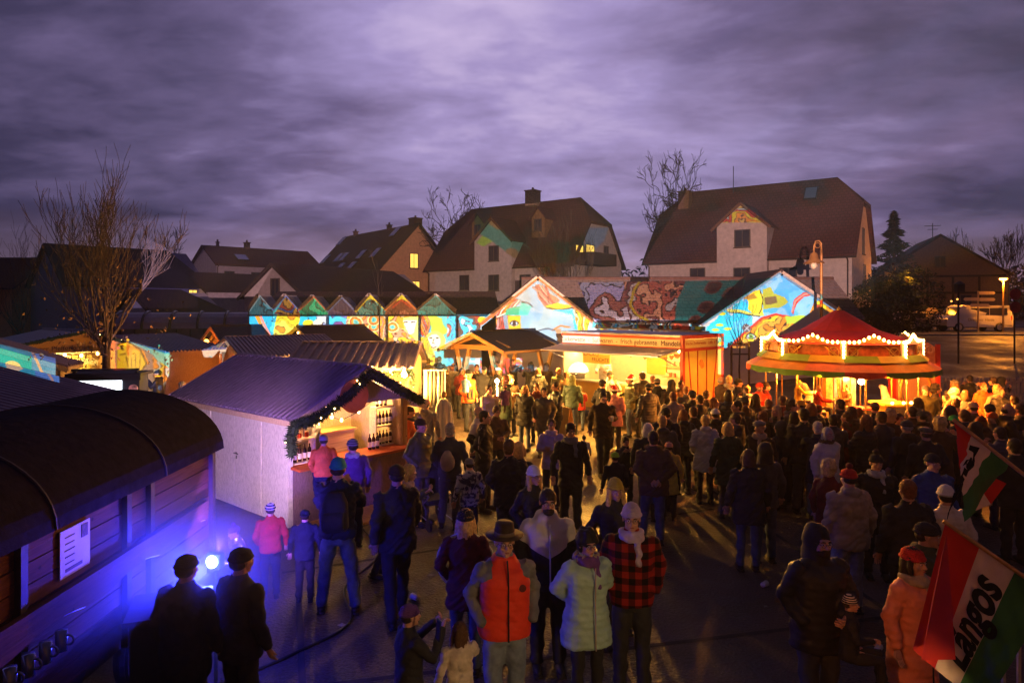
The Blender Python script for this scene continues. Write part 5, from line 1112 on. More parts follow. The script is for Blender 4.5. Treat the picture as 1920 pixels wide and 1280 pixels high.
b = MB(); b.ell((0, 0, 1.56), (.07, .07, .09)); b.tube([(0, 0, 0), (0, 0, 1.5)], .02, 8); b.obj('stand', PINEZ, ck, True)
# --- things on the ground
CB = mk((.02, .018, .02), .5, .1)
for lb, pts_, r_ in (('black cable snaking from the blue floodlight towards the drinks stall', [(-2.8, 6.7, .02), (-2.3, 7.3, .015), (-1.9, 8.0, .015), (-2.2, 9.0, .015), (-2.0, 10.2, .015), (-2.6, 11.6, .015)], .018),):
    P0 = [Vector(q_) for q_ in pts_]; P1 = []
    for i in range(len(P0) - 1):
        a_, b_, c_, d_ = P0[max(i - 1, 0)], P0[i], P0[i + 1], P0[min(i + 2, len(P0) - 1)]
        for k in range(8): u = k / 8; P1.append(.5 * ((2 * b_) + (c_ - a_) * u + (2 * a_ - 5 * b_ + 4 * c_ - d_) * u * u + (3 * b_ - a_ - 3 * c_ + d_) * u ** 3))
    tag(MB().tube(P1 + [P0[-1]], r_, 6).obj('cable', CB, None, True), lb, 'cable')
rr = random.Random(31); cm_ = None
for i, (x, y) in enumerate(((1.3, 9.3), (3.3, 9.0), (-1.2, 8.6), (.4, 12.2), (3.9, 7.3), (-.3, 6.9))):
    o = MB().tube([(0, 0, 0), (.10, 0, 0)], [.03, .04], 10).obj('paper_cup', mk((.55, .5, .45), .7), None, True, (x, y, .035)); o.rotation_euler.z = rr.uniform(0, 6); tag(o, 'crumpled pale paper cup lying ' + ('behind the front group', 'on the right open paving', 'near the left cable', 'in the golden light at the centre', 'near the hooded man', 'left of the man in the vest')[i], 'paper cup')
for i in range(26):
    x, y = rr.uniform(-2.4, 4.6), rr.uniform(6.4, 13); s_ = rr.uniform(.03, .07); a = rr.uniform(0, 6)
    o = MB().prism([(math.cos(a) * s_, math.sin(a) * s_, .008), (math.cos(a + 1.7) * s_ * .7, math.sin(a + 1.7) * s_ * .7, .012), (math.cos(a + 3.3) * s_, math.sin(a + 3.3) * s_, .008), (math.cos(a + 4.9) * s_ * .6, math.sin(a + 4.9) * s_ * .6, .016)], (0, 0, .002)).obj('litter', mk(rr.choice([(.30, .26, .2), (.12, .07, .03), (.2, .18, .16)]), .8), None, False, (x, y, 0)); tag(o, 'small scrap of leaf or paper lying on the paving of the square', 'litter', 'scraps on the paving')
# --- further stalls
DD = hut('market_stall', 'stall with beige gable end and finely ribbed purple roof, middle of the left stall row', (-9.57, 23.5), (.8, .59), 2.9, 1.7, 1.9, 2.1, 2.6, BEIGE, METALR, ribs=.13)
bulbs(None, [W2(DD, p) for p in ((2.05, .3, 1.95), (2.05, .9, 1.88), (2.05, 1.5, 1.95), (2.05, 2.1, 1.88), (2.05, 2.7, 1.95))], BULB, .03, label='warm bulbs along the eave of the finely ribbed purple roofed stall')
lamp('POINT', W2(DD, (2.3, 1.5, 1.8)), WARM, 60)
def kiosk(label, A, u, L, hw, ze, za, watts, seed):
    t = hut('wooden_kiosk', label, A, u, L, hw, hw, ze, za, PINE, SHING, ribs=0, open_front=True, cat='kiosk', oh=.35, rightwall=False, bargem=PINEX)
    b = MB()
    for x in (-hw + .06, hw - .06): b.box((x, .06, ze / 2), (.11, .11, ze))
    b.box((hw - .06, L - .06, ze / 2), (.11, .11, ze)); b.obj('post', PINEZ, t); b = MB(); b.box((0, 0, .95), (2 * hw, .4, .05)); b.box((0, .05, .47), (2 * hw - .1, .04, .94)); b.obj('counter', PINEX, t)
    b = MB(); b.bar((-hw * .8, -.1, ze), (0, -.1, za - .12), .04, .16); b.bar((hw * .8, -.1, ze), (0, -.1, za - .12), .04, .16); b.obj('rafter', PINEX, t)
    lamp('POINT', W2(t, (0, .8, ze - .35)), ORANGE if seed % 2 else WARM, watts, .08); lamp('POINT', W2(t, (hw * .3, -.9, ze - .1)), ORANGE, watts * .5, .1); return t
KC = kiosk('wooden kiosk with a shallow gable glowing orange, behind the left stalls', (-11.1, 26), (.8, .6), 1.2, 1.8, 2.3, 2.92, 90, 1)
KE = kiosk('wooden kiosk with black shingle roof and fairy lights, in front of the picture wall', (-7.97, 26.3), (.75, .66), 2.2, 1.6, 2.3, 2.9, 90, 3)
bulbs(None, [W2(KE, p) for p in ((.3, -.42, 2.72), (.6, -.42, 2.60), (.9, -.42, 2.52), (1.2, -.42, 2.40), (1.5, -.42, 2.34), (1.85, -.4, 2.2), (1.95, .6, 2.15), (1.95, 1.6, 2.1), (1.95, 2.2, 2.15))], BULB, .035, label='fairy lights along the rake of the black shingle kiosk')
o = MB().ell((0, 0, 0), (.09, .09, .09)).obj('globe_lamp', mk((1, .5, .1), .4, 0, bump=0, emit=9, ecol=(1, .45, .06)), None, True, W2(KC, (-.9, -.3, 2.35))); tag(o, 'small orange globe lamp under the gable of the orange glowing kiosk', 'lamp')
# open timber pavilion
PV = hut('pavilion', 'open timber pavilion with V-shaped posts and a dark shingle roof left of the sweets booth', (-1.22, 25.1), (.71, .7), 2.6, 1.55, 1.55, 2.2, 2.75, PINE, SHING, ribs=0, walls=False, cat='pavilion', oh=.4, bargem=PINEX)
b = MB()
for y in (.05, 2.55): b.box((0, y, 2.2), (3.1, .12, .16)); b.bar((-1.5, y, 2.25), (0, y, 2.68), .08, .12); b.bar((1.5, y, 2.25), (0, y, 2.68), .08, .12)
for x in (-1.5, 1.5): b.box((x, 1.3, 2.14), (.12, 2.7, .16))
b.obj('beam', PINEX, PV)
for x in (-.95, .95):
    for y in (.05, 2.55):
        b = MB(); b.bar((x, y, 0), (x, y, .9), .14, .14); b.bar((x, y, .85), (x - .38, y, 2.14), .11, .13); b.bar((x, y, .85), (x + .38, y, 2.14), .11, .13); b.obj('forked_post', PINEZ, PV)
lamp('POINT', W2(PV, (0, -1.9, 2.3)), (1, .38, .06), 380, .1); o = MB().ell((0, 0, 0), (.05, .05, .06)).tube([(0, 0, -1.6), (0, 0, -.06)], .012, 6).obj('lantern', [BULBW], None, True, P(932, 714, 19.3)); tag(o, 'bright lantern on a pole among the visitors before the timber pavilion', 'lantern'); lamp('POINT', P(934, 706, 19.1), (1, .50, .10), 900, .08)  # first point, without a bulb, is added to light the ground
lamp('POINT', W2(PV, (0, 1.3, 1.9)), (1, .38, .06), 70, .1)
# side-lit stall with the hand picture
BS = hut('market_stall', 'beige stall beside the young tree, a projected hand on its gable end', (-13.8, 23.9), (.52, .85), 2.0, .1, 2.8, 2.55, 2.62, BEIGE, METALR, ribs=.14, oh=.12, zer=2.2)
lamp('POINT', W2(BS, (4.0, 1.2, 1.6)), ORANGE, 40, .1)
# gingerbread stall
PF = hut('gingerbread_stall', 'yellow-lit gingerbread stall with lettering on its gable, far left', (-14.2, 22.5), (-.8, .6), 3, 2.6, 1.1, 2.28, 2.85, PINE, METALR, ribs=0, open_front=True, oh=.25, zer=2.5)
b = MB(); b.prism([(-2.6, -.06, 2.22), (1.1, -.06, 2.22), (1.1, -.06, 2.55), (0, -.06, 2.84), (-2.6, -.06, 2.40)], (0, .04, 0)); b.obj('sign_board', mk((.55, .28, .08), .7, kind='wood', p='x'), PF)
text('Pulsnitzer Pfefferkuchen', .22, mk((.10, .03, .01), .7), PF, (-.75, -.075, 2.36), (PI / 2, 0, 0), align='CENTER')
for k in range(4):
    b = MB(); b.box((-.75, 1.2, .9 + k * .33), (3.2, .25, .03)); b.obj('shelf', mk((.7, .6, .4), .6), PF)
    b = MB(); r_ = random.Random(k)
    for i in range(14): b.box((-2.2 + i * .22, 1.1, .915 + k * .33 + .07), (.15, .1, .14))
    tag(b.obj('gingerbread_packets', mk((.6, .45, .12), .6, .4, 3), PF), kind='stuff')
b = MB(); b.box((-.75, 1.34, 1.3), (3.6, .03, 1.9)); b.obj('inner_board', mk((.8, .7, .4), .7), PF); b = MB(); b.box((-.75, -.05, .95), (3.6, .45, .05)); b.box((-.75, 0, .47), (3.5, .04, .9)); b.obj('counter', PINEX, PF)
for x in (-1.9, -.2): lamp('POINT', W2(PF, (x, .55, 1.95)), (1, .72, .22), 110, .06)
bulbs(None, [W2(PF, (-2.3 + i * .5, .5, 2.1 - .04 * (i % 2))) for i in range(7)], BULB, .05, label='row of bright bulbs inside the gingerbread stall')
garland('fir garland with small red lights along the gable of the gingerbread stall', [W2(PF, p) for p in ((-2.9, -.3, 2.25), (-1.5, -.32, 2.58), (0, -.32, 2.88), (1.2, -.3, 2.5))], .09, 1800, 14, 10)
# teal-lit stall end at the left edge and the near ribbed roof
TS = hut('market_stall', 'stall at the left edge whose gable end catches a teal picture', (-12.9, 16.5), (-.25, .97), .7, 1.6, 1.75, 2.25, 2.85, BEIGE, METALR, ribs=.14, oh=.15)
NS = hut('market_stall', 'nearest left stall seen as a dark ribbed roof with a beige fascia beside the wagon', (-9.9, 12.75), (.08, -1), 3.2, 2.1, 2.1, 2.08, 2.62, BEIGE, METALR, ribs=.155, oh=.1, ohs=.28)
# dark kiosk trailer with glowing panel
KP = thing('kiosk_trailer', 'black kiosk trailer with a glowing white panel behind the barrel-roofed wagon', 'trailer', (-8.50, 14.2, 0), math.radians(9))
b = MB(); b.box((0, .33, 1.3), (1.34, .5, 1.9)); b.obj('body', mk((.02, .025, .035), .45, .1), KP); b = MB(); b.box((-.10, .07, 1.93), (.86, .06, .48)); b.obj('lit_panel', mk((.9, .95, 1), .5, 0, bump=0, emit=3.2, ecol=(.85, .95, 1)), KP)
b = MB(); b.box((0, .35, 2.28), (1.46, .75, .06)); b.box((0, -.02, 2.22), (1.46, .04, .10)); b.obj('roof', DARK, KP); b = MB(); b.tube([(.56, .07, 1.98), (.56, .04, 1.98)], .09, 20); b.obj('emblem', mk((.6, .35, .3), .6, .5, 12), KP)
for s in (-1, 1): b = MB(); b.tube([(s * .66, .35, .3), (s * .72, .35, .3)], .3, 18); b.obj('wheel', DARK, KP)
b = MB(); b.box((0, .1, 2.38), (1.3, .05, .05)); b.box((-.6, .1, 2.34), (.05, .05, .08)); b.box((.6, .1, 2.34), (.05, .05, .08)); b.obj('rail', DARK, KP)

# ------------------------------------------------------------------ the barrel-roofed wooden wagon, left foreground
WG = thing('wooden_wagon', 'barrel-roofed wooden market wagon lit blue in the left foreground', 'wagon', (-3.40, 7.72, 0), 0)
WL = 5.2; WW = 2.15; z0w, z1w = .80, 2.06
WPL = mk((.12, .045, .02), .8, kind='wood', p='y', bump=.35, spec=.1); WDK = mk((.035, .022, .018), .6, .2, 8, .3)
nb = 8; hb = (z1w - z0w) / nb; rr = random.Random(2)
segs_ = [(0, 1.34), (1.34, 1.73), (1.73, 3.02), (3.02, WL)]
for i in range(nb):
    for (a, c_) in segs_:
        b = MB(); pr = rr.uniform(0, .006); b.box((-.02 + pr / 2, -(a + c_) / 2, z0w + (i + .5) * hb), (.03 + pr, c_ - a - .008, hb - .009)); b.obj('plank', WPL, WG)
for y in (0, 1.34, 1.73, 3.02, WL): b = MB(); b.box((.015, -y - (0 if y else .03), (z0w + z1w) / 2 - .02), (.06, .07, z1w - z0w + .1)); b.obj('upright', WDK, WG)
for i in range(nb): b = MB(); b.box((-WW / 2, .0, z0w + (i + .5) * hb), (WW - .06, .03, hb - .009)); b.obj('plank', mk((.23, .105, .05), .55, kind='wood', p='x', bump=.25), WG)
b = MB(); pts = [(-WW / 2 + math.cos(a) * (WW / 2 - .02), 0, 2.04 + math.sin(a) * .62) for a in np.linspace(0, PI, 17)]; b.prism(pts, (0, -.03, 0)); b.obj('gable_board', WPL, WG)
b = MB(); b.box((-WW / 2, -WL / 2, z0w - .06), (WW - .1, WL, .1)); b.box((-WW / 2, -WL / 2, (z0w + z1w) / 2), (WW - .12, WL - .1, z1w - z0w)); b.obj('body', WDK, WG)
b = MB(); n = 24; top_, bot_ = [], []
for k in range(n + 1):
    a = PI * k / n; R1, R2 = WW / 2 + .05, .68; top_.append((-WW / 2 + math.cos(a) * R1, math.sin(a) * R2 + 2.06)); bot_.append((-WW / 2 + math.cos(a) * (R1 - .05), math.sin(a) * (R2 - .05) + 2.06))
prof = top_ + bot_[::-1]; ys = [.22, -1.1, -2.7, -4.2, -WL - .3]; m_ = len(prof)
b.v = [(x, y, z) for y in ys for x, z in prof]; b.f = [(j * m_ + i, j * m_ + (i + 1) % m_, (j + 1) * m_ + (i + 1) % m_, (j + 1) * m_ + i) for j in range(len(ys) - 1) for i in range(m_)]
b.f += [(i, i + 1, m_ - 2 - i, m_ - 1 - i) for i in range(n)] + [tuple((len(ys) - 1) * m_ + q for q in (m_ - 1 - i, m_ - 2 - i, i + 1, i)) for i in range(n)]; b.m = [0] * len(b.f)
b.obj('roof', mk((.012, .009, .016), .95, .25, 9, .5, spec=.05), WG)
for y in (-1.1, -2.7, -4.2): b = MB(); b.tube([(x, y, z + .004) for x, z in top_], .012, 5, cap=False); b.obj('roof_seam', mk((.03, .025, .04), .7), WG)
# live-edge shelf with bracket arms, glass mugs, paper sign, wheels
pts = []; r_ = random.Random(9)
for i in range(30): pts.append((.05, -.30 - i * .14, 1.40 + .035 * math.sin(i * .8) + r_.uniform(-.008, .008)))
b = MB(); b.prism([(.05, -.30, 1.60)] + pts + [(.05, pts[-1][1], 1.60)], (.05, 0, 0)); b.obj('live_edge_board', mk((.13, .048, .02), .75, kind='wood', p='y', bump=.3, spec=.1), WG)
b = MB(); b.tube([(.06, p_[1], p_[2] - .012) for p_ in pts], .007, 6); b.obj('light_strip', mk((.4, .4, 1), .4, 0, bump=0, emit=1.1, ecol=(.25, .22, 1)), WG)
b = MB(); b.box((.014, -2.43, 1.83), (.008, .36, .36)); pap = b.obj('paper_sign', mk((.62, .58, .55), .8, .05, 3, .02), WG)
b = MB(); b.box((.020, -2.32, 1.94), (.004, .08, .10)); b.obj('picture', mk((.10, .05, .06), .7, .6, 20), pap)
b = MB(); rr = random.Random(4)
for i in range(5): b.box((.020, -2.50, 1.95 - i * .05), (.004, .13 + rr.uniform(-.03, .02), .008))
b.box((.020, -2.45, 1.70), (.004, .2, .025)); b.obj('print_line', mk((.12, .08, .1), .8), pap)
for y in (1.0, 4.2):
    for x in (-.25, -WW + .25):
        b = MB(); b.tube([(x - .07, -y, .36), (x + .07, -y, .36)], .36, 28); b.torus((x, -y, .36), .33, .05, 'x'); b.obj('wheel', DARK, WG)
for i in range(4):
    o = MB().tube([(0, 0, 0), (0, 0, .012), (0, 0, .15)], [.038, .04, .04], 14).torus((.055, 0, .08), .035, .008, 'y', 14, 6).obj('glass_mug', mk((.06, .06, .10), .08, .1, 3, 0, spec=.9), None, True, (-3.40 + .12, 7.72 - 2.75 - i * .17, 1.20)); tag(o, 'glass mug, ' + ORD[i] + ' from the far end, on the wagon shelf', 'mug', 'glass mugs on the wagon shelf')
# bin table and the blue floodlight
BX = thing('bar_box', 'dark box-shaped bar table between the wagon and the two dark figures', 'table', (-2.95, 5.9, 0), math.radians(20))
b = MB(); b.box((0, 0, .55), (.55, .5, 1.1)); b.obj('body', mk((.03, .03, .05), .6), BX); b = MB(); b.box((0, 0, 1.12), (.64, .58, .04)); b.obj('top', mk((.06, .04, .05), .35), BX)
LEDP = P(397, 1053, 6.55)
FL = thing('floodlight', 'blazing blue floodlight on a stand between the two dark figures', 'floodlight', (LEDP.x, LEDP.y, 0), math.radians(-15))
b = MB(); b.tube([(0, .06, 0), (0, .06, LEDP.z - .1)], .018, 8); b.tube([(-.25, .06, .02), (.25, .06, .02)], .015, 6); b.tube([(0, -.2, .02), (0, .3, .02)], .015, 6); b.obj('stand', DARK, FL)
b = MB(); b.box((0, .05, LEDP.z), (.15, .07, .14)); b.obj('housing', DARK, FL); b = MB(); b.tube([(0, .01, LEDP.z), (0, -.01, LEDP.z)], .055, 20); b.obj('light_face', mk((.6, .8, 1), .3, 0, bump=0, emit=160, ecol=(.20, .34, 1)), FL)
lamp('SPOT', (LEDP.x, LEDP.y - .16, LEDP.z), (.02, .025, 1.), 560, .07, rot=(-.6, -1, -.12), cone=135, blend=.6); lamp('POINT', (LEDP.x, LEDP.y - .16, LEDP.z), (.02, .025, 1.), 230, .07); lamp('SPOT', (LEDP.x - .02, LEDP.y + .2, LEDP.z + .05), (.15, .07, 1.), 900, .07, rot=(-1.3, 5.6, -.1), cone=84, blend=.5, name='floodlight_beam')

# lamp added on the rear corner of the wagon to light the white stall wall
o = MB().ell((0, 0, 0), (.035, .035, .05)).tube([(-.12, -.16, .08), (0, 0, .04)], .012, 6).obj('added_wagon_lamp', [mk((1, .8, .9), .4, 0, bump=0, emit=14, ecol=(1, .55, .8))], None, True, (-3.52, 7.98, 1.62)); tag(o, 'small pinkish lamp added on the rear corner of the barrel-roofed wagon', 'lamp')
lamp('SPOT', (-3.62, 8.1, 1.6), (1, .58, .85), 1050, .08, rot=(-1.6, 4.6, -.45), cone=62, blend=.7)
# mist added for the lens glare round the blue floodlight
o = MB().ell((0, 0, 0), (1.15, 1.5, 1.05), nu=24, nv=16).obj('glare_volume', bpy.data.materials.new('glare_volume'), None, True, (LEDP.x + .05, LEDP.y - .6, LEDP.z)); tag(o, kind='stuff'); mt_ = o.data.materials[0]; mt_.use_nodes = True; t_ = mt_.node_tree; t_.nodes.clear()
pv = node(t_, 'ShaderNodeVolumePrincipled'); 
g_ = node(t_, 'ShaderNodeTexCoord'); l_ = node(t_, 'ShaderNodeVectorMath', operation='MULTIPLY'); t_.links.new(g_.outputs['Object'], l_.inputs[0]); l_.inputs[1].default_value = (1 / 1.15, 1 / 1.5, 1 / 1.05); l2_ = node(t_, 'ShaderNodeVectorMath', operation='LENGTH'); t_.links.new(l_.outputs[0], l2_.inputs[0])
t_.links.new(M('MULTIPLY', M('POWER', M('MAXIMUM', M('SUBTRACT', 1.0, l2_.outputs['Value'], nt=t_), 0.0, nt=t_), 1.6, nt=t_), 1.15, nt=t_), pv.inputs['Density']); pv.inputs['Anisotropy'].default_value = .3; t_.links.new(pv.outputs[0], node(t_, 'ShaderNodeOutputMaterial').inputs['Volume'])

# ------------------------------------------------------------------ sweets booth (trailer)
u_ = Vector((.735, .68, 0)).normalized(); f_ = Vector((u_.y, -u_.x, 0)); SB = thing('sweets_booth', 'brightly lit sweets booth trailer with red frame, lettered fascia and raised canopy', 'booth', (4.95, 20.1, 0), math.atan2(f_.y, f_.x))
REDP = mk((.55, .05, .02), .4, .08); YELP = mk((.75, .48, .10), .5, .06, 2); CRM = mk((.75, .66, .5), .6, .05); BL_, BD_ = 4.7, 2.25
ALB = mk((.30, .27, .32), .35, .1, 4, .05, .3)
b = MB(); b.box((-BL_ / 2, BD_ / 2, .32), (BL_, BD_, .12)); b.obj('floor', mk((.3, .25, .2), .7), SB)
b = MB(); b.box((-BL_ / 2, BD_ / 2, 2.83), (BL_ + .1, BD_ + .1, .06)); b.obj('roof', ALB, SB)
b = MB(); b.box((-BL_ / 2, BD_ - .03, 1.55), (BL_, .05, 2.4)); b.obj('back_wall', mk((.85, .74, .48), .7, .05), SB)
b = MB(); b.box((-BL_ + .03, BD_ / 2, 1.55), (.05, BD_, 2.4)); b.obj('side_wall', mk((.85, .74, .48), .7, .05), SB)
b = MB(); b.box((-BL_ / 2, 0, 2.78), (BL_ + .06, .09, .12)); b.box((-BL_ / 2, 0, 2.46), (BL_ + .06, .07, .05)); b.obj('fascia_frame', REDP, SB)
b = MB(); b.box((-BL_ / 2, -.0, 2.60), (BL_, .05, .24)); fa = b.obj('fascia', mk((.72, .55, .38), .6, .06), SB)
LET = mk((.09, .03, .04), .6, 0)
text('Zuckerwatte  -  Süßwaren  -  frisch gebrannte  Mandeln', .215, LET, SB, (-BL_ / 2, -.04, 2.60), (PI / 2, 0, 0))
b = MB(); b.box((.02, BD_ / 2, 1.45), (.05, BD_, 2.3)); b.obj('side_panel', YELP, SB)
b = MB(); b.box((.05, .05, 1.55), (.10, .12, 2.5)); b.box((.05, BD_, 1.55), (.10, .08, 2.5)); b.box((.055, BD_ / 2, 2.80), (.08, BD_ + .1, .11)); b.box((.055, BD_ / 2, 2.42), (.07, BD_, .09)); b.box((.055, BD_ / 2, .42), (.07, BD_, .09)); b.obj('frame', REDP, SB)
for y0, y1 in ((.35, .6), (.85, .85), (1.35, 1.35), (1.95, 1.65)): b = MB(); b.bar((.055, y0, 2.38), (.055, y1, .46), .02, .035); b.obj('stripe', REDP, SB)
b = MB(); b.box((.05, BD_ / 2, 2.60), (.012, BD_ - .1, .26)); b.obj('side_fascia', mk((.75, .5, .2), .6, .05), SB); text('frische Zuckerwatte - Lollis & Co', .135, mk((.55, .08, .02), .6, 0), SB, (.065, BD_ / 2, 2.60), (PI / 2, 0, PI / 2))
for y, z, r_ in ((1.05, 2.0, .11), (1.12, 1.92, .10), (1.85, .95, .13)): b = MB(); b.tube([(.046, y, z), (.056, y, z)], r_, 14); b.obj('candy_picture', mk((.7, .25, .05), .6, .2, 12), SB)
b = MB(); b.prism([(-BL_, -.05, 2.41), (0, -.05, 2.41), (0, -1.1, 2.25), (-BL_, -1.1, 2.25)], (0, 0, .04)); b.obj('canopy', ALB, SB)
for i in range(1, 6): b = MB(); b.bar((-BL_, -.03 - 1.07 * i / 6, 2.455 - .16 * i / 6), (0, -.03 - 1.07 * i / 6, 2.455 - .16 * i / 6), .03, .012); b.obj('canopy_rib', ALB, SB)
for x in (-BL_ + .1, -.1): b = MB(); b.tube([(x, -.9, 2.27), (x, -.03, 1.95)], .015, 6); b.obj('strut', ALB, SB)
b = MB(); b.box((-BL_ / 2, -.10, 1.28), (BL_, .5, .05)); b.obj('counter_top', CRM, SB); b = MB(); b.box((-BL_ / 2, -.02, .82), (BL_, .05, .88)); b.obj('front_panel', YELP, SB)
b = MB(); b.box((-3.2, .0, 2.04), (1.15, .03, .40)); sg_ = b.obj('sign', mk((.75, .50, .10), .6, .04), SB)
text('SCHOKO', .17, LET, SB, (-3.45, -.02, 2.13), (PI / 2, 0, 0), name='lettering'); text('FRÜCHTE', .17, LET, SB, (-3.02, -.02, 1.96), (PI / 2, 0, 0))
for sx in (-3.6, -2.8): b = MB(); b.tube([(sx, 0, 2.24), (sx, 0, 2.46)], .006, 4); b.obj('sign_cord', DARK, SB)
b = MB(); b.box((-2.35, BD_ - .10, 1.9), (.8, .04, 1.0)); b.obj('price_board', mk((.75, .48, .08), .6, .05), SB)
for k in range(3): b = MB(); b.box((-1.0, BD_ - .22, 1.35 + k * .38), (1.9, .3, .025)); b.obj('shelf', mk((.7, .5, .2), .6), SB)
rr = random.Random(8); b = MB()
for i in range(60): b.box((-1.9 + rr.random() * 1.8, BD_ - .25, 1.44 + rr.randrange(3) * .38), (.09, .09, .14), rr.randrange(3))
tag(b.obj('sweets_packets', [mk((.8, .2, .1), .5), mk((.8, .7, .4), .5), mk((.3, .12, .04), .5)], SB), kind='stuff')
def heart(s):
    pts = [(s * .9 * math.sin(t_) ** 3, 0, s * (.8 * math.cos(t_) - .32 * math.cos(2 * t_) - .12 * math.cos(3 * t_))) for t_ in np.linspace(0, 2 * PI, 16, endpoint=False)]; q = MB(); q.prism(pts, (0, .02, 0)); return q
hm = None
for i in range(16):
    x = -1.95 + i * .125; p = W2(SB, (x, -.02 + (i % 3) * .05, 2.34 - .10 * (i % 2) - .05 * (i % 3)))
    if hm is None: o = heart(.085).obj('gingerbread_heart', mk((.45, .20, .06), .6, .3, 20), None, loc=p); hm = o.data
    else: o = link('gingerbread_heart', hm, None, p)
    o.rotation_euler.z = SB.rotation_euler.z; tag(o, 'brown gingerbread heart, ' + ORD[i] + ' from left, hanging in the sweets booth', 'gingerbread heart', 'hanging gingerbread hearts')
cm = thing('cotton_candy_machine', 'cotton candy machine with a glowing white dome at the left of the booth counter', 'cotton candy machine', W2(SB, (-3.95, -.05, 1.305)))
b = MB(); b.tube([(0, 0, 0), (0, 0, .12), (0, 0, .22)], [.22, .22, .36], 24); b.obj('bowl', mk((.7, .7, .7), .2, metal=.8), cm, True); b = MB(); b.ell((0, 0, .2), (.35, .35, .34), zmin=0); b.obj('dome', mk((.9, .85, .75), .4, 0, bump=0, emit=1.6, ecol=(1, .85, .5)), cm, True)
for i, x in enumerate((-4.3, -3.2, -2.2, -1.2, -.4)): lamp('POINT', W2(SB, (x, .55, 2.3)), (1, .60, .17), 85, .07)
bulbs(None, [W2(SB, (-4.3 + i * .65, .55, 2.38)) for i in range(7)], BULB, .055, wire=True, label='row of bright bulbs under the roof of the sweets booth')
OUT_ = Vector((-.62, -.68, -.42))
for x, w_ in ((-.6, 1500), (-2.3, 1700), (-4.2, 2200)): lamp('SPOT', W2(SB, (x, -1.02, 2.2)), (1, .44, .055), w_, .07, rot=OUT_, cone=150, blend=.5)  # added spots without fixtures under the canopy edge, lighting the queue
lamp('POINT', W2(SB, (1.5, .4, 2.4)), (1, .50, .08), 45, .1)
# black truss with clamps above the booth roof
TR = thing('stage_truss', 'black crossbar with bundled clamps and cables above the sweets booth', 'truss', (0, 0, 0))
b = MB(); pa, pb_ = P(1122, 609, 26.5), P(1322, 616, 26.5); b.bar(pa, pb_, .12, .16); b.obj('crossbar', DARK, TR); b = MB(); b.tube([P(1222, 612, 26.6), (P(1222, 612, 26.6).x, 26.6, gz(5.4, 26.6))], .05, 8); b.obj('mast', DARK, TR)
rr = random.Random(3)
for i in range(9): b = MB(); x = 1182 + i * 9 + rr.uniform(-3, 3); b.tube([P(x, 612, 26.4), P(x + rr.uniform(-9, 9), 603 + rr.uniform(-2, 3), 26.4), P(x + rr.uniform(-12, 12), 600, 26.4)], .03, 6); b.obj('clamp', DARK, TR)

# ------------------------------------------------------------------ children's carousel
CX, CYY = 8.62, 18.0; CR = thing('carousel', "children's carousel with red tent top, bulb-lined fascia and green and yellow skirt", 'carousel', (CX, CYY, 0), 0, scale=.93)
RD_ = mk((.45, .03, .02), .6, .1, 3, .1); GL_ = mk((.7, .42, .08), .35, .1, 4, .05, .6)
n = 16; b = MB()
for i in range(n):
    a0, a1 = 2 * PI * i / n, 2 * PI * (i + 1) / n
    q = [(math.cos(a) * r_, math.sin(a) * r_, z) for a in (a0, a1) for r_, z in ((2.0, 3.0), (1.0, 3.33), (.12, 3.88))]; b.add(q, [(0, 3, 4, 1), (1, 4, 5, 2)])
b.v += []; b.obj('tent_top', RD_, CR)
b = MB(); b.tube([(0, 0, 3.8), (0, 0, 4.0)], [.05, .01], 8); b.ell((0, 0, 3.9), (.06, .06, .06)); b.obj('finial', GL_, CR)
bp_ = []
nf = 8; Rf = 1.98
for i in range(nf):
    a0, a1 = 2 * PI * (i + .5) / nf, 2 * PI * (i + 1.5) / nf; p0, p1 = Vector((math.cos(a0) * Rf, math.sin(a0) * Rf, 0)), Vector((math.cos(a1) * Rf, math.sin(a1) * Rf, 0)); d = p1 - p0; ou = Vector((d.y, -d.x, 0)).normalized(); 
    top = []
    for k in range(13): u = k / 12; h_ = 3.02 + .17 * (1 - abs(2 * u - 1)) ** 1.2 + .03 * math.cos(u * 4 * PI); top.append(p0 + d * u + Vector((0, 0, h_)))
    b = MB(); b.prism([p0 + Vector((0, 0, 2.62)), p1 + Vector((0, 0, 2.62))] + top[::-1], -ou * .04); b.obj('fascia_panel', mk((.50, .16, .05), .45, .35, 5, .1), CR)
    b = MB(); b.tube(top, .025, 6); b.tube([p0 + d * .12 + Vector((0, 0, 2.70)) + ou * .02, p0 + d * .3 + Vector((0, 0, 2.95)) + ou * .02, p0 + d * .5 + Vector((0, 0, 3.05)) + ou * .02, p0 + d * .7 + Vector((0, 0, 2.95)) + ou * .02, p0 + d * .88 + Vector((0, 0, 2.70)) + ou * .02], .016, 6); b.obj('moulding', GL_, CR)
    for s_ in (.15, .85): b = MB(); c_ = p0 + d * s_ + Vector((0, 0, 2.80)) + ou * .03; rg = Matrix((d.normalized(), ou, Vector((0, 0, 1)))).transposed(); b.torus((0, 0, 0), .13, .014, 'y', 20, 6); b.bar((-.09, 0, -.09), (.09, 0, .09), .014); b.bar((-.09, 0, .09), (.09, 0, -.09), .014); b.v = [tuple(c_ + rg @ Vector(v)) for v in b.v]; b.obj('scrollwork', GL_, CR)
    b = MB(); b.box(p0 + Vector((0, 0, 2.86)), (.12, .12, .5)); b.obj('fascia_post', mk((.8, .6, .35), .5, .1), CR)
    for k in range(13):
        if k % 1 == 0: bp_.append(top[k] + ou * .05 + Vector((0, 0, .015)))
    for k in range(5): bp_.append(p0 + Vector((math.cos(a0), math.sin(a0), 0)) * .09 + Vector((0, 0, 2.66 + k * .1)))
    bp_.append(p0 + d * .5 + ou * .1 + Vector((0, 0, 2.2))) if i in (4, 5, 6) else None
me = None
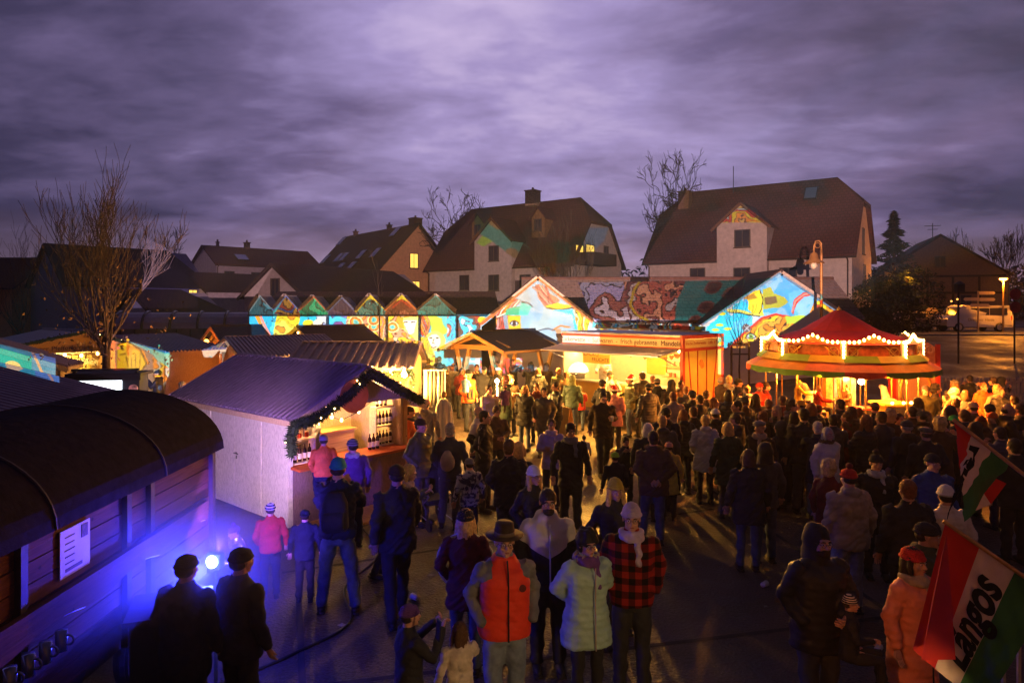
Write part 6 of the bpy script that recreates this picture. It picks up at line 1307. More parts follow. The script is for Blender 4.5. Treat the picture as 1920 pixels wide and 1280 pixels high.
for p in bp_:
    if me is None: b = MB(); b.ell((0, 0, 0), (.036, .036, .045), nu=8, nv=6); ob = b.obj('bulb', BULB, CR, True, p); me = ob.data
    else: link('bulb', me, CR, p)
ns = 16
for i in range(ns):
    a0, a1 = 2 * PI * i / ns, 2 * PI * (i + 1) / ns; c_ = [(.10, .30, .03), (.75, .40, .03), (.55, .25, .03), (.70, .10, .04)][i % 4]
    q = MB(); v0 = [(math.cos(a) * r_, math.sin(a) * r_, z) for r_, z in ((2.0, 2.62), (2.48, 2.34 + 0), (2.50, 2.22)) for a in (a0, (a0 + a1) / 2, a1)]; v0[7] = (v0[7][0], v0[7][1], 2.17); q.add(v0, [(0, 1, 4, 3), (1, 2, 5, 4)], 0); q.add(v0, [(3, 4, 7, 6), (4, 5, 8, 7)], 1)
    q.obj('skirt_panel', [mk((.50, .22, .02) if i % 4 < 2 else (.55, .16, .08), .6, .15, 3), mk((.09, .22, .02) if i % 4 != 3 else (.5, .05, .02), .6, .1)], CR)
    q = MB(); q.add([(math.cos(a) * r_, math.sin(a) * r_, z) for r_, z in ((2.03, 2.66), (2.22, 2.50)) for a in (a0, a1)], [(0, 1, 3, 2)]); q.v = [(x, y, z + .06) for x, y, z in q.v]; q.obj('valance', mk((.16, .30, .03) if i % 2 else (.45, .35, .04), .6, .1), CR)
b = MB(); b.tube([(0, 0, .18), (0, 0, .30)], 2.3, 32); b.tube([(0, 0, 0), (0, 0, .18)], 2.2, 32); b.obj('platform', mk((.3, .12, .05), .6, .2), CR)
b = MB(); b.tube([(0, 0, .3), (0, 0, 2.9)], .38, 12); b.obj('centre_drum', mk((.65, .25, .06), .4, .3, 4), CR)
for i in range(12):
    a = 2 * PI * i / 12; b = MB(); R_ = Matrix.Rotation(a, 3, 'Z'); b.box(R_ @ Vector((.42, 0, 1.5)), (.03, .19, 1.5), 0, R_); b.obj('mirror_panel', mk([(.6, .2, .05), (.7, .5, .2), (.15, .2, .3)][i % 3], .2, .5, 6, .1, .3), CR)
    b = MB(); b.box(R_ @ Vector((1.0, 0, 2.42)), (.03, .5, .3), 0, R_); b.torus(R_ @ Vector((1.02, 0, 2.42)), .10, .02, 'z', 14, 5); b.obj('rounding_board', mk([(.6, .1, .03), (.65, .4, .08)][i % 2], .4, .5, 9), CR)
b = MB(); b.tube([(0, 0, 2.60), (0, 0, 2.66)], 2.0, 32); b.obj('ceiling', mk((.6, .3, .1), .6, .1), CR)
for i in range(10): a = 2 * PI * (i + .3) / 10; b = MB(); b.tube([(math.cos(a) * 1.95, math.sin(a) * 1.95, .3), (math.cos(a) * 1.95, math.sin(a) * 1.95, 2.62)], .022, 8); b.obj('pole', mk((.8, .55, .2), .25, .05, metal=.8), CR)
# rides
TRK = thing('toy_fire_engine', 'toy fire engine with a raised ladder on the carousel', 'carousel ride', (CX - .35, CYY - 1.25, .30), math.radians(-12))
b = MB(); b.box((0, 0, .42), (1.0, .48, .40)); b.box((.33, 0, .75), (.34, .46, .40)); b.obj('body', mk((.6, .05, .02), .3, .05), TRK); b = MB(); b.box((.33, -.24, .80), (.24, .02, .22)); b.box((.51, 0, .80), (.02, .38, .22)); b.obj('window', GLASS, TRK)
for x in (-.3, .33): b = MB(); b.tube([(x, -.27, .18), (x, .27, .18)], .17, 16); b.obj('wheel', DARK, TRK)
b = MB(); 
for s in (-.1, .1): b.bar((-.15, s - .05, .62), (-.28, s - .05, 1.75), .03, .04)
for i in range(9): z = .7 + i * .12; x = -.16 - i * .0137; b.bar((x, -.15, z), (x, .05, z), .025, .03)
b.obj('ladder', mk((.75, .5, .2), .4), TRK)
JP = thing('toy_truck', 'toy truck with lit lamps on the right side of the carousel', 'carousel ride', (CX + .75, CYY - 1.25, .30), math.radians(8))
b = MB(); b.box((0, 0, .40), (1.05, .62, .42)); b.box((-.1, 0, .80), (.62, .6, .42)); b.box((-.1, 0, 1.04), (.72, .66, .06)); b.obj('body', mk((.62, .36, .05), .3, .08), JP); b = MB(); b.box((-.1, -.31, .82), (.5, .02, .3)); b.box((.22, 0, .82), (.02, .5, .3)); b.obj('window', GLASS, JP)
for x in (-.33, .33): b = MB(); b.tube([(x, -.34, .19), (x, .34, .19)], .19, 16); b.obj('wheel', DARK, JP)
for x, y, z in ((.53, -.2, .45), (.53, .2, .45), (-.3, -.34, 1.09), (0, -.34, 1.09), (.2, -.34, 1.09), (-.42, -.33, .62)): b = MB(); b.ell((x, y, z), (.035,) * 3); b.obj('headlight', BULB, JP, True)
PH = thing('carousel_horse', 'white carousel horse on a pole at the left of the carousel', 'carousel ride', (CX - 1.45, CYY - .8, .30), math.radians(20))
b = MB(); b.ell((0, 0, .8), (.38, .15, .17)); b.tube([(.26, 0, .85), (.40, 0, 1.05), (.48, 0, 1.22)], [.13, .10, .08], 10); b.ell((.56, 0, 1.20), (.14, .06, .07))
for x, k in ((.24, .12), (-.26, -.1)):
    for s in (-.08, .08): b.tube([(x, s, .72), (x + k, s, .5), (x + k * .4, s, .25)], [.07, .045, .03], 8)
b.tube([(-.36, 0, .86), (-.5, 0, .75), (-.54, 0, .5)], [.05, .05, .02], 8); me = remesh(b, .022, 3); me.materials.append(mk((.7, .62, .5), .4, .1)); link('body', me, PH); b = MB(); b.tube([(0, 0, 0), (0, 0, 2.25)], .02, 8); b.obj('pole', GL_, PH)
for x, y, r_, lb in ((-.1, .9, 2.2, 'white carousel horse at the back of the carousel'), (1.5, .2, 1.5, 'white carousel horse at the right end of the carousel')):
    h2 = copy_tree(PH); h2.location = (CX + x, CYY + y, .30); h2.rotation_euler.z = r_; h2['label'] = lb
# backdrop with oval mirror right of the carousel
BDR = thing('carousel_backdrop', 'ornate red-framed backdrop with an oval mirror at the right of the carousel', 'backdrop', (11.4, 19.3, gz(11.4, 19.3)), math.radians(-8))
b = MB(); b.prism([(-.55, 0, .2), (.55, 0, .2), (.55, 0, 2.55), (.3, 0, 2.72), (0, 0, 2.60), (-.3, 0, 2.78), (-.55, 0, 2.5)], (0, .05, 0)); b.obj('panel', mk((.62, .22, .13), .5, .15, 5), BDR)
b = MB(); b.box((.58, -.02, 1.35), (.10, .1, 2.6)); b.box((-.62, -.02, 1.25), (.18, .1, 2.4)); b.obj('frame', RD_, BDR); b = MB(); b.torus((0, -.03, 1.35), .40, .03, 'y', 32, 8); b.v = [(x, y, 1.35 + (z - 1.35) * 1.5) for x, y, z in b.v]; b.obj('mirror_frame', GL_, BDR)
b = MB(); pts = [(math.cos(a) * .39, -.02, 1.35 + math.sin(a) * .585) for a in np.linspace(0, 2 * PI, 28, endpoint=False)]; b.prism(pts, (0, .01, 0)); b.obj('mirror', mk((.65, .35, .2), .25, .05, 3, 0, .4), BDR)
for x, z, r_ in ((-.25, 2.55, .16), (.15, 2.5, .12), (.38, 2.5, .09), (-.45, 2.4, .1)): b = MB(); b.torus((x, -.03, z), r_, .03, 'y', 20, 6); b.ell((x, -.02, z), (r_ * .5, .03, r_ * .5)); b.obj('scroll_ornament', mk((.7, .35, .22), .4, .1), BDR)
for x, y, z, w_ in ((-.9, -.7, 1.9, 160), (1.0, -.7, 1.9, 200), (0, 1.0, 2.2, 180), (.25, -2.0, 2.2, 500)): lamp('POINT', (CX + x, CYY + y, z), ORANGE, w_, .08)
for a in (-2.75, -2.2, -1.57, -.95, -.4): lamp('SPOT', (CX + math.cos(a) * 2.3, CYY + math.sin(a) * 2.3, 2.10), (1, .27, .025), 1900, .08, rot=(math.cos(a), math.sin(a), -.45), cone=150, blend=.5)  # added spots under the skirt edge, throwing orange light on the crowd
for i in range(5): a = PI + PI * (i + .5) / 5; lamp('POINT', (CX + math.cos(a) * 2.2, CYY + math.sin(a) * 2.2, 3.12), (1, .24, .02), 30, .12)
o = MB().ell((0, 0, 0), (.07, .07, .07)).tube([(0, 0, .06), (0, 0, .5)], .012, 6).obj('pendant_bulb', BULBW, None, True, P(1615, 715, 17.2)); tag(o, 'glaring bulb hanging above the toy truck in the carousel', 'lamp'); lamp('POINT', P(1615, 715, 16.9), (1, .36, .04), 420, .08)

# ------------------------------------------------------------------ street furniture and vehicles
def old_lamp(px, Y, h, label):
    p = at(px, Y); t = thing('street_lamp', label, 'street lamp', p); m_ = mk((.32, .15, .05), .5, .1, metal=.4); b = MB(); b.tube([(0, 0, 0), (0, 0, .5), (0, 0, h - .5), (0, 0, h - .3)], [.09, .06, .05, .04], 10)
    b.tube([(0, 0, h - .3), (0, -.0, h - .05), (-.08, 0, h + .05), (-.2, 0, h + .03), (-.26, 0, h - .15), (-.26, 0, h - .35)], .03, 8); b.torus((-.13, 0, h - .12), .09, .012, 'y', 18, 6); b.obj('pole', m_, t, True)
    b = MB(); b.tube([(-.26, 0, h - .35), (-.26, 0, h - .42), (-.26, 0, h - .6), (-.26, 0, h - .72), (-.26, 0, h - .75)], [.04, .12, .16, .34, .36], 20, cap=False); b.obj('shade', m_, t, True); b = MB(); b.ell((-.26, 0, h - .82), (.11, .11, .13)); b.obj('globe', mk((.5, .4, .3), .15, .1), t, True); return t
old_lamp(1540, 24, 5.95, 'tall ornate unlit street lamp rising behind the carousel')
p = at(1881, 50); LP = thing('street_lamp', 'lit orange street lamp by the road at the right edge', 'street lamp', p); b = MB(); b.tube([(0, 0, 0), (0, 0, 3.9)], .06, 8); b.obj('pole', mk((.5, .3, .1), .5), LP); b = MB(); b.tube([(0, 0, 3.92), (0, 0, 4.0), (0, 0, 4.07)], [.33, .35, .12], 18); b.obj('hood', mk((.3, .2, .1), .5), LP); b = MB(); b.ell((0, 0, 3.88), (.24, .24, .09)); b.obj('lamp_glass', mk((1, .6, .2), .4, 0, bump=0, emit=40, ecol=(1, .42, .06)), LP, True)
lamp('POINT', (p[0], p[1] - .05, p[2] + 3.6), (1, .30, .02), 2600, .15)
lamp('POINT', (32, 55, 6.2), (1, .30, .02), 420, .2)   # the next street lamp along the road, hidden by the carousel
p2 = (32, 55.4, 1.85); L2 = thing('street_lamp', 'second road lamp, behind the carousel tent top', 'street lamp', p2); b = MB(); b.tube([(0, 0, 0), (0, 0, 4.4)], .06, 8); b.obj('pole', TRIM, L2)
p = at(1797, 34); t = thing('traffic_post', 'thin black post with a dark lantern head in front of the white van', 'post', p); b = MB(); b.tube([(0, 0, 0), (0, 0, 3.6)], .045, 8); b.obj('pole', DARK, t); b = MB(); b.box((.05, 0, 3.75), (.35, .3, .4)); b.tube([(.05, 0, 3.95), (.05, 0, 4.1)], [.26, .05], 8); b.obj('lantern', DARK, t)
for dx, dz in ((-.35, 3.1), (-.05, 3.2)): b = MB(); b.ell((dx, 0, dz), (.05,) * 3); b.obj('small_light', mk((1, .6, .2), .4, 0, bump=0, emit=2, ecol=(1, .45, .08)), t, True)
p = at(1902, 34); t = thing('road_sign', 'red round road signs on a thin post at the right edge', 'road sign', p); b = MB(); b.tube([(0, 0, 0), (0, 0, 3.6)], .04, 8); b.obj('pole', DARK, t)
for z in (3.45, 2.8): b = MB(); b.tube([(0, -.05, z), (0, -.08, z)], .28, 24); b.obj('sign_plate', mk((.35, .03, .02), .5), t)
p = at(1834, 50); t = thing('signpost', 'signpost with orange-lit direction boards behind the white van', 'signpost', p); b = MB(); b.tube([(0, 0, 0), (0, 0, 3.0)], .06, 8); b.obj('pole', mk((.6, .45, .25), .5), t); SGN = mk((.75, .55, .3), .6, .05)
for x0, x1, z in ((.05, 1.1, 2.85), (-1.0, -.02, 2.4), (.05, 1.1, 2.38), (-.55, -.02, 1.95), (.05, .7, 1.95)): b = MB(); b.prism([(x0, -.08, z - .12), (x1, -.08, z - .12), (x1 + (.12 if x1 > 0.1 else 0), -.08, z), (x1, -.08, z + .12), (x0, -.08, z + .12), (x0 - (.12 if x0 < 0 else 0), -.08, z)], (0, .03, 0)); b.obj('direction_board', SGN, t)
p = at(1748, 52); t = thing('notice_board', 'small arched notice board glowing orange left of the white van', 'notice board', p); b = MB(); b.prism([(-.45, 0, .7), (.45, 0, .7), (.45, 0, 1.6), (.25, 0, 1.78), (-.25, 0, 1.78), (-.45, 0, 1.6)], (0, .06, 0)); b.obj('board', SGN, t); b = MB(); b.box((-.4, .03, .35), (.06, .06, .7)); b.box((.4, .03, .35), (.06, .06, .7)); b.obj('post', TRIM, t)
def vehicle(name, label, p, rz, van):
    t = thing(name, label, 'van' if van else 'car', p, rz); L2_ = 2.45 if van else 2.0; W_ = .95
    if van: side = [(-2.45, .45), (2.40, .40), (2.45, .95), (2.42, 1.5), (2.25, 1.86), (-.95, 1.88), (-1.25, 1.78), (-1.75, 1.18), (-2.35, .98), (-2.45, .75)]
    else: side = [(-2.0, .4), (1.95, .4), (2.0, .8), (1.9, 1.0), (1.5, 1.42), (-.3, 1.44), (-.95, 1.0), (-1.9, .85)]
    q = MB(); k = len(side)
    rows = []
    for yy, ins, zf in ((-W_, 0, 0), (W_, 0, 0)): rows.append([(x, yy, z) for x, z in side])
    q.add([(x, y * (.86 if z > 1.2 else 1), z) for r__ in rows for x, y, z in r__], [tuple(range(k)), tuple(range(k, 2 * k))[::-1]] + [(i, (i + 1) % k, (i + 1) % k + k, i + k) for i in range(k)]); o = q.obj('body', mk((.62, .58, .55) if van else (.35, .3, .28), .3, .04, 2, .02, .1), t)
    bv = o.modifiers.new('bevel', 'BEVEL'); bv.width = .07; bv.segments = 3; bv.limit_method = 'ANGLE'
    wins = [(-1.45, 1.22, -.75, 1.70), (-.62, 1.22, .75, 1.74), (.80, 1.22, 2.12, 1.74)] if van else [(-.55, 1.02, .3, 1.36), (.38, 1.02, 1.45, 1.36)]
    for x0, z0_, x1, z1_ in wins:
        for s in (-1, 1):
            q = MB(); yb, yt = s * (W_ * (.865 if z0_ > 1.2 else .95) + .015), s * (W_ * .862 + .012); xs0 = x0 + (.38 if x0 < -1 else 0); q.prism([(x0, yb, z0_), (x1, yb, z0_), (x1, yt, z1_), (xs0, yt, z1_)], (0, s * .012, 0)); q.obj('side_window', GLASS, t)
    q = MB(); (q.prism([(-1.72, -.72, 1.24), (-1.72, .72, 1.24), (-1.27, .68, 1.76), (-1.27, -.68, 1.76)], (-.02, 0, .02)) if van else q.prism([(-.93, -.7, 1.03), (-.93, .7, 1.03), (-.36, .66, 1.40), (-.36, -.66, 1.40)], (-.02, 0, .02))); q.obj('windscreen', GLASS, t)
    q = MB(); q.prism([(L2_ - .02, -.7, 1.2), (L2_ - .02, .7, 1.2), (L2_ - .16, .66, 1.66), (L2_ - .16, -.66, 1.66)] if van else [(1.86, -.6, 1.05), (1.86, .6, 1.05), (1.58, .6, 1.36), (1.58, -.6, 1.36)], (.02, 0, .01)); q.obj('rear_window', GLASS, t)
    for x in ((-1.6, 1.45) if van else (-1.25, 1.25)):
        for s in (-1, 1):
            q = MB(); q.tube([(x, s * .76, .33), (x, s * .97, .33)], .33, 24); wh = q.obj('wheel', DARK, t, True); q = MB(); q.tube([(x, s * .965, .33), (x, s * .985, .33)], .21, 16); q.obj('rim', mk((.5, .48, .45), .3, metal=.7), wh)
    q = MB(); q.box((0, 0, .42), (2 * L2_ - .1, 1.88, .14)); q.obj('sill_trim', DARK, t)
    for s in (-1, 1): q = MB(); q.box((L2_ - .02, s * .84, 1.0 if van else .8), (.08, .12, .34 if van else .14)); q.obj('tail_light', mk((.5, .02, .02), .3), t); q = MB(); q.box((-L2_ + .08, s * .72, .86 if van else .72), (.14, .28, .14)); q.obj('headlight', mk((.6, .6, .6), .15), t)
    return t
VP = at(1821, 51.0); VN = vehicle('van', 'white minibus van parked on the road beneath the orange street lamp', (VP[0], 51.0, 1.865), math.radians(2), True)
text('Dresdner Heide', .30, mk((.18, .10, .02), .6, 0), VN, (.05, -.975, .88), (PI / 2, 0, 0)); 
vehicle('car', 'small car half hidden in front of the white van bonnet', (at(1725, 53.4)[0], 53.4, 1.865), math.radians(184), False)
# low picket fence far right
t = thing('picket_fence', 'pale picket fence behind the dark figures at the far right', 'fence', (16.2, 25.6, gz(17, 25.6)))
for i in range(26): b = MB(); b.box((i * .14, 0, .45), (.07, .025, .9)); b.obj('slat', mk((.30, .26, .26), .8), t)
b = MB(); b.box((1.8, .03, .75), (3.7, .03, .07)); b.box((1.8, .03, .25), (3.7, .03, .07)); b.obj('rail', mk((.30, .26, .26), .8), t)
# tree stake frames in front of the murals
for px, Y, lb in ((1388, 27.2, 'wooden tree stake frame in front of the right mural gable'), (762, 28.6, 'wooden tree stake frame in front of the yellow painted face'), (522, 28.8, 'wooden tree stake frame at the left end of the picture wall')):
    p = at(px, Y); t = thing('stake_frame', lb, 'tree stakes', p)
    for x in (-.35, .35): b = MB(); b.tube([(x, 0, 0), (x, 0, 2.3)], .045, 8); b.obj('stake', mk((.10, .06, .04), .8), t)
    b = MB(); b.bar((-.4, 0, 2.2), (.4, 0, 2.2), .05, .08); b.bar((-.4, 0, 1.8), (.4, 0, 1.8), .05, .06); b.obj('crossbar', mk((.10, .06, .04), .8), t)

# ------------------------------------------------------------------ flags at the right edge
def flag(label, hoist_top, corners, cols, nu=60, nv=42, amp=.035, txt=None, seed=0):
    """cloth hung between four world corners (a hoist-top, b fly-top, c fly-bottom, d hoist-bottom); stripes run a->b"""
    a, b_, c_, d_ = [Vector(x) for x in corners]; t = thing('flag', label, 'flag', a); n = (b_ - a).cross(d_ - a).normalized()
    if n.y > 0: n = -n
    def S(u, v): 
        p = (a.lerp(b_, u)).lerp(d_.lerp(c_, u), v); return p + n * amp * (math.sin(u * 9 + v * 3 + seed) + .5 * math.sin(u * 17 - v * 5 + seed) + .6 * math.sin(v * 7 + seed) + .35 * math.sin(u * 31 + v * 19) + .25 * math.sin(v * 41 - u * 12)) * (.3 + v * .9) - a
    for k, c0 in enumerate(cols):
        q = MB(); n0 = nv // 3
        q.v = [tuple(S(i / nu, (k + j / n0) / 3)) for i in range(nu + 1) for j in range(n0 + 1)]; q.f = [(i * (n0 + 1) + j, (i + 1) * (n0 + 1) + j, (i + 1) * (n0 + 1) + j + 1, i * (n0 + 1) + j + 1) for i in range(nu) for j in range(n0)]; q.m = [0] * len(q.f)
        q.obj('stripe', mk(c0, .85, .08, 5, .1), t, True)
    if txt:
        body, size, u0, v0, flip = txt; c = bpy.data.curves.new('t', 'FONT'); c.body = body; c.size = size; c.align_x = 'LEFT'; c.align_y = 'CENTER'; c.extrude = 0; c.offset = .006; c.resolution_u = 4; c.shear = .25
        o = bpy.data.objects.new('t', c); me = evaluated(o)
        bm = bmesh.new(); bm.from_mesh(me); bmesh.ops.triangulate(bm, faces=bm.faces[:]); bmesh.ops.subdivide_edges(bm, edges=[e for e in bm.edges if e.calc_length() > .05], cuts=2); bm.to_mesh(me); bm.free()
        Lu, Lv = (b_ - a).length, (d_ - a).length; off = n * .012
        for v in me.vertices: v.co = S(u0 + (-1 if flip == 2 else 1) * v.co.x / Lu, v0 - v.co.y / Lv) + off
        me.materials.append(mk((.01, .01, .012), .8, 0)); link('lettering', me, t)
    return t
import bmesh
FR_, FW_, FG_ = (.50, .03, .02), (.62, .50, .45), (.04, .15, .05)
f2 = [P(1712, 1215, 3.75), P(1772, 980, 3.7), P(1975, 1115, 3.5), P(1840, 1330, 3.55)]
flag('large red, white and green flag reading Lángos at the lower right edge', None, f2, (FR_, FW_, FG_), amp=.016, txt=('Lángos', .18, .12, .50, 0), seed=1)
q = MB(); q.add([P(1775, 1000, 3.55), P(1792, 1236, 3.5), P(1728, 1236, 3.62), P(1748, 1120, 3.6)], [(0, 1, 2, 3)]); fc = q.obj('folded_flag_corner', mk(FR_, .85, .08, 5, .1)); tag(fc, 'red corner of the large Lángos flag folded over its lettering', 'flag')
f1 = [P(1796, 832, 4.6), P(1790, 790, 4.6), P(1892, 868, 4.5), P(1812, 978, 4.5)]
flag('smaller red, white and green flag hanging above the large flag', None, f1, (FR_, FW_, FG_), amp=.01, txt=('Lángos', .10, .85, .42, 2), seed=3)
q = MB(); q.add([P(1887, 906, 4.45), P(1868, 897, 4.45), P(1845, 925, 4.45), P(1858, 945, 4.45)], [(0, 1, 2, 3)], 0); q.add([P(1858, 945, 4.45), P(1845, 925, 4.45), P(1829, 957, 4.45)], [(0, 1, 2)], 1); fc = q.obj('folded_flag_corner', [mk(FR_, .85, .08, 5, .1), mk(FW_, .85, .08, 5, .1)]); tag(fc, 'folded red and white tip of the smaller flag', 'flag')
q = MB(); q.tube([P(1768, 976, 3.71), P(2080, 1190, 3.4)], .011, 8); tag(q.obj('flagpole', PINEX), 'thin pole carrying the large Lángos flag', 'flagpole')
q = MB(); q.tube([P(1787, 786, 4.61), P(2030, 975, 4.2)], .012, 8); tag(q.obj('flagpole', PINEX), 'thin pole carrying the smaller flag', 'flagpole')
t = thing('railing', 'pale barred railing at the lower right corner', 'railing', (3.06, 4.25, 0))
for i in range(7): q = MB(); q.box((i * .095, 0, .87), (.018, .018, 1.74)); q.obj('bar', mk((.3, .26, .2), .6), t)
q = MB(); q.box((.29, 0, 1.755), (.65, .03, .03)); q.obj('handrail', mk((.3, .26, .2), .6), t)
# spot standing in for doorway light under the viewer, cut off by its cone
lamp('SPOT', (2.6, 1.2, 2.15), (1, .60, .22), 230, .05, rot=Vector((-2.3, 4.9, -2.05)), cone=46, blend=.22, name='front_spot')
lamp('SPOT', (.9, 3.3, 2.0), (1, .30, .06), 60, .05, rot=Vector((2.5, 2.5, -1.0)), cone=30, blend=.6, name='front_spot')  # added spot in mid-air, warms the woman in the peach coat

# ------------------------------------------------------------------ people
V_ = 'visitors at the market'
def pp(px, py, label, **k): return person(px, py, label, zone=V_, **k)
# silhouettes at the blue floodlight
pp(350, 1035, 'dark figure in a black beanie left of the blue floodlight', h=1.66, yaw=170, hat=('beanie', 'black'), bulk=1.2, coat='black', hem=.72)
pp(452, 1022, 'dark figure in a black beanie right of the blue floodlight', h=1.68, yaw=150, hat=('beanie', 'black'), bulk=1.16, coat='black', hy=-20)
pp(470, 966, 'small child in a shiny silver jacket and bobble hat by the wagon', h=1.10, yaw=-40, hat=('bobble', 'purple'), coat='silver', style='foil', hem=.86, legs='denim', lean=12, arms=('pocket', 'reach'))
pp(507, 940, 'boy in a blue and red jacket with a striped beanie before the white stall door', h=1.2, yaw=205, hat=('beanie', 'navy'), hatk=(7, 'Z', (.5, .5, .6)), coat='red', hem=.86, legs='navy', arms=('down', 'pocket'))
pp(572, 952, 'small dark-clothed child half hidden left of the man carrying a child', h=1.15, yaw=190, hat=('beanie', 'navy'), coat='navy', legs='black')
_, fp = pp(634, 852, 'man in a turquoise beanie and dark jacket carrying a child', h=1.86, yaw=185, hat=('tall', 'teal'), coat='navy', style='fine', hem=.88, legs='denim', leg='wide', arms=('chin', 'chin'), bulk=1.15, extras=(('pack', 'black'),))
person(607, 812, 'child in a red jacket and lilac beanie carried by the man in the turquoise beanie', zone=V_, h=1.05, yaw=200, hat=('beanie', 'lilac'), coat='orange', hem=.9, legs='navy', leg='sit', arms=('pocket', 'pocket'), Y=fp.y + .30, z0=CH - 237 * (fp.y + .3) / K - 1.07)
pp(661, 820, 'visitor in a patterned bobble hat at the drinks stall counter', h=1.66, yaw=215, hat=('beanie', 'grey'), hatk=(9, 'Z', (.05, .05, .06)), coat='purple', extras=(('scarf', 'light grey'),), hy=20)
pp(706, 858, 'blond woman with a pale hood bending forward beside the drinks stall', h=1.62, yaw=80, hair=('long', 'blond'), coat='charcoal', collar=2, fem=1, lean=18, arms=('phone', 'phone'), extras=(('scarf', 'lilac'),))
pp(744, 868, 'tall figure in a long black jacket and woolly hat, back turned, left of the square', h=1.83, yaw=200, hat=('beanie', 'dark brown'), coat='black', style='fine', hem=.80, legs='black', leg='walk', arms=('fore', 'swing'), bulk=1.18)
# group in the left middle
pp(789, 779, 'man in an olive puffer jacket and bobble hat near the drinks counter', h=1.8, yaw=60, hat=('bobble', 'dark brown', 'beige'), coat='olive', style='puffer', hem=.80, legs='charcoal', arms=('pocket', 'pocket'), bulk=1.15, hy=10)
pp(844, 793, 'grey-haired man with a pale drawstring bag on his back', h=1.76, yaw=175, hair=('short', 'grey'), coat='charcoal', hem=.86, legs='charcoal', leg='relax', arms=('down', 'pocket'), extras=(('sack', 'beige'),))
pp(768, 760, 'person in an orange jacket and dark beanie beside the drinks stall', h=1.68, yaw=100, hat=('beanie', 'dark brown'), coat='orange', arms=('pocket', 'hold'), extras=(('scarf', 'charcoal'),))
pp(799, 747, 'person in a pink beanie and grey hooded jacket, back turned, near the clothes rack', h=1.7, yaw=170, hat=('beanie', 'pink'), coat='grey', collar=2, legs='denim')
pp(880, 856, 'child in a camouflage jacket and grey beanie at the centre left', h=1.38, yaw=205, hat=('beanie', 'grey'), coat='light grey', style='camo', hem=.84, legs='navy', leg='relax')
pp(873, 950, 'woman in a maroon coat and black beanie seen from behind, centre left', h=1.66, yaw=178, fem=1, hair=('long', 'blond'), hat=('beanie', 'black'), coat='maroon', style='fine', hem=.72, legs='denim', arms=('pocket', 'pocket'), extras=(('strap', 'light grey'),))
pp(898, 762, 'bald man in a two-tone vest near the rack of scarves', h=1.78, yaw=70, hair=('balding', 'grey'), coat='orange', style='twotone', hem=.8, arms=('pocket', 'pocket'))
pp(909, 770, 'dark-haired man in a long black coat facing right, centre left', h=1.82, yaw=75, coat='black', style='fine', hem=.66, hair=('short', 'dark'), arms=('pocket', 'back'), extras=(('strap', 'light grey'),))
pp(931, 761, 'short-haired woman carrying a toddler in a pink knitted hat', h=1.66, yaw=20, fem=1, hair=('fringe', 'brown'), coat='brown', arms=('carry', 'carry'), extras=('glasses',))
person(947, 786, 'toddler in a pink knitted hat held by a woman, centre left', zone=V_, h=.9, yaw=200, hat=('beanie', 'pink'), coat='purple', leg='sit', Y=16.4, z0=.92, arms=('carry', 'carry'))
pp(955, 824, 'man with thinning brown hair in a black jacket, back turned, centre', h=1.78, yaw=165, hair=('short', 'brown'), coat='black', hem=.8, style='fine', arms=('pocket', 'pocket'), bulk=1.18, legs='denim')
pp(973, 828, 'blond person close behind the man with thinning brown hair', h=1.7, yaw=150, hair=('bob', 'blond'), coat='black', fem=1)
pp(1001, 868, 'young blond woman in a white beanie and black coat, centre', h=1.66, yaw=35, fem=1, hair=('long', 'blond'), hat=('tall', 'white'), coat='black', style='fine', hem=.74, arms=('pocket', 'down'), extras=('glasses',), hy=-15)
pp(1034, 785, 'smiling woman in a pale pink hooded jacket with folded arms, centre', h=1.66, yaw=0, fem=1, hair=('bun', 'dark'), coat='lilac', collar=2, hem=.80, arms=('cross', 'cross'), hy=15, extras=(('scarf', 'lilac'),))
pp(1070, 793, 'dark-haired man with glasses in a black coat, centre', h=1.8, yaw=5, coat='black', style='fine', hem=.74, hair=('fringe', 'dark'), arms=('down', 'down'), extras=('glasses', ('scarf', 'grey')), legs='black')
pp(1131, 734, 'man in a dark rain jacket walking forward with a cup, centre right', h=1.83, yaw=5, coat='dark brown', hem=.78, style='fine', leg='walk', legs='black', arms=('swing', 'hold'), hair=('fringe', 'dark'), extras=(('cup', 'white'),), bulk=1.12)
pp(1095, 812, 'toddler in a bobble hat in a white suit beside the man with glasses', h=.85, yaw=170, hat=('bobble', 'black', 'white'), coat='white', style='puffer')
pp(1173, 818, 'boy eating a snack beside the child in the lime beanie', h=1.35, yaw=10, hair=('fringe', 'dark'), coat='navy', arms=('chin', 'chin'))
pp(1153, 845, 'child in a bright lime beanie and dark blue jacket', h=1.28, yaw=190, hat=('beanie', 'lime'), coat='navy', legs='black', leg='walk', hem=.86)
pp(1154, 891, 'young man in a mustard beanie and black jacket, centre foreground', h=1.72, yaw=10, hat=('tall', 'mustard'), hair=('long', 'blond'), coat='black', style='fine', hy=-10, arms=('pocket', 'pocket'))
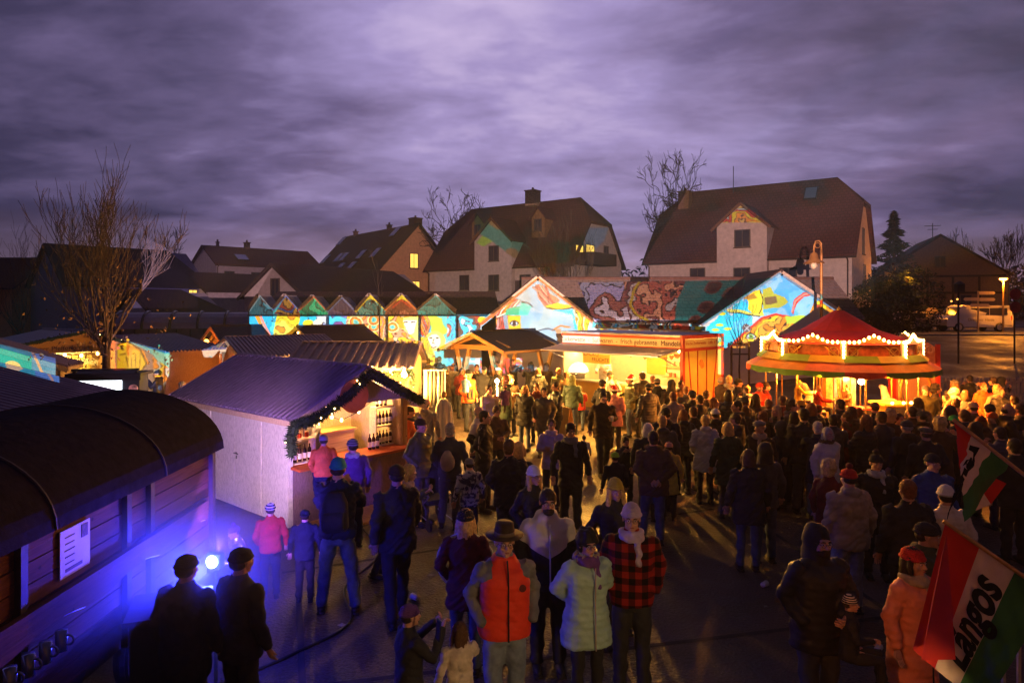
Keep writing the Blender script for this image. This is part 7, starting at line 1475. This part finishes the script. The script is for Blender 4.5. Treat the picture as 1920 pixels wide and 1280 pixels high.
# foreground five
pp(946, 977, 'man in a red padded vest, grey sleeves and brown brimmed hat, front', h=1.80, yaw=12, hat=('fedora', 'dark brown'), hair=('balding', 'grey'), coat='grey', style='fine', hem=.95, legs='light denim', arms=('pocket', 'pocket'), hy=28, bulk=1.13, extras=('glasses',))
RV = PEOPLE[-1][0]
VB = MB(); q_ = 1.24; VB.rings([(0, .012, .86, .178 * q_, .135 * q_), (0, .012, .89, .184 * q_, .140 * q_), (0, .012, 1.02, .176 * q_, .136 * q_), (0, .008, 1.15, .170 * q_, .132 * q_), (0, .0, 1.30, .175 * q_, .134 * q_), (0, .008, 1.40, .150 * q_, .112 * q_), (0, .015, 1.47, .115, .095), (0, .02, 1.52, .090, .088)], 36, 2.5)
vm = remesh(VB, .012, 3, folds(.006, .007, .085)); vm.materials.append(mk((.72, .05, .02), .6, .08, 7, .15)); VO = link('vest', vm, RV)
b = MB(); b.tube([(0, -.112, 1.51), (0, -.158, 1.4), (0, -.170, 1.3), (0, -.166, 1.1), (0, -.178, .87)], .007, 6); b.obj('zip', fab('black'), VO); b = MB(); b.tube([(.12, -.150, 1.29), (.12, -.160, 1.29)], .03, 16); b.obj('emblem', mk((.12, .02, .02), .7), VO)
pp(1027, 917, 'bearded man with glasses in a grey and black two-tone hooded jacket, front', h=1.84, yaw=5, hair=('fringe', 'dark'), coat='light grey', style='twotone', hem=.86, legs='black', arms=('pocket', 'pocket'), hy=30, collar=2, extras=('glasses', 'beard', ('zip', 'light grey')), bulk=1.1)
pp(1101, 996, 'woman in a mint quilted coat with curly dark hair and a scarf, front', h=1.64, yaw=18, fem=1, hair=('curly', 'black'), coat='mint', style='puffer', hem=.66, legs='black', arms=('back', 'back'), hy=12, bulk=1.24, extras=('glasses', ('scarf', 'purple'), ('fur', 'beige'), ('zip', 'beige')))
pp(1184, 937, 'young man in a red and black plaid jacket and lilac beanie, front', h=1.80, yaw=-8, hat=('tall', 'lilac'), coat='red', style='plaid', hem=.84, legs='black', arms=('pocket', 'pocket'), hy=-8, bulk=1.14, extras=('glasses', ('scarf', 'lilac')))
pp(768, 1128, 'child in a dark hat with a lime headband holding up a phone, bottom centre left', h=1.32, yaw=120, hat=('beanie', 'purple'), coat='black', arms=('phone', 'phone'), legs='navy')
hp_ = P(822, 1180, 5.15); ph_ = MB().box((0, 0, 0), (.008, .075, .15)).obj('phone', mk((.02, .02, .03), .2, 0), None, loc=hp_); ph_.rotation_euler = (0, .1, .5); tag(ph_, 'phone held up by the child in the lime headband', 'phone')
pp(862, 1165, 'child in a cream jacket beside the one with the phone, bottom centre left', h=1.12, yaw=200, hair=('long', 'brown'), coat='cream', style='fine', arms=('phone', 'down'), fem=1)
# right foreground
pp(1535, 983, 'man in a black hooded coat holding a small child in his arms, lower right', h=1.80, yaw=12, hat=('hood', 'black'), coat='black', style='puffer', hem=.74, legs='charcoal', arms=('pocket', 'carry'), hy=14, bulk=1.2, extras=('glasses', 'beard'))
fp = PEOPLE[-1][0].location
person(1594, 1118, 'toddler in a black and cream striped hat leaning from the hooded man', zone=V_, h=.95, yaw=70, hat=('tall', 'cream'), hatk=(11, 'Z', (.015, .015, .018)), coat='black', leg='sit', Y=fp.y - .30, z0=CH - 537 * (fp.y - .30) / K - .97, arms=('carry', 'pocket'))
pp(1712, 1022, 'woman in a peach quilted coat and red beanie beside the large flag', h=1.66, yaw=25, fem=1, hat=('beanie', 'red'), coat='peach', style='puffer', hem=.48, legs='black', arms=('down', 'pocket'), hy=20, bulk=1.16, extras=(('scarf', 'beige'), ('zip', 'black')), hair=('bob', 'dark'))
pp(1738, 976, 'person in a black woolly hat and olive jacket behind the woman in the peach coat', h=1.68, yaw=60, hat=('beanie', 'black'), coat='olive', collar=2, hy=20)
pp(1591, 870, 'person in a red bobble hat and long grey-green parka seen from behind, right', h=1.74, yaw=185, hat=('bobble', 'red', 'dark red'), coat='beige', style='fine', hem=.80, legs='light denim', bulk=1.26, collar=2, leg='relax')
pp(1556, 864, 'woman with short blond hair in a dark red jacket, right', h=1.62, yaw=120, fem=1, hair=('curly', 'blond'), coat='dark red')
pp(1643, 845, 'smiling person in a black coat and big bobble hat facing the camera, right', h=1.68, yaw=-12, hat=('bobble', 'black', 'black'), coat='black', style='fine', hem=.78, bulk=1.22, extras=(('scarf', 'light grey'),))
pp(1749, 848, 'man in a blue jacket and dark striped beanie facing the camera, right', h=1.75, yaw=0, hat=('beanie', 'black'), coat='blue', style='fine', bulk=1.2)
pp(1702, 899, 'brown-haired man in a black jacket seen from behind, right', h=1.76, yaw=180, hair=('short', 'auburn'), coat='black', style='fine', bulk=1.3)
pp(1773, 903, 'person in a chunky white knitted hat and cream coat, right', h=1.66, yaw=170, hat=('tall', 'white'), coat='cream', style='puffer', bulk=1.25, fem=1)
pp(1902, 822, 'tall dark figure at the right edge behind the flags', h=1.8, yaw=180, coat='black', hem=.8, bulk=1.2)
pp(1403, 842, 'brown-haired woman in a long black jacket and pale jeans, back turned, right of centre', h=1.70, yaw=180, fem=1, hair=('bob', 'brown'), coat='black', style='fine', hem=.70, legs='denim', arms=('down', 'down'), bulk=1.24)
pp(1433, 828, 'person with a raised black hood beside the woman in pale jeans', h=1.72, yaw=185, hat=('hood', 'black'), coat='charcoal', legs='denim')
pp(1225, 808, 'man in a brown parka with a fur-edged hood and blue jeans, back turned, centre right', h=1.76, yaw=180, hair=('short', 'dark'), coat='brown', style='fine', hem=.78, legs='denim', leg='relax', arms=('back', 'back'), bulk=1.24, collar=2, extras=(('fur', 'brown'),))
pp(1254, 826, 'child in a patterned hat and mustard jacket beside the brown parka', h=1.35, yaw=170, hat=('beanie', 'cream'), hatk=(12, 'Z', (.4, .05, .03)), coat='mustard', hem=.6)
pp(1215, 793, 'white-haired person in a navy jacket behind the brown parka', h=1.68, yaw=160, hair=('bob', 'white'), coat='navy')
pp(1242, 779, 'blond man in a charcoal jacket with the hood down, centre right', h=1.72, yaw=175, hair=('short', 'blond'), coat='charcoal', collar=2, bulk=1.2)
pp(1322, 778, 'woman in a pale lilac knee-length coat with a shoulder strap, back turned', h=1.66, yaw=178, fem=1, hair=('short', 'blond'), coat='light grey', style='fine', hem=.66, legs='black', arms=('down', 'pocket'), bulk=1.24, collar=2, extras=(('strap', 'black'),))
pp(1365, 791, 'woman with long blond hair in a long dark coat, back turned, right of centre', h=1.68, yaw=182, fem=1, hair=('bob', 'blond'), coat='dark green', style='fine', hem=.62, legs='charcoal', bulk=1.18)
pp(1425, 785, 'man in a grey flat cap and brown jacket facing left, right of centre', h=1.76, yaw=-50, hat=('flatcap', 'grey'), coat='dark brown', hair=('short', 'grey'), extras=(('scarf', 'beige'),))
pp(1507, 765, 'tall man in a black jacket seen from behind, before the carousel', h=1.88, yaw=180, coat='black', style='fine', hem=.84, legs='charcoal', bulk=1.26, hair=('short', 'dark'))
pp(1552, 801, 'woman in a cream padded coat with a fur collar walking from the carousel', h=1.66, yaw=15, fem=1, hair=('bob', 'grey'), coat='cream', style='puffer', hem=.72, arms=('down', 'back'), bulk=1.22, extras=(('fur', 'brown'), ('bag', 'dark red')), legs='charcoal')
# visitors described by colour and by their place in the crowd
crowd = [  # px, py, coat, hair/hat, yaw, h, extra
 # behind and under the pavilion
 ('left of the timber pavilion', [(803, 672, 'charcoal', ('short', 'dark'), 180), (824, 668, 'black', ('short', 'brown'), 170), (836, 687, 'dark brown', ('short', 'brown'), 175, 1.8), (851, 680, 'charcoal', ('hat', 'beanie', 'black'), 160), (865, 690, 'dark red', ('short', 'dark'), 20)]),
 ('under the timber pavilion', [(879, 692, 'orange', ('hat', 'beanie', 'black'), 30, 1.82), (894, 683, 'black', ('short', 'dark'), -20), (908, 686, 'charcoal', ('hat', 'cap', 'black'), 25), (928, 668, 'brown', ('bob', 'dark'), 120), (934, 687, 'black', ('hat', 'beanie', 'cream'), 20), (963, 673, 'black', ('short', 'dark'), 180), (995, 678, 'black', ('hat', 'hood', 'black'), 180), (1024, 680, 'brown', ('hat', 'hood', 'dark brown'), 200), (1009, 690, 'charcoal', ('long', 'brown'), 170)]),
 ('right of the pavilion', [(917, 721, 'cream', ('short', 'dark'), 100), (948, 704, 'dark green', ('short', 'auburn'), 60, 1.86), (958, 702, 'brown', ('hat', 'hood', 'brown'), 40), (984, 722, 'black', ('long', 'blond'), 0, 1.68), (1006, 718, 'dark red', ('bun', 'brown'), -20), (1020, 727, 'charcoal', ('bun', 'dark'), 180, 1.7), (1042, 716, 'black', ('short', 'dark'), -60, 1.8), (1047, 690, 'olive', ('short', 'auburn'), 190), (1061, 697, 'brown', ('short', 'brown'), 170), (1073, 703, 'dark green', ('hat', 'hood', 'olive'), 175), (1088, 724, 'red', ('short', 'brown'), 175, 1.32)]),
 ('in the booth queue', [(1130, 710, 'black', ('hat', 'beanie', 'black'), 150), (1144, 694, 'light grey', ('hat', 'beanie', 'charcoal'), 200, 1.8), (1153, 722, 'pink', ('hat', 'santa', 'red'), 170, 1.6), (1181, 702, 'olive', ('hat', 'santa', 'red'), 175, 1.72), (1204, 697, 'black', ('short', 'dark'), 180, 1.85), (1216, 717, 'charcoal', ('hat', 'cap', 'black'), 190, 1.78), (1232, 707, 'black', ('hat', 'cap', 'charcoal'), 180), (1224, 704, 'dark brown', ('short', 'auburn'), 170), (1258, 711, 'black', ('hat', 'hood', 'black'), 180), (1278, 713, 'brown', ('short', 'dark'), 170), (1287, 724, 'charcoal', ('short', 'auburn'), 180), (1262, 734, 'beige', ('short', 'auburn'), 190, 1.78), (1312, 740, 'navy', ('short', 'dark'), 180), (1339, 746, 'black', ('long', 'auburn'), 170), (1325, 732, 'brown', ('bun', 'brown'), 160), (1298, 730, 'black', ('hat', 'beanie', 'navy'), 185)]),
 ('between booth and carousel', [(1249, 762, 'navy', ('hat', 'beanie', 'black'), 180), (1281, 768, 'black', ('long', 'auburn'), 170), (1341, 764, 'black', ('hat', 'beanie', 'white'), 180), (1382, 751, 'black', ('short', 'dark'), 140, 1.8), (1352, 706, 'brown', ('balding', 'grey'), 90), (1367, 704, 'beige', ('short', 'blond'), 150), (1384, 708, 'black', ('hat', 'beanie', 'black'), 120), (1366, 731, 'navy', ('bob', 'dark'), 160), (1400, 722, 'charcoal', ('short', 'brown'), 190), (1417, 738, 'black', ('long', 'dark'), 180), (1424, 716, 'red', ('hat', 'beanie', 'red'), 20), (1437, 717, 'dark red', ('short', 'dark'), -30), (1441, 748, 'brown', ('short', 'auburn'), 180), (1398, 760, 'charcoal', ('bob', 'brown'), 175), (1300, 762, 'dark brown', ('short', 'brown'), 180)]),
 ('before the carousel', [(1456, 760, 'black', ('long', 'blond'), 175, 1.7), (1485, 750, 'charcoal', ('curly', 'dark'), 180), (1468, 742, 'dark red', ('short', 'brown'), 170), (1502, 748, 'brown', ('hat', 'beanie', 'yellow'), 200), (1522, 755, 'black', ('bob', 'auburn'), 180), (1562, 777, 'charcoal', ('short', 'dark'), 185), (1545, 770, 'dark red', ('short', 'brown'), 160, 1.3), (1584, 806, 'red', ('hat', 'beanie', 'cream'), 190, 1.2), (1596, 762, 'brown', ('long', 'brown'), 180), (1624, 777, 'black', ('long', 'auburn'), 180), (1652, 771, 'charcoal', ('short', 'brown'), 175, 1.8), (1669, 769, 'brown', ('curly', 'blond'), 170), (1686, 775, 'black', ('short', 'dark'), 180), (1710, 762, 'brown', ('short', 'dark'), 170, 1.72), (1640, 752, 'navy', ('hat', 'beanie', 'charcoal'), 180), (1575, 748, 'black', ('short', 'dark'), 180), (1606, 790, 'dark brown', ('hat', 'beanie', 'dark brown'), 175, 1.5), (1533, 790, 'black', ('short', 'grey'), 190)]),
 ('right of the carousel', [(1736, 721, 'olive', ('hat', 'cap', 'charcoal'), -40), (1755, 721, 'black', ('curly', 'black'), -20), (1763, 749, 'cream', ('hat', 'beanie', 'cream'), -60, 1.3), (1787, 725, 'brown', ('hat', 'furhood', 'beige'), 200), (1792, 747, 'charcoal', ('short', 'brown'), 190), (1845, 717, 'orange', ('short', 'auburn'), 0), (1870, 723, 'beige', ('curly', 'blond'), 20), (1880, 727, 'black', ('short', 'brown'), -10), (1824, 751, 'brown', ('hat', 'beanie', 'beige'), 180), (1856, 755, 'black', ('hat', 'beanie', 'black'), 190), (1810, 732, 'charcoal', ('bob', 'brown'), 170), (1902, 742, 'navy', ('short', 'dark'), 180)]),
 ('behind the small flag', [(1860, 771, 'charcoal', ('hat', 'beanie', 'orange'), -60), (1890, 757, 'black', ('balding', 'dark'), -70, 1.82), (1788, 776, 'blue', ('hat', 'beanie', 'green'), 180), (1763, 783, 'brown', ('curly', 'blond'), 170), (1736, 797, 'black', ('hat', 'flatcap', 'charcoal'), 180, 1.74), (1826, 790, 'black', ('hat', 'hood', 'black'), 180), (1875, 800, 'charcoal', ('short', 'dark'), 170), (1728, 768, 'dark brown', ('hat', 'beanie', 'charcoal'), 185)]),
 ('in the dark by the street', [(1790, 646, 'black', ('hat', 'beanie', 'charcoal'), 180, 1.78), (1818, 652, 'black', ('short', 'dark'), 170, 1.7), (1862, 646, 'black', ('short', 'dark'), 190, 1.82), (1880, 652, 'charcoal', ('hat', 'hood', 'black'), 175), (1912, 640, 'black', ('short', 'dark'), 180, 1.8)]),
 ('among the left stalls', [(122, 672, 'dark brown', ('hat', 'hood', 'dark brown'), 170, 1.8), (152, 676, 'black', ('short', 'dark'), -60, 1.7), (82, 686, 'black', ('hat', 'beanie', 'black'), 180, 1.7), (296, 692, 'navy', ('hat', 'beanie', 'navy'), -70, 1.75), (342, 715, 'navy', ('short', 'grey'), 110, 1.7)])]
HW = {'short': 'short', 'long': 'long', 'bob': 'shoulder-length', 'bun': 'tied-back', 'curly': 'curly', 'balding': 'thinning'}
HN = {'beanie': 'beanie', 'cap': 'peaked cap', 'hood': 'raised hood', 'santa': 'Santa hat', 'flatcap': 'flat cap', 'furhood': 'fur-edged hood'}
rr = random.Random(12)
for zone, L_ in crowd:
    seen_ = {}
    descs = []
    for e in sorted(L_):
        hd = e[3]; descs.append(f'{e[2]} coat, ' + (f'{hd[2]} {HN[hd[1]]}' if hd[0] == 'hat' else f'{HW[hd[0]]} {hd[1]} hair'))
    for k, e in enumerate(sorted(L_)):
        px, py, coat, hd, yaw = e[:5]; h = e[5] if len(e) > 5 else rr.choice((1.66, 1.7, 1.74, 1.78)); dd = descs[k]
        who = 'child' if h < 1.4 else 'person'; lab = f'{who} in {dd}, {zone}' if descs.count(dd) == 1 else f'{who} in {dd}, {ORD[k]} from left {zone}'
        fem = 1 if hd[0] in ('long', 'bob', 'bun') else 0
        hat = (hd[1], hd[2]) if hd[0] == 'hat' else None; hair = ('bob', 'brown') if hat and rr.random() < .3 and hd[1] == 'beanie' else ('short', 'dark') if hat else hd
        arms = rr.choice([('down', 'down'), ('pocket', 'pocket'), ('pocket', 'down'), ('hold', 'pocket'), ('phone', 'phone'), ('cross', 'cross'), ('fore', 'chin')]); 
        if rr.random() < .28 and h > 1.4: yaw = rr.choice((-90, -60, 0, 30, 70, 95))
        pp(px, py, lab, h=h, yaw=yaw + rr.uniform(-32, 32), coat=coat, hair=hair, hat=hat, fem=fem, arms=arms, hem=rr.choice((.66, .82, .82)), style=rr.choice(('plain', 'plain', 'puffer')), bulk=rr.choice((1.06, 1.16)), legs=rr.choice(('black', 'charcoal', 'denim', 'navy')), leg=rr.choice(('stand', 'relax')), collar=rr.choice((1, 2)), hy=rr.uniform(-25, 25))
more = [(1395, 742), (1430, 770), (1462, 788), (1490, 772), (1535, 757), (1588, 772), (1612, 764), (1700, 785), (1722, 745), (1380, 775), (1808, 768), (1840, 778), (1780, 760)]
for i, (px, py) in enumerate(sorted(more)):
    cc = ('black', 'charcoal', 'dark brown', 'navy', 'brown', 'black', 'dark red', 'olive')[i % 8]; hh_ = [('short', 'dark'), ('short', 'brown'), ('bob', 'auburn'), ('short', 'grey'), ('long', 'dark')][i % 5]; ht_ = [None, ('beanie', 'charcoal'), None, ('hood', 'black'), None, ('beanie', 'dark red'), None][i % 7]
    pp(px, py, f'person in {cc} coat, ' + (f'{ht_[1]} {HN[ht_[0]]}' if ht_ else f'{HW[hh_[0]]} {hh_[1]} hair') + ', deep in the carousel crowd', h=rr.choice((1.6, 1.68, 1.74, 1.8)), yaw=180 + rr.uniform(-50, 50), coat=cc, hair=hh_, hat=ht_, fem=int(hh_[0] in ('long', 'bob')), hem=.78, style='plain', bulk=1.16, arms=rr.choice((('down', 'down'), ('hold', 'pocket'))), collar=2, hy=rr.uniform(-40, 40))
# vendors and riders
person(585, 775, 'vendor in a grey jacket inside the drinks stall', zone=V_, h=1.72, yaw=-40, coat='grey', hair=('short', 'dark'), arms=('pocket', 'reach'), Y=12.9, z0=.04)
person(1133, 690, 'vendor in a white smock inside the sweets booth', zone=V_, h=1.72, yaw=-20, coat='white', hair=('short', 'brown'), hat=('beanie', 'white'), arms=('reach', 'reach'), Y=22.9, z0=.38)
person(1535, 737, 'child in a bright red jacket riding the toy fire engine', zone=V_, h=1.15, yaw=60, coat='red', hair=('short', 'blond'), leg='sit', arms=('reach', 'reach'), Y=16.7, z0=.62)
person(1588, 745, 'child in a dark jacket riding behind the ladder on the carousel', zone=V_, h=1.15, yaw=-70, coat='brown', hair=('short', 'dark'), leg='sit', arms=('reach', 'reach'), Y=17.1, z0=.6)
person(1497, 738, 'child in a yellow hat riding the carousel horse', zone=V_, h=1.1, yaw=80, coat='mustard', hat=('beanie', 'yellow'), leg='sit', arms=('reach', 'reach'), Y=17.3, z0=.75)
person(873, 700, 'toddler in a pale blue jacket on the arm of the man in orange', zone=V_, h=.95, yaw=150, coat='light blue', hat=('bobble', 'cream'), leg='sit', arms=('carry', 'carry'), Y=19.75, z0=.78)
# pushchair
p = PZ(812, 980, 0); t = thing('pushchair', 'dark pushchair beside the grey-haired man with the drawstring bag', 'pushchair', (p.x, p.y, 0), math.radians(30))
b = MB(); b.tube([(-.2, -.3, .55), (-.2, .25, .15), (-.2, -.35, .12)], .012, 6); b.tube([(.2, -.3, .55), (.2, .25, .15), (.2, -.35, .12)], .012, 6); b.tube([(-.2, -.1, .3), (-.22, .5, 1.0), (.22, .5, 1.0), (.2, -.1, .3)], .013, 6); b.obj('frame', mk((.3, .3, .32), .3, metal=.8), t)
for x in (-.24, .24):
    for y, r_ in ((-.38, .1), (.28, .14)): b = MB(); b.tube([(x - .02, y, r_), (x + .02, y, r_)], r_, 18); b.torus((x, y, r_), r_ * .9, .014, 'x'); b.obj('wheel', DARK, t)
b = MB(); b.box((0, 0, .42), (.38, .5, .08)); b.box((0, .22, .65), (.38, .06, .5)); b.ell((0, .12, .82), (.21, .26, .2), zmin=-.02); b.obj('seat', fab('black'), t)
# leaflet stand / A-board between the groups
p = PZ(1056, 842, 0); t = thing('sign_board', 'yellow sandwich board standing left of the sweets booth queue', 'sign', (p.x, p.y, 0), math.radians(-50))
for s in (-1, 1): b = MB(); b.bar((0, s * .22, 0), (0, s * .02, 1.1), .55, .02); b.v = b.v; b.obj('board', mk((.7, .45, .12), .6, .05), t)

# haze added for glow round the lamps: one even box of air round the whole place
hb = MB(); hb.box((0, 245, 23.5), (960, 520, 52)); ho = hb.obj('haze', (hm_ := bpy.data.materials.new('air'))); tag(ho, kind='stuff')
hm_.use_nodes = True; ht = hm_.node_tree; ht.nodes.clear(); pv = node(ht, 'ShaderNodeVolumePrincipled'); pv.inputs['Density'].default_value = .0005; pv.inputs['Color'].default_value = (.95, .93, .95, 1); pv.inputs['Anisotropy'].default_value = .35
ou_ = node(ht, 'ShaderNodeOutputMaterial'); ht.links.new(pv.outputs[0], ou_.inputs['Volume'])
bpy.data.scenes.remove(WSC)
